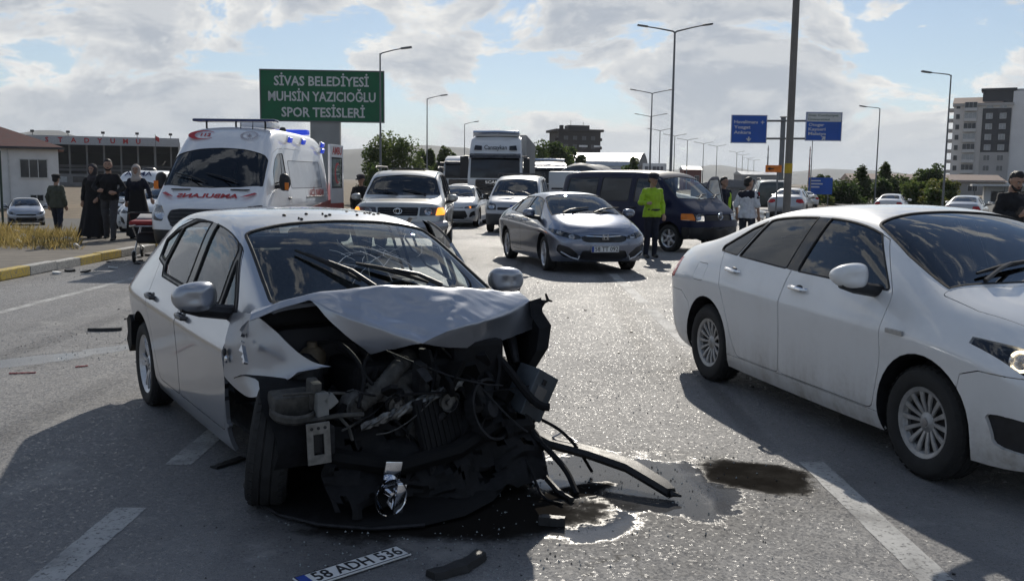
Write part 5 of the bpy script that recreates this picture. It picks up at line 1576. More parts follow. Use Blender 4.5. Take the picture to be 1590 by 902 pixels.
def make_ambulance(root):
    pm = paint('ambulance_white', (.78, .78, .79), 0, .35, .35)
    o = make_bigvan(root, pm, [('side_window', [(.52, 1.42), (.54, 1.98), (-2.2, 2.0), (-2.2, 1.42)], simple('film_white', (.55, .57, .60), .10, 0, .1, 2))], .985, ky=1.05)
    # only the first pane of the side glass is clear film; keep a white sill line below it
    n = o['nose']
    sh = o['sh']

    def top_z(x, y=0):
        c = [(f.calc_center_median(), f.normal.copy()) for f in sh.bm.faces if f.material_index == 1]
        b = min(c, key=lambda q: (q[0].x - x) ** 2 + (q[0].y - y) ** 2)
        return b[0].z, b[1]

    # blue beacon bar and roof lamps
    q = MB(); q.bbox(.62, .94, -.84, .84, 2.74, 2.80, .028); bar = q.build('beacon_bar', simple('bar_navy', (.03, .045, .13), .15), root, True)
    for y in (-.6, 0, .6): q = MB(); q.tube([(.78, y, 2.60), (.78, y, 2.76)], .02, 8); q.build('beacon_foot', PLASTIC, bar)
    q = MB(); q.bbox(-.35, .25, -.10, .60, 2.66, 2.80, .04); q.build('roof_air_conditioner', pm, root, True)
    q = MB(); q.bbox(-2.5, -2.25, -.30, .70, 2.64, 2.76, .03); q.build('rear_beacon_bar', BLUEL, root, True)
    q = MB(); q.lathe([(.001, .12), (.05, .11), (.075, .07), (.08, 0)], 16, 'z', (-1.6, .3, 2.66)); q.build('roof_vent', PLASTIC, root, True)
    for x in (.35, -.75, -2.55):
        for sd in (1, -1):
            for dz in ((0,) if x > -2 else (0, .14)):
                q = MB(); q.M = Matrix.Translation((x, sd * .965, 2.42 - dz)) @ Matrix.Rotation(R(-16 * sd), 4, 'X'); q.bbox(-.11, .11, -.03, .05, -.055, .055, .015)
                l = q.build('side_flasher', BLUEL, root, True)
                q = MB(); q.M = Matrix.Translation((x, sd * .965, 2.42 - dz)) @ Matrix.Rotation(R(-16 * sd), 4, 'X'); q.bbox(-.13, .13, -.035, .01, -.07, .07, .01); q.build('flasher_bezel', CHROME, l)
    for y in (.18, .42): q = MB(); z, _ = top_z(1.05, y); q.tube([(1.05, y, z - .02), (1.02, y, z + .16)], [.012, .004], 6); q.build('antenna', PLASTIC, root)
    # emblems over the screen: red crescent with 112, pale round seal
    def on_brow(px, py, size):
        z, nn = top_z(px, py)
        up = Vector((-nn.z, 0, nn.x)).normalized()
        return frame(Vector((px, py, z)) + nn * .006, (0, 1, 0), up)
    M = on_brow(1.32, -.50, .2)
    ang = [R(40 + 280 * i / 24) for i in range(25)]
    pts = [(.24 * math.cos(a) * 1.15, .155 * math.sin(a)) for a in ang] + [(.06 + .19 * math.cos(a) * 1.1, .125 * math.sin(a)) for a in reversed(ang)]
    nA = len(ang)
    q = MB(); q.M = M; q.add([(x, y, .002) for x, y in pts], [(i, i + 1, 2 * nA - 2 - i, 2 * nA - 1 - i) for i in range(nA - 1)]); q.build('crescent_emblem', RED, root)
    lettering('emblem_number', '112', .15, RED, root, M @ Matrix.Translation((.06, 0, .002)), .001, .004)
    M = on_brow(1.33, .44, .2)
    q = MB(); q.M = M
    for k in range(24):
        a0, a1 = 2 * math.pi * k / 24, 2 * math.pi * (k + .72) / 24
        q.add([(r_ * 1.25 * math.cos(a), r_ * math.sin(a), .002) for r_ in (.105, .145) for a in (a0, a1)], [(0, 2, 3, 1)])
    for a, b in ((.055, .014), (.014, .055)): q.add([(-a, -b, .002), (a, -b, .002), (a, b, .002), (-a, b, .002)], [(0, 1, 2, 3)])
    q.build('round_seal', simple('seal_grey', (.45, .40, .42), .5), root)
    # mirror-written word on the bonnet
    z, nn = top_z(2.52, 0)
    up = Vector((-nn.z, 0, nn.x)).normalized()
    M = frame(Vector((2.50, 0, z)) + nn * .035, (0, 1, 0), up)
    lettering('bonnet_lettering', 'AMBULANS', .20, RED, root, M @ Matrix.Diagonal((-1, 1, 1, 1)), .001, .006, width=1.15)
    for sd in (1, -1):
        q = MB(); q.M = Matrix.Diagonal((1, sd, 1, 1)); q.bbox(2.33, 2.37, .38, .74, 1.39, 1.41, .004); q.build('bonnet_vent', INKBLACK, root)
        q = MB(); q.M = Matrix.Diagonal((1, sd, 1, 1))
        q.add([(2.38, .84, 1.35), (2.40, .90, 1.33), (2.55, .74, 1.28), (2.58, .62, 1.27)], [(0, 1, 2, 3)]); q.build('bonnet_flash', RED, root)
    # sides: lettering, red band, sliding door rail
    for sd in (1, -1):
        M = frame((-1.55, sd * 1.037, 1.36), (-sd, 0, 0), (0, 0, 1))
        M = frame((-1.55, sd * 1.086, 1.30), (-sd, 0, 0), (0, 0, 1))
        lettering('side_lettering', 'ACİL YARDIM', .21, RED, root, M, .001, .004)
        q = MB(); q.prism([(-2.93, .72), (-2.93, 1.12), (-1.1, 1.0), (.3, .78), (.3, .70)], sd * 1.084, sd * 1.090, 'y'); q.build('red_band', REDDK, root)
        q = MB(); q.bbox(-2.2, -.6, sd * 1.085 - .012, sd * 1.085 + .012, 1.20, 1.235, .005); q.build('door_rail', STEEL, root)
    # rear doors standing open
    for sd, ang_ in ((1, 95), (-1, 95)):
        hx, hy = -3.06, sd * 1.03
        D = Matrix.Translation((hx, hy, 0)) @ Matrix.Rotation(R(180 + sd * (90 - ang_)) if sd > 0 else R(180 + sd * (90 - ang_)), 4, 'Z')
        D = Matrix.Translation((hx, hy, 0)) @ Matrix.Rotation(R(sd * -8), 4, 'Z')
        q = MB(); q.M = D
        # frame round a window hole, door lies along -x
        for x0, x1, z0, z1 in ((-.93, 0, .60, 1.42), (-.93, 0, 2.12, 2.46), (-.93, -.79, 1.42, 2.12), (-.13, 0, 1.42, 2.12)): q.bbox(x0, x1, -.03, .03, z0, z1, .008)
        d = q.build('rear_door', pm, root)
        q = MB(); q.M = D; q.bbox(-.80, -.12, -.008, .008, 1.41, 2.13, .003); q.build('rear_window', GLASS_CLEAR, d)
        q = MB(); q.M = D
        for x0, x1, z0, z1 in ((-.82, -.10, 1.39, 1.43), (-.82, -.10, 2.11, 2.15), (-.82, -.79, 1.43, 2.11), (-.13, -.10, 1.43, 2.11)): q.bbox(x0, x1, -.036, .036, z0, z1, .006)
        q.build('window_seal', RUBBER, d)
        M = D @ frame((-.47, sd * .034, 2.30), (-sd, 0, 0), (0, 0, 1))
        lettering('door_lettering', 'AMBU' if sd > 0 else 'LANS', .26, RED, d, M, .001, .006, width=.66)
        q = MB(); q.M = D @ frame((-.50, sd * .012, 1.76), (-sd, 0, 0), (0, 0, 1))
        pts = [(.20 * math.cos(a) + .05, .26 * math.sin(a)) for a in ang] + [(.10 + .16 * math.cos(a), .21 * math.sin(a)) for a in reversed(ang)]
        q.add([(x, y, .002) for x, y in pts], [(i, i + 1, 2 * nA - 2 - i, 2 * nA - 1 - i) for i in range(nA - 1)]); q.build('door_crescent', RED, d)
        q = MB(); q.M = D; q.bbox(-.93, 0, sd * .031, sd * .036, .66, 1.02, .002); q.build('red_band', REDDK, d)
    sh.bm.free()


def make_minibus(root):
    pm = paint('minibus_white', (.74, .75, .76), 0, .4, .4)
    o = make_bigvan(root, pm, [('side_window', [(.55, 1.40), (.56, 2.0), (-2.4, 2.02), (-2.4, 1.42)], GLASS_DARK)], .93)
    lettering('brow_lettering', 'ARMA', .30, simple('lettering_navy', (.02, .03, .10), .5), root, frame((1.30, 0, 2.30), (0, 1, 0), (-.55, 0, .8)) @ Matrix.Translation((0, 0, .10)), .004, .004, width=1.15)
    q = MB(); q.lathe([(.001, .14), (.22, .12), (.30, .05), (.32, 0)], 20, 'z', (.2, 0, 2.50)); q.build('roof_dome', pm, root, True)
    o['sh'].bm.free()


def make_lorry_cab(root, col, name_text=None, brand=None, high=True, far=False):
    """flat-fronted tractor cab facing +x"""
    H = 3.62 if high else 3.1
    GLD = GLASS_DARK
    q = MB()
    # side profile of the cab swept across, with a bulged front
    prof = [(-1.05, .95), (1.02, .95), (1.10, 1.25), (1.10, 1.75), (.98, 2.66), (.72, max(2.82, H - .38)), (.45, max(2.95, H - .12)), (-.2, H), (-1.05, H - .02)]
    wid = [1.20, 1.20, 1.22, 1.22, 1.17, 1.13, 1.10, 1.08, 1.08]
    n = len(prof)
    vs = [(x, -w, z) for (x, z), w in zip(prof, wid)] + [(x, w, z) for (x, z), w in zip(prof, wid)] + [(x + (.06 if 0 < i < 7 else 0), 0, z + (.03 if i > 5 else 0)) for i, (x, z) in enumerate(prof)]
    fs = []
    for i in range(n):
        j = (i + 1) % n
        fs += [(i, 2 * n + i, 2 * n + j, j), (2 * n + i, n + i, n + j, 2 * n + j)]
    fs += [tuple(range(n)), tuple(range(2 * n - 1, n - 1, -1))]
    q.add(vs, fs)
    pm = paint('lorry_' + col[0], col[1], 0, .35, .4, dirt_top=1.4)
    cab = q.build('cab', pm, root, True, 30)
    bm = bmesh.new(); bm.from_mesh(cab.data); bmesh.ops.recalc_face_normals(bm, faces=bm.faces); bmesh.ops.bevel(bm, geom=[e for e in bm.edges if len(e.link_faces) == 2 and e.calc_face_angle() > .5], offset=.06, segments=3, affect='EDGES'); bm.to_mesh(cab.data); bm.free()
    cab.data.polygons.foreach_set('use_smooth', [True] * len(cab.data.polygons)); cab.data.set_sharp_from_angle(angle=R(30))
    # windscreen sits just proud of the front
    def fr(z): return pchip([(.95, 1.02), (1.25, 1.10), (1.75, 1.10), (2.72, .98), (max(2.95, H - .38), .72)])(z)
    rows = [1.72, 2.0, 2.3, 2.60]
    vs = []
    for z in rows:
        for y in (-1.10, -.6, 0, .6, 1.10): vs.append((fr(z) + .075 - .06 * abs(y / 1.2), y * (1 - .03 * (z - 1.7)), z))
    mesh('windscreen', vs, [(i * 5 + j, i * 5 + j + 1, i * 5 + j + 6, i * 5 + j + 5) for i in range(3) for j in range(4)], GLOSSBLK if far else simple('dark_screen', (.018, .02, .026), .08, 0, .1), root, True)
    q = MB(); q.prism([(fr(2.62) + .02, 2.62), (fr(2.62) + .30, 2.60), (fr(2.74) + .26, 2.72), (fr(2.80) + .0, 2.80)], -1.12, 1.12, 'y'); q.build('sun_visor', simple('visor', (.05, .05, .055), .3), root)
    g = MB(); g.bbox(1.06, 1.19, -.86, .86, .98, 1.66, .03); gr = g.build('grille', GLOSSBLK, root)
    for k in range(5):
        q = MB(); q.bbox(1.185, 1.205, -.82, .82, 1.04 + k * .125, 1.07 + k * .125, .006); q.build('grille_bar', PLASTIC_G, gr)
    q = MB(); q.bbox(.70, 1.22, -1.23, 1.23, .40, .94, .08); bp = q.build('bumper', pm if far else pm, root, True)
    for sd in (1, -1):
        q = MB(); q.bbox(1.10, 1.235, sd * 1.19, sd * .78, .70, .93, .03); h = q.build('headlight', LENSWHITE, root, True)
        q = MB(); q.bbox(.86, 1.0, sd * 1.24, sd * 1.52, 1.75, 2.62, .04); m = q.build('mirror', PLASTIC, root, True)
        q = MB(); q.tube([(.80, sd * 1.15, 2.66), (.92, sd * 1.40, 2.68), (.93, sd * 1.40, 2.6)], .03, 6); q.build('mirror_arm', PLASTIC, m)
        q = MB(); q.prism([(.10, 1.70), (.90, 1.70), (.86, 2.20), (.66, 2.55), (.10, 2.55)], sd * 1.205, sd * 1.212, 'y'); q.build('side_window', GLOSSBLK, root)
        if high:
            q = MB(); x = fr(H - .55); q.M = Matrix.Translation((.865, sd * .78, H - .58)) @ Matrix.Rotation(R(-22), 4, 'Y'); q.prism([(-.17, -.10), (.17, -.10), (.13, .11), (-.17, .08)][::sd] if sd > 0 else [(-.17, -.10), (.17, -.10), (.17, .08), (-.13, .11)], 0, .05, 'x'); q.build('roof_lamp', simple('lamp_dark', (.03, .03, .035), .2), root)
    if high:
        q = MB(); q.tube([(.55, -1.02, H + .10), (.62, 0, H + .12), (.55, 1.02, H + .10)], .09, 8); db = q.build('light_bar', CHROME, root, True)
        q = MB(); q.bbox(-.9, .35, -1.0, 1.0, H - .05, H + .22, .08); q.build('air_deflector', pm, root, True)
    if name_text:
        lettering('brow_lettering', name_text, .30, INKBLACK, root, frame((.90, 0, H - .58), (0, 1, 0), (-.40, 0, .92)) @ Matrix.Translation((0, 0, .045)), .002, .004, width=1.0)
    if brand:
        lettering('brand_lettering', brand, .17, CHROME, gr, frame((1.212, 0, 1.535), (0, 1, 0), (0, 0, 1)), .002, .004, width=.85)
    for x in (.35, -2.6):
        for sd in (1, -1): make_wheel(root, x, sd * 1.05, .50, .50, .30, .29, 'steel', 5, sd, ALLOY_D, seg=24)
    q = MB(); q.bbox(-3.6, .9, -.42, .42, .55, .92, .03); q.build('chassis', PLASTIC, root)


def make_trailer(root, x0, L, H, m, ribs=24, z0=1.05, slats=True):
    q = MB(); q.bbox(x0 - L, x0, -1.24, 1.24, z0, H, .03); b = q.build('trailer_body', m, root)
    for k in range(ribs):
        for sd in (1, -1):
            x = x0 - L * (k + .5) / ribs
            q = MB(); q.bbox(x - .04, x + .04, sd * 1.24 - .03, sd * 1.24 + .03, z0 + .02, H - .02, .006); q.build('rib', m, b)
    for k in range(3):
        for sd in (1, -1): make_wheel(root, x0 - L + 1.6 + k * 1.3, sd * 1.05, .50, .50, .30, .29, 'steel', 5, sd, ALLOY_D, seg=20)


def make_stretcher(root):
    """wheeled ambulance stretcher, length along x"""
    q = MB()
    for sd in (1, -1): q.tube([(-.95, sd * .26, .70), (.90, sd * .26, .70), (.98, sd * .15, .72)], .018, 8)
    for x in (-.9, -.3, .3, .9): q.tube([(x, -.26, .70), (x, .26, .70)], .014, 6)
    q.build('bed_frame', ALLOY, root, True)
    softbox('mattress', -.95, .95, -.27, .27, .72, .80, simple('mattress_red', (.28, .02, .02), .5), root, k=.4)
    q = MB(); q.M = Matrix.Translation((.1, 0, .80)) @ Matrix.Rotation(R(6), 4, 'Y'); q.bbox(-.30, .30, -.20, .20, 0, .07, .03); q.build('folded_blanket', simple('blanket_grey', (.35, .35, .36), .9, 0, .2), root, True)
    q = MB(); q.tube([(.70, -.28, .80), (.82, -.28, .93), (.95, -.24, .95), (.97, .24, .95), (.82, .28, .93), (.70, .28, .80)], .016, 8); q.build('push_handle', PLASTIC, root, True)
    for sd in (1, -1):
        q = MB(); q.tube([(-.70, sd * .24, .70), (.55, sd * .24, .16)], .018, 6); q.tube([(.70, sd * .24, .70), (-.55, sd * .24, .16)], .018, 6); q.build('scissor_leg', ALLOY, root, True)
        for x in (-.62, .62):
            w = sub('castor', root, (x, sd * .24, .105), (0, 0, 0))
            q = MB(); q.lathe([(.03, -.022), (.09, -.025), (.105, -.015), (.105, .015), (.09, .025), (.03, .022)], 20); q.build('tyre', TYRE, w, True)
            q = MB(); q.lathe([(.001, -.02), (.06, -.018), (.06, .018), (.001, .02)], 14); q.tube([(0, -.035, 0), (0, -.035, .09), (0, 0, .12), (0, .035, .09), (0, .035, 0)], .010, 6); q.build('fork', ALLOY, w, True)
    softbox('oxygen_bag', -.25, .45, -.22, .22, .34, .54, simple('bag_dark', (.03, .03, .035), .8), root, k=.3)


# ------------------------------------------------------------------ people
SKIN = simple('skin', (.36, .22, .155), .55, 0, .12, 20)
HAIRD = simple('hair_dark', (.012, .010, .009), .6, 0, .3, 60, .3)
EYEW = simple('eye_white', (.6, .6, .58), .2); EYED = simple('eye_dark', (.015, .01, .008), .1)
LIPS = simple('lips', (.27, .10, .085), .5)


class Blob:
    """overlapping capsules melted into one skin"""
    def __init__(s): s.b = MB()

    def cap(s, p0, r0, p1, r1, n=10):
        p0, p1 = Vector(p0), Vector(p1)
        s.b.tube([p0, p0.lerp(p1, .5), p1], [r0, (r0 + r1) / 2, r1], n)
        s.b.ball(p0, r0, n, 7); s.b.ball(p1, r1, n, 7)
        return s

    def ball(s, c, r): s.b.ball(c, r, 14, 10); return s

    def build(s, name, m, parent, voxel=.013, fold=0.0, freq=9.0, smooth=6, seed=0, cutz=None):
        me = bpy.data.meshes.new(name)
        me.from_pydata([tuple(v) for v in s.b.v], [], s.b.f)
        r = evaluated(me, [('REMESH', dict(mode='VOXEL', voxel_size=voxel)), ('SMOOTH', dict(factor=.5, iterations=smooth))])
        bpy.data.meshes.remove(me)
        if cutz is not None:
            for v in r.vertices:
                if v.co.z < cutz: v.co.z = cutz + (v.co.z - cutz) * .04
        if fold:
            off = Vector((seed * 3.1, seed, seed * 7.7))
            ns = [v.normal.copy() for v in r.vertices]
            for v, n in zip(r.vertices, ns):
                p = Vector((v.co.x * freq, v.co.y * freq, v.co.z * freq * .8)) + off
                v.co += n * fold * (mnoise.noise(p) + .5 * mnoise.noise(p * 2.2))
        return finish(name, r, m, parent, True)


def make_person(root, P, look, seed=1):
    """P: joints in the person's own frame (faces -y); look: clothing"""
    rng = random.Random(seed)
    J = dict(pelvis=(0, 0, .95), waist=(0, 0, 1.10), chest=(0, -.01, 1.30), neck=(0, .0, 1.50), head=(0, -.025, 1.645), sl=(.172, 0, 1.415), sr=(-.172, 0, 1.415), el=(.24, .03, 1.15), er=(-.24, .03, 1.15), wl=(.25, -.05, .91), wr=(-.25, -.05, .91),
             hl=(.095, 0, .92), hr=(-.095, 0, .92), kl=(.11, -.02, .51), kr=(-.11, -.02, .51), al=(.115, .02, .09), ar=(-.115, .02, .09), yaw=0.0, tilt=0.0)
    J.update(P)
    V = {k: Vector(v) for k, v in J.items() if not isinstance(v, float)}
    # --- body: head, neck, trunk, limbs, hands with fingers, one skin
    HM = Matrix.Translation(V['head']) @ Matrix.Rotation(J['yaw'], 4, 'Z') @ Matrix.Rotation(J['tilt'], 4, 'X')
    hp = lambda x, y, z: HM @ Vector((x, y, z))
    b = Blob()
    hb = Blob()
    b.cap(V['neck'] - Vector((0, 0, .06)), .065, V['neck'] + Vector((0, 0, .05)), .055)
    for c, r in (((0, .015, .03), .092), ((0, -.02, .045), .080), ((0, -.02, -.03), .072), ((0, -.045, -.075), .045)):
        b.ball(hp(*c), r)
    b.cap(hp(0, -.088, .02), .012, hp(0, -.108, -.022), .017, 6)                 # nose
    b.cap(hp(-.04, -.082, .036), .012, hp(.04, -.082, .036), .012, 6)            # brow
    for sd in (-1, 1): b.cap(hp(sd * .085, .01, .02), .014, hp(sd * .083, .012, -.02), .011, 6)   # ears
    b.cap(V['pelvis'], .10, V['chest'], .10); b.cap(V['chest'], .10, V['neck'] - Vector((0, 0, .06)), .07)
    hands = []
    for s_, sg in (('l', 1), ('r', -1)):
        b.cap(V['s' + s_], .042, V['e' + s_], .040); b.cap(V['e' + s_], .043, V['w' + s_], .028); b.cap(V['chest'] + Vector((0, 0, .02)), .06, V['s' + s_], .040)
        b.cap(V['h' + s_], .085, V['k' + s_], .058); b.cap(V['k' + s_], .056, V['a' + s_], .036)
        fdir = (V['w' + s_] - V['e' + s_]).normalized()
        hd = J.get('hand_' + s_)
        hdv = Vector(hd).normalized() if hd else fdir
        sidev = hdv.cross(Vector((0, -1, .2)));  sidev = sidev.normalized() if sidev.length > .1 else Vector((1, 0, 0))
        nrm = hdv.cross(sidev).normalized()
        w0 = V['w' + s_]; pc = w0 + hdv * .085
        b.cap(w0, .027, pc - sidev * .018, .024, 8); b.cap(w0, .027, pc + sidev * .018, .024, 8)
        for k, ln in enumerate((.062, .078, .072, .055)):
            base = pc + sidev * (-.033 + .022 * k); m1 = base + hdv * ln * .55 + nrm * .008; tip = base + hdv * ln * .85 + nrm * .032
            b.cap(base, .0105, m1, .0098, 6); b.cap(m1, .0098, tip, .0085, 6)
        tb = w0 + hdv * .03 - sidev * .028; b.cap(tb, .013, tb + hdv * .035 - sidev * .024 + nrm * .01, .011, 6); b.cap(tb + hdv * .035 - sidev * .024 + nrm * .01, .011, tb + hdv * .065 - sidev * .02 + nrm * .025, .0095, 6)
    body = b.build('body', SKIN, root, .011, smooth=2)
    for sd in (-1, 1):
        q = MB(); q.ball(hp(sd * .033, -.090, .018), (.014, .008, .008), 8, 6); e = q.build('eye', EYEW, root, True)
        q = MB(); q.ball(hp(sd * .033, -.0965, .018), (.006, .004, .006), 8, 6); q.build('pupil', EYED, e, True)
        q = MB(); q.tube([hp(sd * .015, -.099, .038), hp(sd * .034, -.101, .043), hp(sd * .055, -.090, .038)], .0055, 5); q.build('eyebrow', HAIRD, root)
    q = MB(); q.tube([hp(-.025, -.088, -.055), hp(0, -.098, -.054), hp(.025, -.088, -.055)], [.004, .007, .004], 6); q.build('mouth', LIPS, root, True)
    # --- hair, beard, cap or scarf
    hd = look.get('head', 'hair')
    if hd in ('hair', 'beard', 'cap'):
        h = Blob()
        h.ball(hp(0, .035, .055), .094); h.ball(hp(0, .0, .085), .078); h.ball(hp(0, .06, .0), .078); h.ball(hp(0, -.035, .105), .05)
        h.build('hair', look.get('hair', HAIRD), root, .012, .004, 40, 2)
    if hd == 'beard':
        h = Blob(); h.cap(hp(-.062, -.03, -.05), .022, hp(-.03, -.078, -.088), .022); h.cap(hp(.062, -.03, -.05), .022, hp(.03, -.078, -.088), .022); h.cap(hp(-.03, -.078, -.088), .022, hp(.03, -.078, -.088), .022); h.cap(hp(-.02, -.096, -.038), .009, hp(.02, -.096, -.038), .009, 6)
        h.build('beard', HAIRD, root, .010, .003, 50, 1)
    if hd == 'cap':
        q = MB(); q.M = HM
        q.lathe([(.001, .165), (.07, .16), (.115, .135), (.12, .12), (.106, .07), (.104, .045)], 22, 'z', (0, .005, 0)); cp = q.build('cap', look['cap'], root, True)
        q = MB(); q.M = HM; q.add([(.085 * math.cos(a) * k, -.02 - .115 * math.sin(a) * k - .01, .058 - .022 * (k - 1) * 4 * math.sin(a)) for k in (.9, 1.35) for a in [R(15 + 15 * i) for i in range(11)]], [(i, i + 1, i + 12, i + 11) for i in range(10)]); q.build('peak', INKBLACK, cp)
    if hd == 'scarf':
        h = Blob(); h.ball(hp(0, .03, .03), .112); h.ball(hp(0, .02, .06), .105); h.ball(hp(0, .03, -.04), .105)
        h.cap(hp(-.075, -.03, -.02), .035, hp(0, -.06, -.115), .038); h.cap(hp(.075, -.03, -.02), .035, hp(0, -.06, -.115), .038); h.cap(hp(-.06, -.045, .09), .03, hp(.06, -.045, .09), .03)
        h.cap(hp(-.078, -.02, .06), .03, hp(-.078, -.03, -.02), .03); h.cap(hp(.078, -.02, .06), .03, hp(.078, -.03, -.02), .03)
        h.cap(V['neck'] + Vector((0, -.01, .03)), .085, V['neck'] - Vector((0, .0, .07)), .14)
        h.build('headscarf', look['scarf'], root, .012, .008, 14, 3)
    # --- upper garment
    up = look.get('top')
    if up:
        t = Blob(); k = look.get('bulk', 1.0)
        t.cap(V['pelvis'] + Vector((0, 0, look.get('hem', -.02))), .150 * k, V['waist'], .142 * k); t.cap(V['waist'], .142 * k, V['chest'], .150 * k)
        for sg in (-1, 1):
            t.cap(V['chest'] + Vector((sg * .07, 0, .02)), .125 * k, V['waist'] + Vector((sg * .05, 0, 0)), .115 * k)
            t.cap(V['pelvis'] + Vector((sg * .085, 0, look.get('hem', -.02) - .03)), .128 * k, V['waist'] + Vector((sg * .05, 0, 0)), .11 * k)
        t.cap(V['chest'], .14 * k, V['neck'] - Vector((0, 0, .07)), .085)
        for s_, sg in (('l', 1), ('r', -1)):
            t.cap(V['chest'] + Vector((sg * .07, 0, .05)), .095 * k, V['s' + s_] - Vector((sg * .02, 0, .03)), .070 * k)
            t.cap(V['neck'] - Vector((0, 0, .065)), .055, V['s' + s_], .058 * k)
            t.cap(V['s' + s_], .062 * k, V['e' + s_], .056 * k)
            if look.get('sleeve', 1) > .5: t.cap(V['e' + s_], .060 * k, V['e' + s_].lerp(V['w' + s_], .88), .046 * k)
            else: t.cap(V['s' + s_], .064 * k, V['e' + s_], .064 * k)
        tp = t.build('jacket' if look.get('sleeve', 1) > .5 else 'shirt', up, root, .014, .016 * k, 11, 3, seed, cutz=V['pelvis'].z + look.get('hem', -.02) - .06)
        c = V['neck'] - Vector((0, 0, .055))
        q = MB(); q.M = Matrix.Translation(c); q.lathe([(.078, -.03), (.085, .0), (.074, .035), (.068, .03)], 18, 'z', a0=R(-60), a1=R(240)); q.build('collar', up, tp, True)
        if look.get('bands'):
            for z, kk in ((1.06, 1.0), (1.18, 1.0)):
                pc = V['waist'].lerp(V['chest'], (z - 1.10) / .2)
                q = MB(); q.M = Matrix.Translation(pc) @ Matrix.Diagonal((1.32, 1.02, 1, 1)); q.lathe([(.158, -.025), (.161, 0), (.158, .025)], 28, 'z'); q.build('reflective_band', look['bands'], tp, True)
    # --- lower garment
    if look.get('dress'):
        vs, fs = [], []
        n, rows = 44, 16
        base = V['waist']
        for i in range(rows + 1):
            t_ = i / rows; z = lerp(base.z + .12, look.get('hemz', .05), t_)
            rx, ry = lerp(.165, .34, t_ ** .9), lerp(.13, .27, t_ ** .9)
            for j in range(n):
                a = 2 * math.pi * j / n
                f = 1 + t_ * (.10 * math.sin(a * 7 + seed) + .06 * math.sin(a * 12 + seed * 2 + t_ * 3)) + .05 * t_ * mnoise.noise(Vector((math.cos(a) * 2, math.sin(a) * 2, z * 4 + seed)))
                vs.append((base.x * (1 - t_) + rx * math.cos(a) * f + look.get('sway', 0) * t_ * t_, base.y * (1 - t_) + ry * math.sin(a) * f + look.get('stride', 0) * t_ * math.sin(a), z + .02 * math.sin(a * 3 + seed) * t_))
        for i in range(rows):
            for j in range(n): fs.append((i * n + j, (i + 1) * n + j, (i + 1) * n + (j + 1) % n, i * n + (j + 1) % n))
        mesh('long_skirt', vs, fs, look['dress'], root, True)
    else:
        t = Blob(); k = look.get('leg', 1.0)
        t.cap(V['hl'], .092, V['hr'], .092); t.cap(V['pelvis'] - Vector((0, 0, .02)), .115, V['pelvis'] + Vector((0, 0, .06)), .12)
        for s_ in 'lr':
            t.cap(V['h' + s_], .100, V['k' + s_], .076 * k); t.cap(V['k' + s_], .076 * k, V['a' + s_] + Vector((0, 0, .0)), .062 * k)
        tr = t.build('trousers', look['trousers'], root, .014, .013, 12, 3, seed + 4)
        if look.get('belt'):
            q = MB(); q.M = Matrix.Translation(V['pelvis'] + Vector((0, 0, .07))) @ Matrix.Diagonal((1.28, 1.0, 1, 1)); q.lathe([(.140, -.022), (.145, 0), (.140, .022)], 24, 'z'); q.build('belt', INKBLACK, tr, True)
    for s_, sg in (('l', 1), ('r', -1)):
        a = V['a' + s_]; d = Vector(J.get('toe_' + s_, (sg * .02, -1, 0))).normalized(); up_ = J.get('lift_' + s_, 0.0)
        t = Blob(); hl = a + Vector((0, 0, -.035)) - d * .05; te = a + d * .165 + Vector((0, 0, -.052 - up_))
        t.cap(a + Vector((0, 0, .01)), .046, hl, .044, 8); t.cap(hl, .044, te, .036, 8); t.cap(hl + Vector((0, 0, -.012)), .034, te + Vector((0, 0, -.002)), .032, 8)
        t.build('shoe', look.get('shoe', INKBLACK), root, .010, smooth=2)
    return root


# ------------------------------------------------------------------ ground, road, kerb
def sm(x, a, b):
    t = min(1, max(0, (x - a) / (b - a))); return t * t * (3 - 2 * t)


def lot_z(x, y):
    """the car park on the left falls away from the road"""
    return .10 * (1 - sm(y, 23, 27)) * sm(-x, 7.9, 8.2) - 1.25 * sm(y, 22, 62) * sm(-x, 8.6, 14) - 1.25 * sm(y, 62, 90) * sm(-x, 3, 14) * 0 - .10 - .5 * sm(x, 14, 40) * sm(y, 25, 60)


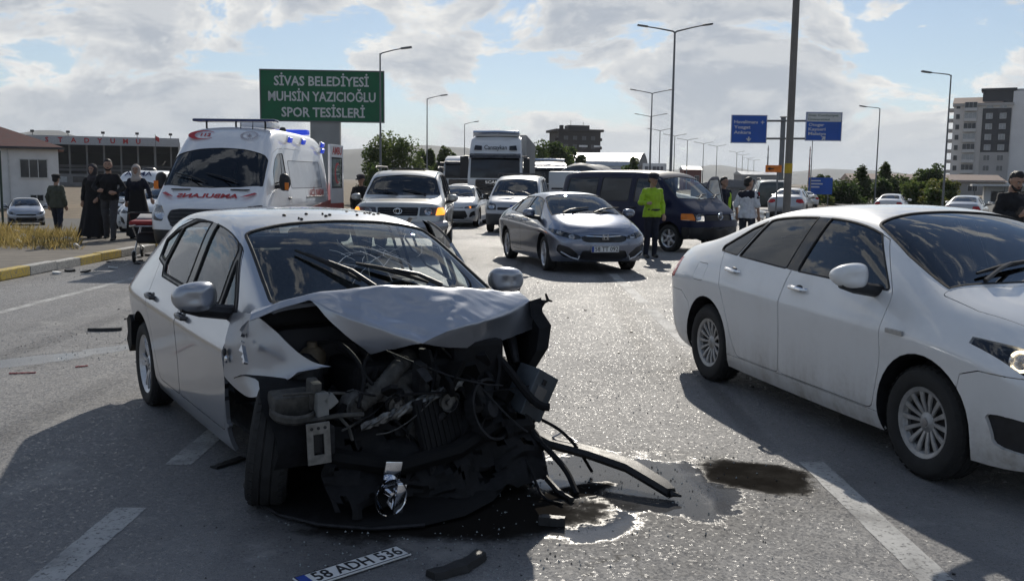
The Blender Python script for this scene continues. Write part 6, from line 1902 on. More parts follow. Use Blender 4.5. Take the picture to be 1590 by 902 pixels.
def asphalt():
    t = NT('asphalt')
    vor = t.n('TexVoronoi'); g = t.n('NewGeometry'); vor.inputs['Scale'].default_value = 85; t.L.new(g.outputs['Position'], vor.inputs['Vector'])
    fine = t.noise(170, 2, .7, 'World'); big = t.noise(.35, 5, .65, 'World')
    streak = t.noise(.8, 5, .6, 'World', .4, (1, .10, 1))
    col = t.mix(t.ramp(fine, .3, .75), (.08, .081, .086), (.335, .332, .33))
    col = t.mix(t.ramp(vor.outputs['Color'], .1, .9, 0, .55), col, (.28, .277, .275))
    col = t.mix(t.math('MULTIPLY', t.ramp(big, .4, .75), .5), col, (.21, .205, .20))
    col = t.mix(t.math('MULTIPLY', t.ramp(streak, .45, .72), .45), col, (.095, .096, .101))
    # wet patches with a shape of their own
    geo = t.n('NewGeometry'); wob = t.noise(1.7, 7, .68, 'World')

    def blob(x, y, rx, ry, rot=0.0, soft=.25, wob_k=.9):
        mp = t.n('Mapping', vector_type='TEXTURE'); t.L.new(geo.outputs['Position'], mp.inputs[0])
        mp.inputs['Location'].default_value = (x, y, 0); mp.inputs['Rotation'].default_value = (0, 0, rot); mp.inputs['Scale'].default_value = (rx, ry, 1)
        ln = t.n('VectorMath', operation='LENGTH'); t.L.new(mp.outputs[0], ln.inputs[0])
        r = t.math('ADD', ln.outputs['Value'], t.math('MULTIPLY', t.math('SUBTRACT', wob, .5), wob_k * 2.2))
        return t.ramp(r, 1 - soft, 1 + soft * .4, 1, 0)
    water = t.math('MULTIPLY', blob(.66, 5.0, .95, .58, R(-12), .8), .8)
    water = t.math('MAXIMUM', water, t.math('MULTIPLY', blob(.35, 4.3, .45, .30, R(20), .8), .6))
    water = t.math('MAXIMUM', water, blob(-4.35, 8.05, 1.35, .24, R(44), .9, .7))
    water = t.math('MAXIMUM', water, t.math('MULTIPLY', blob(-3.75, 8.75, .45, .16, R(30), .5, .8), .9))
    oil = blob(1.36, 5.08, .34, .30, R(-30), .25, .8)
    oil2 = t.math('MAXIMUM', blob(-.20, 4.45, .75, .42, R(10), .3, .7), blob(.32, 4.75, .35, .12, R(35), .4, .8))
    oilm = t.math('MAXIMUM', oil, oil2)
    col = t.mix(t.math('MULTIPLY', water, .75), col, (.020, .021, .023))
    dustm = t.math('MULTIPLY', t.ramp(wob, .55, .66), .55)
    col = t.mix(t.math('MULTIPLY', dustm, t.math('SUBTRACT', 1.0, water, True)), col, (.30, .295, .285))
    # tyre marks, cracks, patched seam
    def mark(x, w, y0, y1, slope=0.0, k=.6):
        sp = t.n('SeparateXYZ'); t.L.new(geo.outputs['Position'], sp.inputs[0])
        xx = t.math('SUBTRACT', sp.outputs[0], t.math('ADD', x, t.math('MULTIPLY', sp.outputs[1], slope)))
        a = t.ramp(t.math('ABSOLUTE', xx), w * .4, w, 1, 0); b_ = t.math('MULTIPLY', t.ramp(sp.outputs[1], y0, y0 + 1.5, 0, 1), t.ramp(sp.outputs[1], y1 - 2, y1, 1, 0))
        return t.math('MULTIPLY', t.math('MULTIPLY', a, b_), t.math('MULTIPLY', t.ramp(streak, .3, .6, .4, 1), k))
    col = t.mix(mark(1.05, .14, 8, 24, .03), col, (.06, .06, .063)); col = t.mix(mark(-.75, .12, 8.5, 22, .05, .45), col, (.06, .06, .063))
    col = t.mix(mark(-4.6, .16, 2, 40, 0, .35), col, (.075, .075, .078)); col = t.mix(mark(-3.2, .16, 2, 40, 0, .3), col, (.075, .075, .078)); col = t.mix(mark(1.62, .10, 5, 30, 0, .55), col, (.075, .075, .078))
    cr = t.n('TexVoronoi', feature='DISTANCE_TO_EDGE'); cr.inputs['Scale'].default_value = .42
    wv = t.n('VectorMath', operation='ADD'); t.L.new(geo.outputs['Position'], wv.inputs[0]); wn = t.n('TexNoise'); wn.inputs['Scale'].default_value = 2.2; wn.inputs['Detail'].default_value = 5; t.L.new(geo.outputs['Position'], wn.inputs['Vector'])
    t.L.new(wn.outputs['Color'], wv.inputs[1]); t.L.new(wv.outputs[0], cr.inputs['Vector'])
    crack = t.math('MULTIPLY', t.ramp(cr.outputs['Distance'], .0, .008, 1, 0), t.ramp(big, .5, .62, 0, .8))
    col = t.mix(crack, col, (.008, .008, .008))
    damp = t.math('MAXIMUM', blob(.55, 4.75, 1.5, .95, R(-15), .9, 1.0), blob(-.4, 4.2, 1.0, .6, 0.0, .9, 1.0))
    col = t.mix(t.math('MULTIPLY', damp, .62), col, (.038, .038, .040))
    col = t.mix(t.math('MULTIPLY', oilm, .94), col, (.010, .009, .008))
    # worn, gritty: rough almost everywhere, polished in the water
    sepc = t.n('SeparateColor'); t.L.new(vor.outputs['Color'], sepc.inputs[0])
    rough = t.ramp(sepc.outputs[2], .89, .95, t.ramp(big, .25, .8, .62, .76), .26)
    rough = t.ramp(water, .30, .44, rough, .05)
    rough = t.ramp(oilm, .3, .9, rough, .8)
    t.pr(Base_Color=col, Roughness=rough, Specular_IOR_Level=t.math('MAXIMUM', t.ramp(oilm, .3, .9, .16, .04), t.math('MULTIPLY', water, .35)))
    # chippings: each stone a small facet tipped its own way
    dry = t.ramp(water, .28, .42, 1.0, .02)
    v0 = t.n('VectorMath', operation='SUBTRACT'); t.L.new(vor.outputs['Color'], v0.inputs[0]); v0.inputs[1].default_value = (.5, .5, .5)
    v1 = t.n('VectorMath', operation='MULTIPLY'); t.L.new(v0.outputs[0], v1.inputs[0]); v1.inputs[1].default_value = (.40, .40, 0)
    v2 = t.n('VectorMath', operation='SCALE'); t.L.new(v1.outputs[0], v2.inputs[0]); t.L.new(t.math('MULTIPLY', dry, t.ramp(oilm, .3, .9, 1.0, .3)), v2.inputs[3])
    v3 = t.n('VectorMath', operation='ADD'); t.L.new(v2.outputs[0], v3.inputs[0]); v3.inputs[1].default_value = (0, 0, 1)
    v4 = t.n('VectorMath', operation='NORMALIZE'); t.L.new(v3.outputs[0], v4.inputs[0])
    bp = t.bump(t.math('MULTIPLY', fine, dry), .45, .005)
    t.L.new(v4.outputs[0], bp.inputs['Normal'])
    # soaked-in oil drinks the light: no lacquered sheen there
    df = t.n('BsdfDiffuse'); df.inputs[0].default_value = (.014, .0125, .011, 1); mx = t.n('MixShader'); t.put(mx.inputs[0], t.math('MULTIPLY', oilm, t.ramp(wob, .35, .6, .80, .97)))
    t.L.new(t.b.outputs[0], mx.inputs[1]); t.L.new(df.outputs[0], mx.inputs[2]); t.L.new(mx.outputs[0], t.out.inputs[0])
    return t.m


ASPH = asphalt()
EARTH = simple('dry_earth', (.17, .135, .095), .95, 0, .3, .8, .4, 'World', .2)
LOT = simple('lot_asphalt', (.10, .098, .092), .9, 0, .25, 1.2, .3, 'World', .25)
PAVE = simple('pavement_dusty', (.16, .145, .125), .9, 0, .25, 2.2, .4, 'World', .25)


def worn_paint(name, col, wear=.5):
    t = NT(name)
    n = t.noise(28, 6, .7, 'World'); b = t.noise(2.2, 5, .6, 'World')
    k = t.math('MULTIPLY', t.ramp(n, .25, .62), t.ramp(b, .25, .62, 1 - wear, 1))
    t.pr(Base_Color=t.mix(k, (.17, .17, .17), col), Roughness=.68, Specular_IOR_Level=.35)
    v = t.noise(110, 4, .7, 'World'); t.bump(v, .7, .006)
    return t.m


def line_paint():
    t = NT('worn_white_line')
    n = t.noise(34, 5, .72, 'World'); b = t.noise(3.0, 5, .62, 'World')
    k = t.math('MULTIPLY', t.ramp(n, .27, .50), t.ramp(b, .30, .58, .45, .95))
    t.pr(Base_Color=t.mix(n, (.40, .40, .39), (.52, .52, .51)), Roughness=.7, Specular_IOR_Level=.3, Alpha=k)
    t.bump(t.noise(110, 3, .7, 'World'), .6, .005)
    return t.m


LINE = line_paint()
KYEL = worn_paint('kerb_yellow', (.60, .43, .06), .3)
KWHT = worn_paint('kerb_white', (.50, .49, .46), .4)

# ground: one sheet out to the horizon
xs = sorted(set([-6500, -4000, -2000, -1000, -500, -300, -200, -150, -110, -80, -65, -55, -48, -42, -36, -31, -27, -23, -20, -17, -15, -13.5, -12.5, -11.5, -10.5, -9.6, -8.8, -8.3, -8, -7, -3, 0, 4, 8, 12, 15, 18, 22, 26, 31, 37, 45, 60, 80, 110, 150, 200, 300, 500, 1000, 2000, 4000, 6500]))
ys = sorted(set([-300, -100, -30, -10, 0, 6, 12, 16, 19, 21, 22, 23, 24, 25, 26, 27, 28.5, 30, 32, 34, 36, 39, 42, 45, 49, 54, 58, 62, 70, 80, 95, 115, 150, 200, 300, 500, 900, 1600, 3000, 6500]))
vs = [(x, y, lot_z(x, y) - .02) for y in ys for x in xs]
nx = len(xs)
tag(mesh('ground', vs, [(j * nx + i, j * nx + i + 1, (j + 1) * nx + i + 1, (j + 1) * nx + i) for j in range(len(ys) - 1) for i in range(nx - 1)], EARTH, smooth=True), kind='structure')


def road_c(y):
    """how far the far road has swung to the right"""
    return .00055 * max(0, y - 120) ** 2 if y < 420 else .00055 * 300 ** 2 + .33 * (y - 420)


yy = [-12, -4, 0, 3, 6, 10, 15, 20, 26, 34, 45, 60, 80, 105, 140, 180, 220, 260, 300, 350, 420, 520, 700]
vs, fs = [], []
for y in yy: vs += [(-7.87 + road_c(y), y, 0), (-2 + road_c(y), y, 0), (5 + road_c(y), y, 0), (14 + .09 * max(0, y - 20) + road_c(y), y, 0)]
for i in range(len(yy) - 1):
    for j in range(3): fs.append((i * 4 + j, i * 4 + j + 1, i * 4 + j + 5, i * 4 + j + 4))
tag(mesh('road', vs, fs, ASPH), kind='structure')
vs, fs = [], []
for y in (21.5, 23, 26, 30, 34, 40, 48, 56, 64):
    for x in (-60, -40, -30, -22, -17, -13, -10.5, -8.6): vs.append((x, y, lot_z(x, y) + .012))
tag(mesh('car_park', vs, [(j * 8 + i, j * 8 + i + 1, (j + 1) * 8 + i + 1, (j + 1) * 8 + i) for j in range(8) for i in range(7)], LOT, smooth=True), kind='structure')
vs = []
for i, y in enumerate([-12, -4, 2, 6, 10, 14, 17, 20, 23, 26.5]):
    for x, z in ((-8.06, .135), (-9.2, .14), (-10.6, .14), (-11.8, .10 - .03 * (i % 2))): vs.append((x, y, z if y < 26 else z - .1))
tag(mesh('pavement', vs, [(i * 4 + j + 1, i * 4 + j, i * 4 + j + 4, i * 4 + j + 5) for i in range(9) for j in range(3)], PAVE), kind='structure')
far_road = mesh('side_road', [(16, 14, -.05), (70, 14, -.05), (95, 130, -.55), (40, 130, -.55)], [(0, 1, 2, 3)], LOT); tag(far_road, kind='structure')

# painted lines: each stroke a sheet just above the road
mk = sub('road_marking', None); tag(mk, kind='structure')


def stroke(name, x, y0, y1, w=.15, n=36):
    vs = []
    r_ = random.Random(int(y0 * 31 + x * 7))
    for i in range(n + 1):
        y = lerp(y0, y1, i / n); c = x + (road_c(y) if y > 120 else 0)
        for sd in (-1, 1): vs.append((c + sd * (w / 2 + r_.uniform(-.004, .004)), y, .003))
    return mesh(name, vs, [(2 * i, 2 * i + 1, 2 * i + 3, 2 * i + 2) for i in range(n)], LINE, mk)


for (x, y0, y1) in ((-1.88, 2.4, 4.45), (-1.90, 5.15, 6.1), (-1.90, 14.5, 17.5), (-1.9, 24, 27), (-1.9, 31.5, 34.5), (-1.9, 39, 42), (1.79, 1.5, 5.35), (1.80, 9.2, 12.0), (1.80, 12.4, 16.5), (1.8, 22.5, 26.5), (1.8, 32, 36), (1.8, 42, 46)): stroke('lane_stroke', x, y0, y1)
stroke('edge_line', -6.1, 8, 60, .13, 160)
# kerb of single stones, painted in turn
kerb = sub('kerb', None); tag(kerb, kind='structure')
KY = [None, None]
for k in range(2):
    q = MB(); q.bbox(-.09, .09, -.44, .44, 0, .16, .018)
    st_ = q.build('kerb_stone', (KYEL, KWHT)[k], kerb); KY[k] = st_
r_ = random.Random(3)
for i in range(50):
    j = i - 14
    y = 15.05 + .895 * (j + .5)
    yel = (j // 2) % 2 == 1
    src = KY[0] if yel else KY[1]
    o = src if src.get('used') is None else src.copy()
    if o is not src: COL.objects.link(o); o.parent = kerb
    src['used'] = 1
    o.location = (-7.96 + r_.uniform(-.01, .01), y, r_.uniform(-.012, .006)); o.rotation_euler = (r_.uniform(-.006, .006), 0, r_.uniform(-.012, .012))
for k in KY:
    if 'used' in k: del k['used']
for o in kerb.children:
    if 'used' in o: del o['used']

# dry grass on the bank, with litter
gr = random.Random(8)
vs, fs, fm = [], [], []
for k in range(20000):
    y = gr.uniform(18.6, 26.2); x = -y * (.468 + gr.random() ** .9 * .26) + .3 * mnoise.noise(Vector((y * 1.3, 0, 3)))
    if mnoise.noise(Vector((x * .8, y * .8, 9))) < -.28 or (y < 19.6 and gr.random() < .5): continue
    h = gr.uniform(.04, .16) + .26 * gr.random() ** 3 * (1 + .6 * mnoise.noise(Vector((x, y, 0)))); a = gr.uniform(0, 6.28); w = .004 + gr.random() * .006
    z = max(lot_z(x, y), .10 if y < 25 else -9) + .0; lx, ly = gr.gauss(0, .09), gr.gauss(0, .09); b = len(vs)
    vs += [(x - w * math.cos(a), y - w * math.sin(a), z), (x + w * math.cos(a), y + w * math.sin(a), z), (x + lx * .5 + w * .6 * math.cos(a), y + ly * .5, z + h * .6), (x + lx, y + ly, z + h)]
    fs += [(b, b + 1, b + 2), (b, b + 2, b + 3)]; m = gr.randrange(3); fm += [m, m]
g = mesh('dry_grass', vs, fs, [leafy('straw_a', (.24, .17, .075)), leafy('straw_b', (.15, .115, .05)), leafy('straw_c', (.30, .23, .12))], fm=fm)
tag(g, 'dry straw coloured grass on the bank beside the pavement', 'grass', kind='stuff')
for k in range(26):
    y = gr.uniform(19, 24.5); x = -y * gr.uniform(.46, .54); n_ = gr.randint(5, 8)
    if k > 8: break
    sc = gr.uniform(.05, .12); q = MB(); q.M = Matrix.Translation((x, y, max(lot_z(x, y), .12) + sc * .5 + .04)) @ Euler((gr.uniform(-1, 1), gr.uniform(-1, 1), gr.uniform(0, 6))).to_matrix().to_4x4()
    q.prism([(sc * math.cos(a) * gr.uniform(.6, 1.2), sc * .7 * math.sin(a) * gr.uniform(.6, 1.2)) for a in [2 * math.pi * i / n_ for i in range(n_)]], -sc * .35, sc * .35, 'z')
    tag(q.build('litter_scrap', simple('litter_white', (.6, .59, .56), .7)), 'pale scrap of litter lying in the dry grass', 'litter', 'litter scraps in the dry grass')
# ------------------------------------------------------------------ where the far things stand
MEDIAN = [(11.25, 67), (16.49, 113), (22.22, 153), (30.17, 194), (37.02, 216), (43.69, 236), (51.8, 256), (59.41, 274), (77.88, 327), (87.24, 357), (101.22, 404), (112.46, 438)]
LEFTL = [(-8.91, 62.7), (-8.97, 97), (-7.35, 140)]
RIGHTL = [(32.27, 70), (39.18, 101)]
TREES = [
    (-14.67, 115.0, -0.6, 6.93, 7.83, 'large round tree behind the ambulance and silver off roader', {'kind': 'round', 'seed': 0, 'n': 3200, 'mats': (0, 1, 2), 'leaf': 0.3, 'name': 'broadleaf_tree', 'trunk': 0.2, 'group': None}),
    (-15.57, 105.0, -0.6, 4.07, 4.21, 'dark low tree beside the ambulance rear door', {'kind': 'bush', 'seed': 1, 'n': 1500, 'mats': (2, 0, 4), 'leaf': 0.27, 'name': 'broadleaf_tree', 'trunk': 0.2, 'group': None}),
    (-14.7, 150.0, -0.6, 6.16, 2.57, 'slim poplar, first of the row behind the silver off roader', {'kind': 'poplar', 'seed': 2, 'n': 1500, 'mats': (0, 4, 1), 'leaf': 0.39, 'name': 'poplar_tree', 'trunk': 0.2, 'group': None}),
    (-13.54, 152.0, -0.6, 6.44, 2.29, 'slim poplar, second of the row behind the silver off roader', {'kind': 'poplar', 'seed': 3, 'n': 1500, 'mats': (0, 4, 1), 'leaf': 0.4, 'name': 'poplar_tree', 'trunk': 0.2, 'group': None}),
    (-11.09, 150.0, -0.6, 6.51, 3.32, 'full poplar, third of the row behind the silver off roader', {'kind': 'poplar', 'seed': 4, 'n': 1500, 'mats': (0, 4, 1), 'leaf': 0.39, 'name': 'poplar_tree', 'trunk': 0.2, 'group': None}),
    (-10.27, 158.0, -0.6, 6.01, 2.07, 'slim poplar, fourth of the row behind the silver off roader', {'kind': 'poplar', 'seed': 5, 'n': 1500, 'mats': (0, 4, 1), 'leaf': 0.41, 'name': 'poplar_tree', 'trunk': 0.2, 'group': None}),
    (-9.41, 160.0, -0.6, 5.74, 1.93, 'slim poplar, fifth of the row behind the silver off roader', {'kind': 'poplar', 'seed': 6, 'n': 1500, 'mats': (0, 4, 1), 'leaf': 0.42, 'name': 'poplar_tree', 'trunk': 0.2, 'group': None}),
    (4.57, 130.0, -0.6, 7.9, 6.28, 'broad dark tree behind the white articulated lorry', {'kind': 'round', 'seed': 7, 'n': 3200, 'mats': (0, 1, 2), 'leaf': 0.34, 'name': 'broadleaf_tree', 'trunk': 0.2, 'group': None}),
    (9.08, 140.0, -0.6, 6.9, 4.23, 'lower round tree in front of the warehouse gable', {'kind': 'round', 'seed': 8, 'n': 3200, 'mats': (0, 1, 2), 'leaf': 0.36, 'name': 'broadleaf_tree', 'trunk': 0.2, 'group': None}),
    (49.34, 150.0, -0.4, 3.88, 3.93, 'low bush behind the parked cars, below the blue signs', {'kind': 'bush', 'seed': 9, 'n': 1500, 'mats': (2, 0, 4), 'leaf': 0.39, 'name': 'broadleaf_tree', 'trunk': 0.2, 'group': None}),
    (41.18, 120.0, -0.4, 2.55, 3.62, 'rounded bush behind the small white hatchback', {'kind': 'bush', 'seed': 10, 'n': 1500, 'mats': (2, 0, 4), 'leaf': 0.31, 'name': 'broadleaf_tree', 'trunk': 0.2, 'group': None}),
    (39.07, 105.0, -0.4, 3.81, 1.7, 'dark pointed tree nearer the blue signs than the grey lamp', {'kind': 'poplar', 'seed': 11, 'n': 1500, 'mats': (2, 0, 4), 'leaf': 0.27, 'name': 'poplar_tree', 'trunk': 0.2, 'group': None}),
    (47.69, 120.0, -0.4, 4.26, 2.17, 'dark pointed tree beside the grey lamp', {'kind': 'poplar', 'seed': 12, 'n': 1500, 'mats': (0, 4, 1), 'leaf': 0.31, 'name': 'poplar_tree', 'trunk': 0.2, 'group': None}),
    (48.15, 118.0, -0.4, 3.76, 4.05, 'bushy tree between the grey lamps', {'kind': 'bush', 'seed': 13, 'n': 1500, 'mats': (2, 0, 4), 'leaf': 0.31, 'name': 'broadleaf_tree', 'trunk': 0.2, 'group': None}),
    (40.64, 95.0, -0.4, 2.6, 2.87, 'yellowish shrub below the long hall', {'kind': 'bush', 'seed': 14, 'n': 1500, 'mats': (1, 3, 0), 'leaf': 0.25, 'name': 'broadleaf_tree', 'trunk': 0.2, 'group': None}),
    (53.08, 120.0, -0.4, 4.0, 4.83, 'green round tree next to the apartment block', {'kind': 'round', 'seed': 15, 'n': 3200, 'mats': (0, 1, 2), 'leaf': 0.31, 'name': 'broadleaf_tree', 'trunk': 0.2, 'group': None}),
    (36.13, 80.0, -0.4, 2.1, 2.09, 'yellow green shrub at the foot of the apartment block', {'kind': 'bush', 'seed': 16, 'n': 1500, 'mats': (1, 3, 0), 'leaf': 0.21, 'name': 'broadleaf_tree', 'trunk': 0.2, 'group': None}),
    (20.36, 160.0, -0.6, 7.73, 3.87, 'small dark tree on top of the warehouse corner', {'kind': 'bush', 'seed': 17, 'n': 1500, 'mats': (2, 0, 4), 'leaf': 0.42, 'name': 'broadleaf_tree', 'trunk': 0.2, 'group': None}),
    (-17.2, 120, -0.6, 5.2, 5.2, 'bushy tree right behind the lamp by the ambulance', {'kind': 'round', 'seed': 31, 'n': 2600, 'mats': (0, 1, 2), 'leaf': .3, 'name': 'broadleaf_tree'}),
    (-12.4, 148, -0.6, 4.6, 4.6, 'low tree filling the poplar row', {'kind': 'bush', 'seed': 32, 'n': 1800, 'mats': (0, 4, 1), 'leaf': .38, 'name': 'broadleaf_tree'}),
    (7.2, 150, -0.6, 5.6, 4.4, 'tree between the lorries and the warehouse', {'kind': 'round', 'seed': 33, 'n': 2400, 'mats': (0, 1, 2), 'leaf': .36, 'name': 'broadleaf_tree'}),
    (35.5, 100, -0.5, 2.6, 4.2, 'wide bush behind the low blue board', {'kind': 'bush', 'seed': 34, 'n': 1800, 'mats': (2, 0, 4), 'leaf': .26, 'name': 'broadleaf_tree'}),
    (42.5, 108, -0.5, 3.0, 3.4, 'dark bush under the farther grey lamp', {'kind': 'bush', 'seed': 35, 'n': 1800, 'mats': (2, 0, 4), 'leaf': .27, 'name': 'broadleaf_tree'}),
    (45.5, 104, -0.5, 2.7, 3.6, 'olive shrub beside the pointed trees', {'kind': 'bush', 'seed': 36, 'n': 1800, 'mats': (1, 3, 0), 'leaf': .26, 'name': 'broadleaf_tree'}),
    (50.5, 110, -0.5, 3.2, 3.8, 'green shrub in front of the tan roofed hall', {'kind': 'bush', 'seed': 37, 'n': 1800, 'mats': (0, 1, 3), 'leaf': .28, 'name': 'broadleaf_tree'}),
    (31.0, 96, -0.5, 1.8, 4.0, 'low scrub patch behind the silver saloon', {'kind': 'bush', 'seed': 38, 'n': 1500, 'mats': (1, 3, 0), 'leaf': .24, 'name': 'broadleaf_tree'})]


# ------------------------------------------------------------------ street lamps, signs
POLE = simple('pole_steel', (.20, .205, .21), .55, .5, .12, 2)
POLE_B = simple('pole_brown', (.19, .175, .16), .6, .3, .2, 2)
LENS = simple('lamp_lens', (.5, .5, .48), .3)


def street_lamp(name, x, y, z, H, arms, label, group, r0=.09, m=None, flange=True):
    """pole with arms; arms: list of (dx, rise, dy)"""
    m = m or POLE
    root = empty(name, (x, y, z), 0, label, 'street lamp', group)
    q = MB(); q.tube([(0, 0, 0), (0, 0, H * .5), (0, 0, H - .05)], [r0, r0 * .8, r0 * .58], 12)
    if flange: q.lathe([(.001, .0), (.22, 0), (.22, .03), (r0 * 1.3, .05), (r0 * 1.15, .4), (r0, .42)], 14, 'z')
    q.build('pole', m, root, True)
    for dx, rise, dy in arms:
        q = MB(); sg = 1 if dx > 0 else -1
        q.tube([(0, 0, H - .12), (sg * .15, dy * .1, H - .02), (dx * .6, dy * .6, H + rise * .6), (dx, dy, H + rise)], [r0 * .55, r0 * .5, r0 * .42, r0 * .38], 8)
        a = q.build('arm', m, root, True)
        q = MB(); q.M = Matrix.Translation((dx, dy, H + rise)) @ Matrix.Rotation(math.atan2(dy, dx), 4, 'Z') @ Matrix.Rotation(R(-8), 4, 'Y')
        q.bbox(-.08, .66, -.14, .14, -.05, .07, .035); h = q.build('lamp_head', m, a, True)
        q = MB(); q.M = Matrix.Translation((dx, dy, H + rise)) @ Matrix.Rotation(math.atan2(dy, dx), 4, 'Z') @ Matrix.Rotation(R(-8), 4, 'Y'); q.bbox(.14, .60, -.10, .10, -.062, -.045, .005); q.build('lens', LENS, a)
    return root


ORD = ['nearest', 'second', 'third', 'fourth', 'fifth', 'sixth', 'seventh', 'eighth', 'ninth', 'tenth', 'eleventh', 'twelfth']
for i, (x, y) in enumerate(MEDIAN):
    street_lamp('street_lamp', x, y, -.1, 12.3, [(-2.0, .28, 0), (2.0, .42, 0)] if i == 0 else [(-2.0, .30, 0), (2.0, .36, 0)], '%s of the tall double armed lamps down the middle of the road' % ORD[i], 'double armed lamps along the central reservation', .115 if i < 3 else .13)
for i, (x, y) in enumerate(LEFTL):
    street_lamp('street_lamp', x, y, -.1, 10.0, [(1.45, .28, 0)], '%s single armed lamp on the kerb side of the queue, arm over the road' % ORD[i].replace('nearest', 'first'), 'single armed lamps on the kerb side', .085)
for i, (x, y) in enumerate(RIGHTL):
    street_lamp('street_lamp', x, y, -.4, 10.2, [(-1.55, .10, 0)], ['grey single armed lamp in front of the apartment block', 'grey single armed lamp among the trees beyond the blue signs'][i], 'single armed lamps beyond the side road', .085)
# the near pole that runs out of the top of the picture
np_ = empty('lamp_post', (6.17, 21.0, 0), 0, 'thick brown grey post rising out of the picture behind the white saloon', 'post')
q = MB(); q.tube([(0, 0, 0), (0, 0, 6), (0, 0, 11.8)], [.088, .075, .055], 16); q.lathe([(.001, 0), (.22, 0), (.22, .03), (.12, .05), (.115, .5), (.09, .52)], 16, 'z'); q.build('pole', POLE_B, np_, True)
q = MB(); q.tube([(0, 0, 11.7), (-.5, 0, 12.1), (-2.0, 0, 12.3)], [.05, .045, .04], 10); q.build('arm', POLE_B, np_, True)
q = MB(); q.M = Matrix.Translation((-2.0, 0, 12.3)); q.bbox(-.66, .08, -.14, .14, -.05, .07, .03); q.build('lamp_head', POLE, np_, True)
q = MB(); q.lathe([(.0875, -.11), (.089, -.10), (.089, .10), (.0875, .11)], 16, 'z', (0, 0, 1.98)); q.build('yellow_band', simple('band_yellow', (.55, .36, .02), .5), np_, True)
# orange arrow sign behind that post
og = empty('arrow_sign', (8.05, 29.0, 0), 0, 'small orange detour sign with a black arrow beside the brown post', 'sign')
q = MB(); q.bbox(-.24, .26, -.012, .012, 1.98, 2.20, .006); pn = q.build('panel', simple('sign_orange', (.75, .20, .02), .5), og)
q = MB(); q.tube([(.15, .03, 0), (.15, .03, 2.1)], .028, 8); q.build('stake', POLE, og)
q = MB(); q.add([(-.19, -.014, 2.09), (-.09, -.014, 2.15), (-.09, -.014, 2.11), (-.09, -.014, 2.07), (-.09, -.014, 2.03), (.02, -.014, 2.105), (.02, -.014, 2.075)], [(0, 4, 1), (2, 3, 6, 5)]); q.build('arrow', INKBLACK, pn)

# green notice board on its broad pillar
GRN = simple('board_green', (.012, .13, .055), .55, 0, .12, 1.2)
bb = empty('notice_board', (-13.0, 64.0, -.6), R(3), 'large green board of white capital letters on a broad pillar', 'sign')
BW, BH, BZ = 8.25, 3.35, 6.05
q = MB(); q.bbox(-BW / 2, BW / 2, -.18, .18, BZ, BZ + BH, .03); bp = q.build('panel', GRN, bb)
q = MB(); q.bbox(-BW / 2 - .06, BW / 2 + .06, -.22, -.16, BZ - .06, BZ + .02, .01); q.bbox(-BW / 2 - .06, BW / 2 + .06, -.22, -.16, BZ + BH - .02, BZ + BH + .06, .01); q.bbox(-BW / 2 - .06, -BW / 2 + .02, -.22, -.16, BZ, BZ + BH, .01); q.bbox(BW / 2 - .02, BW / 2 + .06, -.22, -.16, BZ, BZ + BH, .01); q.build('board_frame', POLE, bb)
q = MB(); q.bbox(-.85, 1.15, -.15, .55, 0, BZ, .04); q.build('pillar', simple('pillar_grey', (.33, .33, .32), .7, 0, .1, .8), bb)
LW = simple('letter_white', (.62, .63, .62), .5, 0, .06)
for txt, z, w, dx in (('SİVAS BELEDİYESİ', BZ + 2.62, 6.35, -.05), ('MUHSİN YAZICIOĞLU', BZ + 1.60, 7.2, -.02), ('SPOR TESİSLERİ', BZ + .55, 5.6, .05)):
    lettering('board_lettering', txt, .88, LW, bp, frame((dx, -.186, z), (1, 0, 0), (0, 0, 1)), .008, .020, width=w)

# gantry with two blue direction signs
BLU = simple('sign_blue', (.012, .09, .42), .45, 0, .1, 1.0)
gt = empty('direction_gantry', (18.95, 66.0, -.3), 0, 'grey post with crossbars carrying two blue direction signs', 'sign gantry')
q = MB(); q.tube([(0, .25, 0), (0, .25, 6.6)], [.19, .17], 12); q.lathe([(.001, .1), (.24, .06), (.24, 0), (.19, -.02)], 12, 'z', (0, .25, 6.55)); q.build('post', POLE, gt, True)
for z in (5.05, 6.28): q = MB(); q.tube([(-2.6, .12, z), (2.6, .12, z + .06)], .075, 8); q.build('crossbar', POLE, gt, True)


def blue_sign(parent, x0, x1, z0, z1, rows, arrow, white=None):
    q = MB(); q.bbox(x0, x1, -.05, .03, z0, z1, .015); p = q.build('blue_sign', BLU, parent)
    q = MB()
    for a, b, c, d in ((x0, x1, z0, z0 + .06), (x0, x1, z1 - .06, z1), (x0, x0 + .06, z0, z1), (x1 - .06, x1, z0, z1)): q.box(a + .01, b - .01, -.056, -.052, c + .01, d - .01)
    q.build('sign_rim', LW, p)
    if white:
        q = MB(); q.box(x0 + .08, x1 - .08, -.057, -.053, white[0], white[1]); q.build('white_field', LW, p)
        for t_, z, w in white[2]: lettering('sign_lettering', t_, .22, simple('lettering_green', (.05, .11, .07), .6), p, frame((x0 + .16, -.0585, z), (1, 0, 0), (0, 0, 1)), .001, .003, 'LEFT', width=w)
    for t_, z, w in rows: lettering('sign_lettering', t_, .30, LW, p, frame((x0 + .20, -.054, z), (1, 0, 0), (0, 0, 1)), .002, .006, 'LEFT', width=w)
    cx, cz, up = arrow
    q = MB(); M = Matrix.Translation((cx, -.058, cz)) @ Matrix.Rotation(0 if up == 'down' else R(135 + 90), 4, 'Y'); q.M = M
    q.add([(-.05, 0, .17), (.05, 0, .17), (.05, 0, -.05), (-.05, 0, -.05), (-.19, 0, .04), (0, 0, -.18), (.19, 0, .04), (.12, 0, .06), (0, 0, -.06), (-.12, 0, .06)], [(0, 3, 2, 1), (4, 5, 8, 9), (5, 6, 7, 8)]); q.build('arrow', LW, p)
    return p


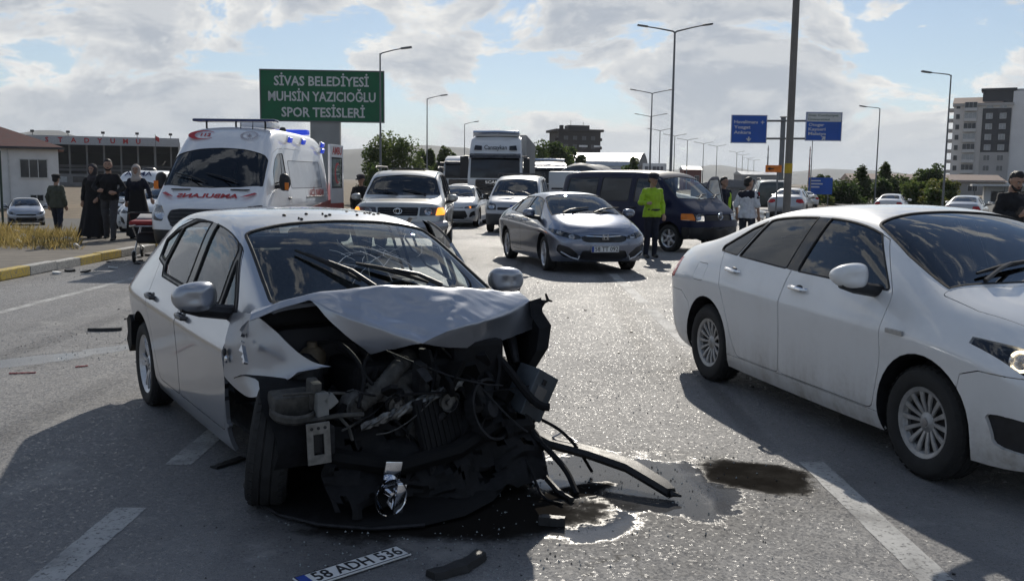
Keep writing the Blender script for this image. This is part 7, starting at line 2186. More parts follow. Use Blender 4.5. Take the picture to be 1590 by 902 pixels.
blue_sign(gt, -3.72, -1.20, 4.72, 6.68, [('Havalimanı', 6.18, 1.65), ('Yozgat', 5.82, 1.15), ('Ankara', 5.46, 1.2)], (-2.46, 5.0, 'down'))
q = MB(); q.box(-1.66, -1.40, -.058, -.054, 6.15, 6.20); q.box(-1.555, -1.505, -.058, -.054, 6.05, 6.30); q.build('plane_symbol', LW, gt)
blue_sign(gt, 1.50, 4.05, 4.94, 6.94, [('Otogar', 6.05, 1.1), ('Kayseri', 5.74, 1.2), ('Malatya', 5.43, 1.25)], (2.80, 5.13, 'ne'), (6.27, 6.86, [('Sivas Cumhuriyet', 6.70, 2.1), ('Üniversitesi', 6.42, 1.5)]))
# lower blue board on the far verge
lb = empty('blue_board', (29.6, 90.0, -.5), 0, 'small blue information board low behind the queue of cars', 'sign')
q = MB(); q.bbox(-1.15, 1.15, -.04, .04, 1.15, 2.75, .015); pb = q.build('panel', BLU, lb)
for x in (-.8, .8): q = MB(); q.tube([(x, .06, 0), (x, .06, 1.4)], .05, 8); q.build('leg', POLE, lb)
for z, w in ((2.45, .9), (2.15, 1.1), (1.85, .8)): q = MB(); q.box(-.9, -.9 + w, -.046, -.042, z - .06, z + .06); q.build('text_bar', LW, pb)
th = empty('flag_pole', (28.0, 88.0, -.4), 0, 'thin dark mast rising between the blue signs and the low blue board', 'mast')
q = MB(); q.tube([(0, 0, 0), (0, 0, 6.6)], [.06, .035], 8); q.build('mast', POLE, th)
q = MB(); q.lathe([(.001, .08), (.05, .05), (.05, -.05)], 8, 'z', (0, 0, 6.6)); q.build('finial', POLE, th)

# guard rail beside the median
gd = empty('guard_rail', (0, 0, 0), 0, 'steel crash barrier with W shaped beam beyond the blue van', 'guard rail')
path = [(7.2 + .113 * (y - 21) + (.0006 * (y - 100) ** 2 if y > 100 else 0), y) for y in range(30, 150, 4)]
for (x, y) in path:
    q = MB(); q.box(x - .05, x + .05, y - .04, y + .04, -.1, .72); q.build('rail_post', GALV, gd)
vs, fs = [], []
for (x, y) in path:
    for dx, z in ((-.07, .44), (-.12, .49), (-.12, .54), (-.07, .585), (-.07, .60), (-.12, .645), (-.12, .70), (-.07, .75)): vs.append((x + dx, y, z))
fs = [(8 * i + k, 8 * i + k + 1, 8 * i + k + 9, 8 * i + k + 8) for i in range(len(path) - 1) for k in range(7)]
mesh('beam', vs, fs, GALV, gd, True)

# ------------------------------------------------------------------ buildings
WHT = simple('render_white', (.74, .735, .72), .85, 0, .08, .5, .05, 'World')
WIN = simple('pane_dark', (.025, .03, .038), .12, 0, .2, 1)
WINL = simple('pane_pale', (.35, .37, .38), .25, 0, .1, 1)
FRM = simple('frame_white', (.58, .58, .57), .6)


def window(parent, M, w, h, mull=1, glassm=None, frm=None, depth=.06):
    """framed window on a wall: M has x along the wall, y up, z out"""
    q = MB(); q.M = M; q.box(-w / 2, w / 2, -h / 2, h / 2, -.02, .012); g_ = q.build('window', glassm or WIN, parent)
    q = MB(); q.M = M; t = min(.08, w * .07)
    q.box(-w / 2 - t, w / 2 + t, h / 2, h / 2 + t, 0, depth); q.box(-w / 2 - t, w / 2 + t, -h / 2 - t, -h / 2, 0, depth + .04); q.box(-w / 2 - t, -w / 2, -h / 2, h / 2, 0, depth); q.box(w / 2, w / 2 + t, -h / 2, h / 2, 0, depth)
    for k in range(mull): x = -w / 2 + w * (k + 1) / (mull + 1); q.box(x - t * .4, x + t * .4, -h / 2, h / 2, .012, depth * .8)
    q.build('frame', frm or FRM, g_)
    return g_


# two-storey white house with a red roof, far left
hs = empty('white_house', (-44.5, 82.2, -1.7), R(26), 'white two storey building with a dark red hipped roof', 'building')
q = MB(); q.box(-9, 4.05, 0, 10, 0, 5.72); q.build('wall', WHT, hs)
q = MB(); e = .5; q.add([(-9 - e, -e, 5.75), (4.05 + e, -e, 5.75), (4.05 + e, 10 + e, 5.75), (-9 - e, 10 + e, 5.75), (-4.0, 5, 7.75), (-.9, 5, 7.75), (-9 - e, -e, 5.60), (4.05 + e, -e, 5.60), (4.05 + e, 10 + e, 5.60), (-9 - e, 10 + e, 5.60)], [(0, 1, 5, 4), (1, 2, 5), (2, 3, 4, 5), (3, 0, 4), (6, 7, 1, 0), (7, 8, 2, 1), (8, 9, 3, 2), (9, 6, 0, 3), (6, 9, 8, 7)])
rf = q.build('roof', simple('roof_red', (.095, .024, .02), .7, 0, .25, 3, .2), hs)
q = MB(); q.box(-9.55, 4.6, -.58, -.50, 5.56, 5.76); q.build('gutter', PLASTIC_G, rf)
for x in (-7.6, -4.3, -1.6, 2.05): window(hs, frame((x, -.001, 3.85), (1, 0, 0), (0, 0, 1)), 2.1, 1.55, 2)
for x in (-6.5, -1.8, 2.2): window(hs, frame((x, -.001, 1.25), (1, 0, 0), (0, 0, 1)), 1.0, .5, 1)
q = MB(); q.tube([(.1, -.06, 0), (.1, -.06, 5.6)], .05, 6); q.build('drainpipe', FRM, hs)

# stadium stand with lettered fascia
CONC = simple('concrete', (.17, .168, .165), .85, 0, .15, .4, .1, 'World')
sd_ = empty('stadium_stand', (-108.5, 250.0, -2.5), R(20), 'grey stadium stand with red capital letters along its white roof edge', 'stadium')
q = MB(); q.box(-27, 18, 0, 3, 0, 4.4); q.build('front_wall', CONC, sd_)
q = MB(); q.add([(-27, 3, 4.4), (18, 3, 4.4), (18, 26, 10.5), (-27, 26, 10.5), (-27, 26, 0), (18, 26, 0)], [(0, 1, 2, 3), (3, 2, 5, 4)]); q.build('terrace', simple('terrace_dark', (.04, .042, .046), .9), sd_)
q = MB(); q.box(-27, 18, 26, 26.4, 0, 13.5); q.build('back_wall', simple('stand_dark', (.035, .037, .042), .9), sd_)
q = MB(); q.prism([(-1.5, 12.2), (27, 13.6), (27, 14.0), (-1.5, 14.1)], -27, 18, 'x'); q.build('roof', simple('stand_roof', (.20, .20, .21), .7), sd_)
q = MB(); q.box(-27.2, 18.2, -1.75, -1.52, 12.0, 14.25); fa = q.build('fascia', simple('fascia_white', (.42, .43, .45), .6), sd_)
for k, ch in enumerate('STADYUMU'): lettering('fascia_letter', ch, 1.75, RED, fa, frame((-14.2 + k * 3.15, -1.78, 13.1), (1, 0, 0), (0, 0, 1)), .03, .05)
for k in range(11):
    x = -26 + k * 4.2
    q = MB(); q.box(x - .22, x + .22, .2, .7, 4.4, 12.3); q.build('column', CONC, sd_)
    q = MB(); q.box(x + .6, x + 3.4, -.03, .0, 2.2, 3.7); q.build('wall_window', WINL if k % 2 else WIN, sd_)
    if k % 2 == 0: q = MB(); q.tube([(x, -1, 14.1), (x, -1, 15.2)], .08, 6); q.bbox(x - .45, x + .45, -1.3, -.9, 15.0, 15.6, .05); q.build('flood_lamp', PLASTIC, sd_)
q = MB(); q.box(18, 18.4, -1.5, 26, 0, 13.2); q.build('end_wall', WHT, sd_)
# row of seats rails
for k in range(2): q = MB(); q.box(-27, 18, 4.5 + k * 3.8, 4.8 + k * 3.8, 5.2 + k * 1.0, 5.9 + k * 1.0); q.build('seat_row', simple('seat_pale', (.12, .12, .125), .6), sd_)
fl = empty('flag_staff', (-94.0, 246.0, -2.5), 0, 'thin staff with a small red flag before the stadium stand', 'flag')
q = MB(); q.tube([(0, 0, 0), (0, 0, 15)], [.12, .07], 6); q.build('staff', POLE, fl)
mesh('flag', [(x * .2, .1 * math.sin(x * 1.4), 14.6 - y * .3 - x * .10) for y in range(5) for x in range(6)], [(y * 6 + x, y * 6 + x + 1, y * 6 + x + 7, y * 6 + x + 6) for y in range(4) for x in range(5)], RED, fl, True)

# dark tower block under construction
tw = empty('dark_tower', (25.0, 360.0, 0), R(12), 'brown grey tower block with balconies, half finished on top', 'building')
BRN = simple('tower_brown', (.055, .048, .046), .85, 0, .12, .2, 0, 'World')
q = MB(); q.box(-8.2, 8.6, 0, 14, 0, 20.4); q.build('wall', BRN, tw)
q = MB(); q.box(-9.4, 9.6, -1, 15, 20.4, 21.3); q.box(-3.4, 5.0, 3, 9, 21.3, 23.0); q.box(-6.6, -5.4, 3, 5, 21.3, 22.9); rt = q.build('roof', BRN, tw)
q = MB(); q.tube([(-2, 5, 23), (-2, 5, 25)], .1, 5); q.tube([(3, 5, 23), (3, 5, 24.4)], .1, 5); q.build('aerial', POLE, rt)
for f in range(6):
    z = 1.6 + f * 3.2
    for x in (-5.2, -1.6, 2.0, 5.6): window(tw, frame((x, -.01, z + .4), (1, 0, 0), (0, 0, 1)), 1.7, 1.5, 1, simple('pane_tower', (.11, .11, .115), .3), BRN, .1)
    for sd in (-1, 1): q = MB(); q.box(sd * 8.4 - 1.0, sd * 8.4 + 1.0, .5, 3.5, z - .6, z + .5); q.build('balcony', BRN, tw)
for x0, x1 in ((.0, 3.4), (6.0, 8.3)): q = MB(); q.box(x0, x1, -.25, -.05, 14.6, 15.3); q.build('pale_band', WHT, tw)
# arched warehouse
wh = empty('warehouse', (16.0, 170.0, 0), R(-14), 'low white warehouse with an arched metal roof and grey gable', 'building')
MET = simple('sheet_metal', (.42, .43, .44), .4, .6, .1, 1)
q = MB(); q.box(-8.5, 6.4, 0, 16, 0, 4.4); q.build('wall', WHT, wh)
pr = [(-8.7, 4.4)] + [(lerp(-8.7, 6.6, k / 12), 4.4 + 2.3 * math.sin(math.pi * k / 12)) for k in range(13)] + [(6.6, 4.4)]
pr = [(-.2 + 16.4 * k / 12, 4.4 + 2.6 * math.sin(math.pi * k / 12) ** .8) for k in range(13)]
q = MB(); q.prism(pr, -8.8, 6.7, 'x'); q.build('roof', MET, wh)
q = MB(); q.box(6.41, 6.5, .3, 15.7, .2, 4.3); q.prism(pr, 6.71, 6.78, 'x'); q.build('gable', simple('gable_grey', (.16, .165, .17), .8), wh)
q = MB(); q.box(-8.6, 6.3, -.06, -.01, 3.5, 3.9); q.build('blue_stripe', simple('stripe_navy', (.06, .06, .16), .6), wh)
sg_ = empty('roadside_board', (22.6, 150.0, 0), 0, 'white roadside board with grey lettering in front of the warehouse', 'sign')
q = MB(); q.bbox(-1.9, 1.9, -.1, .1, 3.0, 4.6, .03); bp2 = q.build('panel', WHT, sg_)
for x in (-1.3, 1.3): q = MB(); q.tube([(x, .15, 0), (x, .15, 3.2)], .09, 6); q.build('leg', POLE, sg_)
for k, w_ in enumerate((.5, .4, .55, .5, .45)): q = MB(); q.box(-1.55 + k * .62, -1.55 + k * .62 + w_, -.106, -.102, 3.5, 4.1); q.build('text_bar', simple('ink_grey', (.15, .15, .16), .7), bp2)
# low sheds and trailers along the far road
for i, (x, y, w, h, m_, lab) in enumerate([(36, 230, 9, 3.4, simple('shed_navy', (.05, .06, .10), .7), 'dark blue shed beyond the road behind the van'), (46, 240, 4.5, 5.2, simple('shed_rust', (.16, .06, .05), .7), 'rust red shed beyond the road behind the van'), (66, 250, 10, 4.2, simple('shed_grey', (.30, .30, .30), .8), 'pale grey shed beyond the road past the van')]):
    s_ = empty('shed', (x, y, -.3), R(8 * (i - 1)), lab, 'shed', 'sheds along the far road')
    q = MB(); q.box(-w / 2, w / 2, 0, 6, 0, h); q.build('wall', m_, s_)
    q = MB(); q.prism([(-.3, h), (6.3, h), (3, h + .9)], -w / 2 - .3, w / 2 + .3, 'x'); q.build('roof', MET, s_)
    for k in range(2): window(s_, frame((-w / 4 + k * w / 2, -.01, h * .55), (1, 0, 0), (0, 0, 1)), w * .22, h * .3)
hut = empty('grey_hut', (20.4, 88.0, -.4), R(-12), 'low grey hut with curved roof behind the crash barrier', 'building')
q = MB(); q.box(-3.6, 3.6, 0, 5, 0, 1.6); q.build('wall', simple('hut_grey', (.24, .235, .23), .85), hut)
q = MB(); q.prism([(-3.8 + 7.6 * k / 10, 1.6 + .75 * math.sin(math.pi * k / 10)) for k in range(11)], -.2, 5.2, 'y'); q.build('roof', simple('hut_roof', (.20, .20, .21), .7), hut)
q = MB(); q.box(.9, 2.0, -.03, .0, .2, 1.45); q.build('door', PLASTIC_G, hut)


# apartment block on the right
ap = empty('apartment_block', (132.0, 283.0, -1.0), R(-28), 'tall pale apartment block with a dark central panel and glazed bays', 'building')
CRM = simple('render_cream', (.70, .68, .65), .85, 0, .06, .2, 0, 'World'); GRYW = simple('render_grey', (.45, .44, .43), .85, 0, .06, .2, 0, 'World'); DKP = simple('cladding_dark', (.05, .053, .06), .6, 0, .1, .3)
FL = 3.05
q = MB(); q.box(0, 15.5, 0, 16, 0, 26.2); q.build('wall', CRM, ap)
q = MB(); q.box(15.52, 29, .6, 20, 0, 30.3); q.build('side_wing', simple('render_pale', (.78, .78, .775), .85, 0, .06, .2, 0, 'World'), ap)
q = MB(); q.box(-.35, 15.9, -.5, 16, 26.2, 27.0); rf = q.build('roof_slab', GRYW, ap)
q = MB(); q.prism([(-.6, 27.0), (16, 27.0), (6, 29.2)], -.4, 13, 'x'); q.build('roof', simple('roof_tan', (.36, .27, .22), .8), ap)
q = MB(); q.box(7.5, 16, 1, 8, 27.2, 30.6); q.box(7.0, 16.4, .6, 8, 30.6, 31.3); q.build('stair_head', DKP, ap)
q = MB(); q.box(16, 28.5, 1.5, 8, 30.3, 31.0); q.build('parapet', GRYW, ap)
q = MB(); q.box(7.8, 15.3, -.35, -.02, 12.6, 25.4); cl = q.build('dark_panel', DKP, ap)
q = MB(); q.box(7.8, 15.3, -.30, -.02, 0, 12.58); q.build('grey_panel', GRYW, ap)
for f in range(9):
    z = .6 + f * FL - .3
    # glazed bay column
    q = MB(); q.box(2.9, 6.3, -1.2, 0, z, z + .9); b_ = q.build('balcony', FRM, ap)
    window(ap, frame((4.6, -1.0, z + 1.75), (1, 0, 0), (0, 0, 1)), 3.2, 1.6, 2, WINL if f % 2 else WIN, FRM, .08)
    window(ap, frame((1.2, -.01, z + 1.5), (1, 0, 0), (0, 0, 1)), 1.0, 1.4, 0, WIN, FRM, .08)
    for x in (9.6, 13.2): window(ap, frame((x, -.36, z + 1.5), (1, 0, 0), (0, 0, 1)), 1.6, 1.5, 1, WINL if f > 3 else simple('pane_mid', (.16, .165, .17), .3), FRM, .08)
    window(ap, frame((23.0, .59, z + 1.5), (1, 0, 0), (0, 0, 1)), 1.15, 1.4, 1, WIN, FRM, .08)
    q = MB(); q.box(-1.3, 0, .8, 4.5, z, z + 1.0); q.build('side_balcony', GRYW, ap)
    window(ap, frame((-.01, 8, z + 1.5), (0, -1, 0), (0, 0, 1)), 1.5, 1.4, 1, WIN, FRM, .08)
q = MB(); q.box(-1, 30, -3.5, 0, -1, 3.0); q.build('shop_floor', simple('shop_dark', (.07, .07, .075), .6), ap)
# white kiosk before it, long low hall, blue glass office far off
ki = empty('white_kiosk', (60.0, 112.0, -.9), R(-24), 'white single storey shop with flat canopy below the apartment block', 'building')
q = MB(); q.box(-3, 6, 0, 5, 0, 2.5); q.build('wall', WHT, ki); q = MB(); q.bbox(-4.5, 6.5, -1.5, 5.3, 2.5, 2.75, .03); q.build('canopy', FRM, ki)
for x in (-1.6, .6, 2.8, 4.9): window(ki, frame((x, -.01, 1.3), (1, 0, 0), (0, 0, 1)), 1.5, 1.3, 1)
for x in (-4.2, -1.0): q = MB(); q.tube([(x, -1.3, 0), (x, -1.3, 2.5)], .06, 6); q.build('canopy_post', POLE, ki)
hl_ = empty('long_hall', (98.0, 230.0, -1.0), R(-6), 'long low hall with a tan roof beyond the trees', 'building')
q = MB(); q.box(-14, 22, 0, 12, 0, 4.0); q.build('wall', simple('hall_wall', (.34, .32, .30), .85), hl_); q = MB(); q.prism([(-.6, 3.6), (12.6, 3.6), (6, 5.4)], -14.5, 22.5, 'x'); q.build('roof', simple('roof_tan', (.36, .27, .22), .8), hl_)
for k in range(8): window(hl_, frame((-12 + k * 4.4, -.01, 2.0), (1, 0, 0), (0, 0, 1)), 2.2, 1.3, 1)
of = empty('blue_office', (505.0, 1120.0, -8), 0, 'distant blue glass office with a small top storey', 'building')
q = MB(); q.box(-12, 15, 0, 14, 0, 22); q.build('wall', simple('office_blue', (.10, .16, .24), .3, 0, .1, .1), of); q = MB(); q.box(-6, 8, 2, 12, 22, 25.5); q.build('top_storey', simple('office_blue', (.1, .16, .24)), of)
for f in range(5): q = MB(); q.box(-12.1, 15.1, -.15, -.05, 2.5 + f * 4, 3.2 + f * 4); q.build('floor_band', GRYW, of)
for i, (x, y, h, lab) in enumerate([(196, 620, 26, 'thin red and white mast far off beyond the hall'), (152, 560, 24, 'thin grey lattice mast far off near the hills')]):
    m_ = empty('radio_mast', (x, y, 0), 0, lab, 'mast'); q = MB(); q.tube([(0, 0, 0), (0, 0, h)], [.7, .25], 5); q.build('tower', simple('mast_red', (.3, .12, .1), .8) if i == 0 else POLE, m_)
    for k in range(4): q = MB(); q.box(-.6, .6, -.6, .6, h * (.3 + .2 * k), h * (.3 + .2 * k) + .4); q.build('platform', POLE, m_)

# ------------------------------------------------------------------ hills
HILL = simple('hill_scrub', (.075, .075, .065), .95, 0, .25, .004, 0, 'World')
hv, hf = [], []


def hill_row(name, y0, pts, depth, seed):
    n = 90; f = pchip(pts); x0, x1 = pts[0][0], pts[-1][0]
    vs, fs = [], []
    for j in range(9):
        t = j / 8
        for i in range(n + 1):
            x = lerp(x0, x1, i / n)
            z = f(x) * math.sin(math.pi * t * .5) ** 1.1 if t <= 1 else 0
            z *= 1 + .18 * mnoise.noise(Vector((x * .004, t * 3 + seed, seed))) + .06 * mnoise.noise(Vector((x * .016, t * 9, seed)))
            vs.append((x, y0 + depth * t, z - 4))
    for j in range(8):
        for i in range(n): a = j * (n + 1) + i; fs.append((a, a + 1, a + n + 2, a + n + 1))
    tag(mesh(name, vs, fs, HILL, smooth=True), kind='structure')


hill_row('hills', 2400, [(-3200, 120), (-1800, 150), (-1000, 95), (-560, 105), (-330, 118), (-180, 112), (0, 70), (250, 40), (600, 20)], 900, 1)
hill_row('hills', 3900, [(-200, 20), (300, 40), (700, 70), (1080, 92), (1400, 60), (1750, 88), (2100, 60), (2600, 80), (3600, 120), (5000, 160)], 1200, 4)


# ------------------------------------------------------------------ trees
BARK = simple('bark', (.055, .042, .032), .9, 0, .3, 5, .4)
LEAVES = [leafy('leaf_%d' % i, c) for i, c in enumerate([(.062, .09, .03), (.088, .115, .04), (.046, .07, .028), (.125, .125, .04), (.07, .085, .042)])]


def tree(x, y, z, h, w, label, kind='round', seed=0, n=2600, mats=(0, 1, 2), trunk=.25, leaf=.28, group=None, name='broadleaf_tree'):
    rng = random.Random(seed * 7 + 1)
    root = empty(name, (x, y, z), 0, label, 'tree', group)
    q = MB(); tr = max(.07, h * .018)
    bend = rng.uniform(-.03, .03) * h
    if kind == 'poplar': w *= 1.75; n = int(n * 1.6)
    q.tube([(0, 0, -.2), (bend * .3, 0, h * .2), (bend, 0, h * .45), (bend * .8, 0, h * .72)], [tr * 1.2, tr, tr * .7, tr * .25], 8)
    clumps = []
    nb = 16 if kind == 'round' else 22
    for k in range(nb):
        if kind == 'round':
            a = rng.uniform(0, 6.28); t = rng.uniform(trunk + .08, .95); rr = w * .5 * math.sin(math.pi * min(1, max(.12, (t - trunk) / (1.08 - trunk)))) ** .6 * rng.uniform(.35, .85)
            c = Vector((bend + rr * math.cos(a), rr * math.sin(a), h * t)); cr = w * rng.uniform(.15, .25)
        elif kind == 'poplar':
            t = rng.uniform(.10, .97); rr = w * .5 * (1 - t * .75) * rng.uniform(0, .6); a = rng.uniform(0, 6.28); c = Vector((rr * math.cos(a), rr * math.sin(a), h * t)); cr = w * .32 * (1.15 - t * .75)
        else:
            a = rng.uniform(0, 6.28); t = rng.uniform(.1, .85); rr = w * .42 * rng.uniform(.2, 1); c = Vector((rr * math.cos(a), rr * math.sin(a), h * t * (1 - .4 * rr / w))); cr = w * rng.uniform(.14, .24)
        clumps.append((c, cr))
        p0 = Vector((bend * .7, 0, h * min(.7, max(.12, c.z / h * .62)))); q.tube([p0, p0.lerp(c, .5) + Vector((0, 0, .03 * h)), c], [tr * .4, tr * .25, tr * .08], 5)
    q.build('trunk', BARK, root, True)
    vs, fs, fm = [], [], []
    leaf *= 1.25; per = int(n * 1.5) // nb
    for (c, cr) in clumps:
        mi = rng.randrange(len(mats))
        for k in range(per):
            d = Vector((rng.gauss(0, 1), rng.gauss(0, 1), rng.gauss(0, 1))); d.normalize(); d *= cr * rng.random() ** .45
            if kind == 'poplar': d.z *= 1.9
            p = c + d; s_ = leaf * rng.uniform(.5, 1.2)
            u = Vector((rng.uniform(-1, 1), rng.uniform(-1, 1), rng.uniform(-.6, .6))).normalized(); v = u.orthogonal().normalized(); v.rotate(Quaternion(u, rng.uniform(0, 6.28)))
            b = len(vs); vs += [p - u * s_ * .6, p + v * s_ * .35, p + u * s_ * .6, p - v * s_ * .35]; fs.append((b, b + 1, b + 2, b + 3)); fm.append(mi if rng.random() < .8 else rng.randrange(len(mats)))
    mesh('crown', vs, fs, [LEAVES[i] for i in mats], root, fm=fm)
    return root


for a in TREES: tree(*a[:6], **a[6])


# ------------------------------------------------------------------ vehicles in their places
SILVER = paint('silver_paint', (.37, .39, .43), .75, .30, .35)
WHITE = paint('white_paint', (.80, .80, .79), 0, .4, 1.0, dust=(.30, .26, .205), dirt_top=.70)
wk = empty('wrecked_hatchback', (-1.27, 5.96, 0), R(-56.9), 'silver hatchback with its front torn off and bonnet buckled', 'car')
make_ibiza(wk, SILVER)
eg = empty('white_saloon', (2.80, 6.58, 0), R(-75.3), 'dusty white saloon nearest the camera with dark tinted windows', 'car')
make_saloon(eg, WHITE, 'egea', level=3)
cv = empty('grey_saloon', (1.06, 18.53, 0), R(-75.2), 'dark grey saloon with chrome grille bar and blue striped plate', 'car')
make_saloon(cv, paint('grey_metal', (.20, .225, .285), .85, .26, .08), 'civic', 1.024, 1.005, .95, 2, 'twin', 5, ALLOY, GLASS_CLEAR, GLASS_TINT, '58 TT 092', steer=R(-4))
tv = empty('navy_van', (3.41, 23.62, 0), R(-50), 'navy blue passenger van with smashed front and open door', 'van')
make_transporter(tv, paint('navy_paint', (.004, .008, .036), 0, .45, .06, coat=.12, spec=.25))
lc = empty('silver_offroader', (-2.40, 21.3, 0), R(-89), 'silver boxy off roader with roof rails and orange corner lamps', 'off-roader')
make_cruiser(lc, paint('pale_silver', (.50, .50, .48), .6, .36, .5))
am = empty('ambulance', (-5.62, 19.85, 0), R(-91.5), 'white ambulance with blue roof beacons and open rear doors', 'ambulance')
make_ambulance(am)
co = empty('white_saloon', (-1.93, 34.2, 0), R(-95), 'white saloon with a lit headlamp half hidden behind the silver off roader', 'car')
make_saloon(co, paint('pearl_white', (.74, .75, .76), .1, .35, .3), 'corolla', 1.02, 1.0, .965, 2, 'twin', 5, ALLOY, GLASS_TINT, GLASS_DARK, lit=1)
cn = empty('silver_van', (.22, 30.9, 0), R(-97), 'silver delivery van with dark grey bumper beside the grey saloon', 'van')
make_connect(cn, paint('dull_silver', (.40, .41, .43), .6, .4, .6))
c2 = empty('white_saloon', (-2.35, 43.5, 0), R(-92), 'white saloon of which only the roof shows behind another white saloon', 'car')
make_saloon(c2, paint('plain_white', (.70, .70, .70), 0, .4, .5), 'vw', 1, 1, .97, 1, 'cover', 10, detail=False)
vw = empty('white_saloon', (-12.6, 33.0, lot_z(-12.6, 33) + .012), R(-84), 'white saloon standing in the car park behind the walking women', 'car')
make_saloon(vw, paint('plain_white', (.70, .70, .70), 0, .4, .5), 'vw', 1.02, 1, .97, 2, 'twin', 5, ALLOY)
w3 = empty('white_saloon', (-10.65, 29.2, lot_z(-10.65, 29.2) + .012), R(-92), 'white car beside the ambulance, mostly hidden by its nose', 'car')
make_saloon(w3, paint('pearl_white', (.74, .75, .76), .1, .35, .3), 'corolla', 1.0, 1, .98, 2, 'twin', 5, ALLOY)
s4 = empty('silver_saloon', (-26.2, 50.0, lot_z(-26.2, 50) + .012), R(-62), 'silver saloon parked in front of the white house', 'car')
make_saloon(s4, SILVER, 'egea', 1, 1, .98, 2, 'cover', 10, detail=False)
mb = empty('minibus', (-15.7, 40.5, lot_z(-15.7, 40.5) + .012), R(-90), 'white minibus with dark lettering over its windscreen in the car park', 'minibus')
make_minibus(mb)
# far right: cars seen from behind
for (x, y, z, rz, col, lab, kz) in ((25.5, 82, -.45, 88, 'plain_white', 'small white hatchback seen from behind below the blue board', .98), (24.4, 60, -.35, 62, 'plain_white', 'white saloon in three quarter rear view behind the white saloon roof', .95), (22.9, 47, -.30, 58, 'dull_silver', 'white estate car with a dark rear window beyond the man in black', .98), (13.6, 45.5, -.02, 66, 'dull_silver', 'silver saloon behind the brown post', .97)):
    o = empty('distant_car', (x, y, z), R(rz), lab, 'car', 'cars driving off on the far side'); make_saloon(o, MATS[col], 'vw', .95, .98, kz, 1, 'cover', 8, detail=False, rear_glass=GLASS_DARK)
jp = empty('distant_offroader', (13.9, 50.5, -.02), R(80), 'dark off roader seen from behind beside the brown post', 'off-roader')
make_cruiser(jp, paint('dark_green', (.05, .06, .055), .4, .4, .4))

# lorries in the queue
lo = empty('articulated_lorry', (-.75, 42.3, 0), R(-93.2), 'big white lorry with a high roofed cab at the head of the queue', 'lorry')
make_lorry_cab(lo, ('white', (.72, .73, .74)), 'Cansaykan', 'SCANIA')
make_trailer(lo, -1.55, 12.6, 3.75, simple('trailer_grey', (.36, .36, .36), .6, .2, .15, 1), 18)
l2 = empty('lorry', (-3.15, 59.0, 0), R(-90), 'low white lorry cab half hidden by the big white lorry', 'lorry')
make_lorry_cab(l2, ('dull_white', (.6, .61, .62)), high=False, far=True)
make_trailer(l2, -1.4, 6, 2.7, simple('trailer_dark', (.16, .17, .18), .6), 6)
l3 = empty('lorry', (2.35, 62.0, -.25), R(-91), 'pale lorry with a curved chrome roof edge behind the silver van', 'lorry')
make_lorry_cab(l3, ('dull_white', (.6, .61, .62)), high=False, far=True)
q = MB(); q.tube([(.45, -1.0, 3.22), (.52, 0, 3.25), (.45, 1.0, 3.22)], .10, 8); q.build('light_bar', CHROME, l3, True)
make_trailer(l3, -1.4, 7, 3.0, simple('trailer_grey', (.36, .36, .36)), 7)
l4 = empty('tarpaulin_lorry', (3.30, 43.5, 0), R(-108), 'small lorry with a slack grey blue tarpaulin behind the navy van', 'lorry')
q = MB(); q.bbox(1.0, 2.6, -1.0, 1.0, .55, 2.05, .08); q.build('cab', MATS['dull_silver'], l4, True)
q = MB(); q.add([(2.615, -.85, 1.25), (2.615, .85, 1.25), (2.5, .80, 1.9), (2.5, -.80, 1.9)], [(0, 1, 2, 3)]); q.build('windscreen', GLOSSBLK, l4)
q = MB(); q.bbox(-3.0, .95, -1.1, 1.1, .75, 1.45, .03); q.build('load_bed', MATS['dull_silver'], l4)
vs = []
for i in range(19):
    for j in range(9):
        x = -3.05 + 4.05 * i / 18; t = j / 8; y = -1.16 + 2.32 * t
        z = 1.38 + 1.0 * math.sin(math.pi * t) ** .35 + (.07 * math.sin(i * 1.9 + .6) + .05 * math.sin(i * .9)) * math.sin(math.pi * t)
        vs.append((x, y, z))
mesh('tarpaulin', vs, [(i * 9 + j, (i + 1) * 9 + j, (i + 1) * 9 + j + 1, i * 9 + j + 1) for i in range(18) for j in range(8)] + [tuple(range(9)), tuple(18 * 9 + j for j in range(8, -1, -1))], simple('tarp_blue', (.10, .12, .15), .7, 0, .2, 2), l4, True, None, 60)
for sd in (1, -1):
    for x in (1.8, -1.8): make_wheel(l4, x, sd * .88, .40, .40, .22, .24, 'steel', 5, sd, ALLOY_D, seg=20)
    q = MB(); q.bbox(2.55, 2.64, sd * .92, sd * .60, .85, 1.02, .02); q.build('headlight', LENSWHITE, l4)
stt = empty('stretcher', (-7.15, 18.3, 0), R(-75), 'red ambulance stretcher on castors beside the ambulance nose', 'stretcher')
make_stretcher(stt)

# ------------------------------------------------------------------ people
CL = dict(black=simple('cloth_black', (.014, .014, .016), .9, 0, .2, 14), navy=simple('cloth_navy', (.014, .016, .028), .9, 0, .2, 14), charcoal=simple('cloth_charcoal', (.055, .055, .06), .9, 0, .2, 14), khaki=simple('cloth_khaki', (.075, .082, .062), .9, 0, .2, 14),
          denim=simple('cloth_denim', (.025, .03, .045), .9, 0, .2, 14), hivis=simple('cloth_hivis', (.33, .52, .025), .75, 0, .08, 14), band=simple('reflective_silver', (.5, .5, .5), .35, .3), white=simple('cloth_white', (.62, .63, .66), .9, 0, .08, 14),
          pale=simple('scarf_pale', (.45, .40, .36), .9, 0, .1, 14), scarfd=simple('scarf_dark', (.045, .042, .048), .9, 0, .1, 14), capn=simple('cap_navy', (.02, .022, .035), .8), shoe=simple('shoe_black', (.012, .012, .012), .5))


def person(x, y, z, rz, sc, label, P, look, seed):
    o = empty('person', (x, y, z), R(rz), label, 'person'); make_person(o, P, look, seed); o.scale = (sc, sc, sc); return o


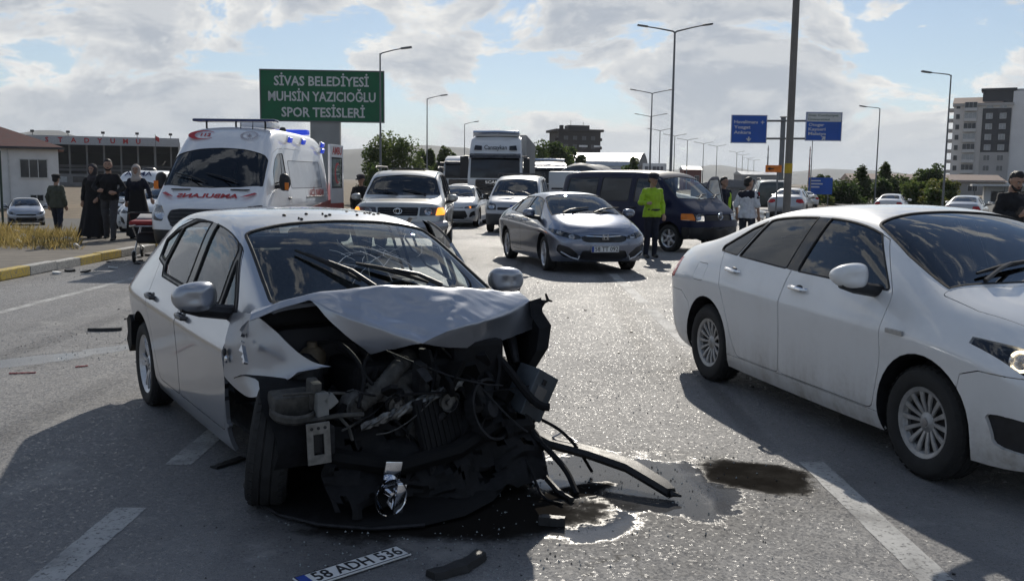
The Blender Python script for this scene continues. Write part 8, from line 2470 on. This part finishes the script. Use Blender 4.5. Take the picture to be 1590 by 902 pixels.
WALK = dict(kl=(.10, -.20, .53), al=(.10, -.26, .11), kr=(-.10, .00, .50), ar=(-.11, .26, .16), lift_r=-.0, toe_r=(0, -1, -.4))
person(-9.30, 21.45, .14, 8, 1.04, 'person in a black shirt and grey trousers walking between two women', dict(kl=(.11, -.16, .53), al=(.12, -.24, .10), kr=(-.10, .02, .50), ar=(-.12, .16, .12), el=(.30, .02, 1.17), wl=(.19, -.20, 1.06), er=(-.32, .0, 1.19), wr=(-.17, -.22, 1.10), hand_l=(-.6, -.7, .1), hand_r=(.7, -.6, .1), yaw=R(12)), dict(top=CL['black'], trousers=CL['charcoal'], head='beard', hem=.02, bulk=1.02), 1)
person(-10.02, 22.25, .14, 6, .98, 'person in a long black robe and dark headscarf', dict(el=(.25, -.02, 1.15), wl=(.14, -.16, .98), yaw=R(-10)), dict(top=CL['black'], dress=CL['black'], head='scarf', scarf=CL['scarfd'], sway=-.06), 2)
person(-9.02, 22.35, .14, -4, .98, 'person in a long black coat and pale headscarf', dict(el=(.29, .0, 1.18), wl=(.40, -.10, .98), er=(-.25, 0, 1.15), yaw=R(15)), dict(top=CL['navy'], dress=CL['black'], head='scarf', scarf=CL['pale'], sway=.08), 3)
person(-12.85, 26.2, lot_z(-12.85, 26.2) + .012, 176, .98, 'person in a khaki jacket seen from behind in the car park', dict(kl=(.10, -.10, .52), al=(.10, -.16, .10), kr=(-.10, .02, .50), ar=(-.11, .14, .12)), dict(top=CL['khaki'], trousers=CL['denim'], head='cap', cap=CL['black'], hem=-.04, bulk=1.1), 4)
person(3.02, 20.22, 0, 12, 1.02, 'person in a yellow high visibility jacket and peaked cap beside the navy van', dict(hl=(.085, 0, .92), hr=(-.085, 0, .92), kl=(.07, -.05, .51), kr=(-.09, -.02, .51), al=(.08, .0, .09), ar=(-.12, -.02, .09), er=(-.28, -.04, 1.17), wr=(-.20, -.26, 1.16), el=(.25, .06, 1.15), wl=(.24, -.06, .93), hand_r=(.1, -1, .1), yaw=R(28), tilt=R(6)), dict(top=CL['hivis'], trousers=CL['navy'], head='cap', cap=CL['capn'], belt=1, hem=-.02, bulk=1.0, leg=.92), 5)
person(5.42, 21.5, 0, 150, .99, 'person in a white T-shirt with dark blue shoulders beside the van nose', dict(el=(.27, .02, 1.15), wl=(.25, -.04, .92), yaw=R(-35)), dict(top=CL['white'], trousers=CL['denim'], sleeve=0, hem=-.04, bulk=1.08), 6)
sh_ = [o for o in bpy.data.objects if o.name.startswith('person') and o.get('label', '').startswith('person in a white T-shirt')][0]
yk = Blob()
for sg in (-1, 1): yk.cap((sg * .02, 0, 1.43), .078, (sg * .17, .0, 1.40), .078); yk.cap((sg * .17, 0, 1.40), .072, (sg * .215, .012, 1.30), .068)
yk.cap((-.06, 0, 1.36), .142, (.06, 0, 1.36), .142)
yk.build('shoulder_panel', CL['navy'], sh_, .014, .004, 10, 4, 3, cutz=1.30)
person(5.55, 24.6, 0, 20, 1.0, 'person in dark clothes with a yellow vest behind the open van door', dict(yaw=R(20)), dict(top=CL['navy'], trousers=CL['navy'], hem=-.02), 7)
vst = [o for o in bpy.data.objects if o.get('label', '').endswith('behind the open van door')][0]
yk = Blob(); yk.cap((.10, 0, 1.02), .125, (.10, 0, 1.30), .13); yk.build('vest_panel', CL['hivis'], vst, .014, .004, 10, 3, 2)
person(-3.95, 24.2, 0, 20, .97, 'person in a dark cap at the rear of the ambulance', dict(yaw=R(-50), tilt=R(8)), dict(top=CL['black'], trousers=CL['navy'], head='cap', cap=CL['scarfd']), 8)
person(7.28, 13.6, 0, 14, 1.045, 'person in black looking down at a phone beyond the white saloon', dict(el=(.27, -.02, 1.17), wl=(.10, -.26, 1.20), er=(-.27, -.02, 1.17), wr=(-.10, -.26, 1.17), hand_l=(-.5, -.6, .4), hand_r=(.5, -.6, .4), head=(0, -.06, 1.63), tilt=R(24), yaw=R(-8)), dict(top=CL['black'], trousers=CL['black'], head='beard', bulk=1.12), 9)
ph = MB(); ph.M = Matrix.Translation((7.20, 13.22, 1.30)) @ Matrix.Rotation(R(14), 4, 'Z') @ Matrix.Rotation(R(-50), 4, 'X'); ph.bbox(-.037, .037, -.075, .075, -.005, .005, .004)
tag(ph.build('mobile_phone', GLOSSBLK), 'black mobile phone held by the person beyond the white saloon', 'phone')

# ------------------------------------------------------------------ wreckage on the road
BLKP = simple('torn_black_plastic', (.014, .014, .015), .5, 0, .3, 20, .2)
bb_ = empty('bumper_beam', (.40, 5.03, 0), 0, 'curved black bumper beam trailing from the wreck across the wet road', 'car part')
path = [(-.55, .16, .36), (-.36, .17, .24), (-.16, .12, .155), (.06, .03, .125), (.26, -.13, .10), (.40, -.30, .055), (.44, -.36, .035)]
vs, fs = [], []
for i, p in enumerate(path):
    p = Vector(p); d = Vector(path[min(i + 1, 6)]) - Vector(path[max(i - 1, 0)]); sd = d.cross(Vector((0, 0, 1))).normalized(); w = (.035, .055, .068, .07, .066, .055, .035)[i]
    for a, b in ((-1, 0), (-.8, .022), (.8, .03), (1, .004), (.8, -.018), (-.8, -.024)): vs.append(p + sd * a * w + Vector((0, 0, b)))
for i in range(6):
    for j in range(6): fs.append((i * 6 + j, i * 6 + (j + 1) % 6, (i + 1) * 6 + (j + 1) % 6, (i + 1) * 6 + j))
fs += [tuple(range(5, -1, -1)), tuple(36 + j for j in range(6))]
mesh('beam', vs, fs, BLKP, bb_, True, None, 40)
for k, p in enumerate(((.44, -.36, .035), (.43, -.37, .03))): q = MB(); q.tube([p, (p[0] + .05, p[1] - .03 + .05 * k, .03)], [.018, .006], 5); q.build('broken_tip', BLKP, bb_)
q = MB(); q.tube([(-.30, .15, .20), (-.22, .02, .12), (-.20, -.16, .04), (-.14, -.30, .012), (-.08, -.42, .012)], .016, 6); q.build('bracket_strut', BLKP, bb_, True)
q = MB(); q.tube([(-.16, .12, .19), (-.10, .16, .21), (-.02, .10, .17), (-.10, .06, .15), (-.16, .12, .19)], .006, 5); q.build('wire_loop', STEEL, bb_, True)
pl = empty('number_plate', (-.655, 3.76, .012), R(42.6), 'bent white number plate lying face up in front of the wreck', 'number plate')
number_plate(pl, '58 ADH 536', Matrix.Rotation(R(2), 4, 'X'), name='plate')
rng = random.Random(21)


def shard(x, y, sc, m, name, label, group, thick=.18, asp=1.0, rz=None):
    n_ = rng.randint(5, 8); q = MB(); q.M = Matrix.Translation((x, y, sc * thick * .6 + .003)) @ Euler((rng.uniform(-.15, .15), rng.uniform(-.15, .15), rng.uniform(0, 6.28) if rz is None else rz)).to_matrix().to_4x4()
    q.prism([(sc * asp * math.cos(a) * rng.uniform(.55, 1.15), sc * math.sin(a) * rng.uniform(.55, 1.15)) for a in [2 * math.pi * i / n_ for i in range(n_)]], -sc * thick * .5, sc * thick * .5, 'z')
    return tag(q.build(name, m), label, 'debris', group)


def strip(x, y, L, w, h, rz, m, name, label, z=.0, bend=.0, tilt=.0):
    q = MB(); q.M = Matrix.Translation((x, y, z + h / 2 + .003)) @ Matrix.Rotation(rz, 4, 'Z') @ Matrix.Rotation(tilt, 4, 'Y')
    vs, fs = [], []
    n_ = 8
    for i in range(n_ + 1):
        t = i / n_ - .5; ww = w * (1 - .35 * abs(t)) * rng.uniform(.85, 1.1)
        for a, b in ((-.5, -.5), (.5, -.5), (.4, .5), (-.4, .5)): vs.append((L * t, a * ww + bend * (4 * t * t), b * h + rng.uniform(-.002, .002)))
    for i in range(n_):
        for j in range(4): fs.append((4 * i + j, 4 * i + (j + 1) % 4, 4 * i + 4 + (j + 1) % 4, 4 * i + 4 + j))
    fs += [(3, 2, 1, 0), (4 * n_, 4 * n_ + 1, 4 * n_ + 2, 4 * n_ + 3)]
    q.add(vs, fs); return tag(q.build(name, m), label, 'debris')


strip(-.20, 3.76, .30, .085, .03, R(48), BLKP, 'plastic_trim', 'flat dark strip of trim in the shade in front of the wreck', bend=.03)
strip(.205, 4.29, .125, .055, .04, R(-10), BLKP, 'broken_bracket', 'chunky black fragment on the bright wet road by the wreck')
strip(-1.62, 5.18, .22, .07, .012, R(60), BLKP, 'plastic_trim', 'thin dark strip lying in the shadow beside the front wheel')
strip(-4.32, 9.72, .34, .06, .03, R(10), BLKP, 'plastic_trim', 'black strip of trim by the water streak behind the wreck', bend=.02)
strip(-4.15, 10.15, .16, .05, .03, R(-8), BLKP, 'plastic_trim', 'short black strip of trim just beyond the water streak', bend=.01)
strip(-4.05, 7.55, .20, .02, .008, R(15), simple('red_plastic', (.30, .03, .03), .4), 'red_shard', 'long red sliver of tail lamp plastic on the road')
strip(-3.70, 7.85, .10, .02, .008, R(35), simple('red_plastic', (.30, .03, .03), .4), 'red_shard', 'small red sliver of tail lamp plastic on the road')
strip(-3.55, 6.0, .11, .015, .006, R(12), LW, 'white_shard', 'thin white sliver on the sunlit road edge of the shadow')
for k in range(16): shard(-7.45 + rng.uniform(-.25, .5), 15.2 + k * .36 + rng.uniform(-.2, .2), rng.uniform(.03, .11), BLKP if rng.random() < .8 else LW, 'plastic_scrap', 'broken plastic scrap lying in the gutter along the painted kerb', 'scraps along the kerb', .35)
for k in range(34):
    x, y = rng.choice([(rng.uniform(-5.6, -2.6), rng.uniform(6.8, 11.5)), (rng.uniform(.5, 2.0), rng.uniform(3.6, 12)), (rng.uniform(-.2, 1.7), rng.uniform(6, 15)), (rng.uniform(2.2, 6), rng.uniform(19, 21.3))])
    shard(x, y, rng.uniform(.008, .026), BLKP, 'plastic_crumb', 'small dark crumb of debris scattered on the asphalt', 'crumbs scattered over the road', .5)
# crumbs of glass and grit flung from the crash
vs, fs = [], []
for k in range(1700):
    c = rng.choice([(-.5, 4.0, 1.0, .45), (.6, 4.9, .9, .7), (-4.2, 8.8, 1.3, 1.2), (.4, 6.8, 1.1, 1.8), (-7.3, 17, .35, 2.6), (1.2, 9.5, 1.6, 3)])
    x, y = rng.gauss(c[0], c[2] * .6), rng.gauss(c[1], c[3] * .6); s_ = rng.uniform(.0025, .006) * (1 + .05 * y); b = len(vs); a = rng.uniform(0, 6.28)
    vs += [(x + s_ * math.cos(a), y + s_ * math.sin(a), .002), (x + s_ * math.cos(a + 2.1), y + s_ * math.sin(a + 2.1), .002), (x + s_ * math.cos(a + 4.2), y + s_ * math.sin(a + 4.2), .002), (x, y, .002 + s_ * rng.uniform(.6, 1.3))]; fs += [(b, b + 1, b + 3), (b + 1, b + 2, b + 3), (b + 2, b, b + 3)]
gc_ = mesh('glass_grit', vs, fs, [simple('glass_crumb', (.28, .31, .31), .2, 0, .2), simple('grit_black', (.02, .02, .02), .6)], fm=[1 if (i // 3) % 3 == 0 else 0 for i in range(len(fs))])
tag(gc_, 'fine crumbs of broken glass and grit over the crash site', 'grit', kind='stuff')
fc = empty('wire_fence', (0, 0, 0), 0, 'thin wire fence with green posts on the grassy bank', 'fence')
for (x, y, h) in ((-16.1, 27.0, 2.6), (-15.25, 27.2, 1.6), (-13.9, 25.3, 2.35)):
    q = MB(); q.tube([(x, y, lot_z(x, y) - .1), (x + rng.uniform(-.05, .05), y, lot_z(x, y) + h)], .032, 8); q.build('fence_post', simple('post_green', (.03, .06, .045), .6), fc)
for z in (.5, 1.0, 1.5): q = MB(); q.tube([(-18.5, 27.5, lot_z(-18, 27.5) + z), (-16.1, 27.0, lot_z(-16, 27) + z), (-13.9, 25.3, lot_z(-14, 25) + z)], .006, 4); q.build('wire', GALV, fc)
for o in list(bpy.data.scenes):
    if o is not S: bpy.data.scenes.remove(o)

# ------------------------------------------------------------------ the air: thin even haze
t = NT('haze_air')
pv = t.n('VolumePrincipled')
pv.inputs['Color'].default_value = (.80, .87, .97, 1)
pv.inputs['Density'].default_value = .00008
pv.inputs['Anisotropy'].default_value = .25
t.L.new(pv.outputs[0], t.out.inputs['Volume'])
q = MB(); q.box(-7000, 7000, -400, 7000, -9, 230)
tag(q.build('haze', t.m), 'thin pale haze in the air over the whole place', 'haze', kind='stuff')
S.cycles.volume_bounces = 0
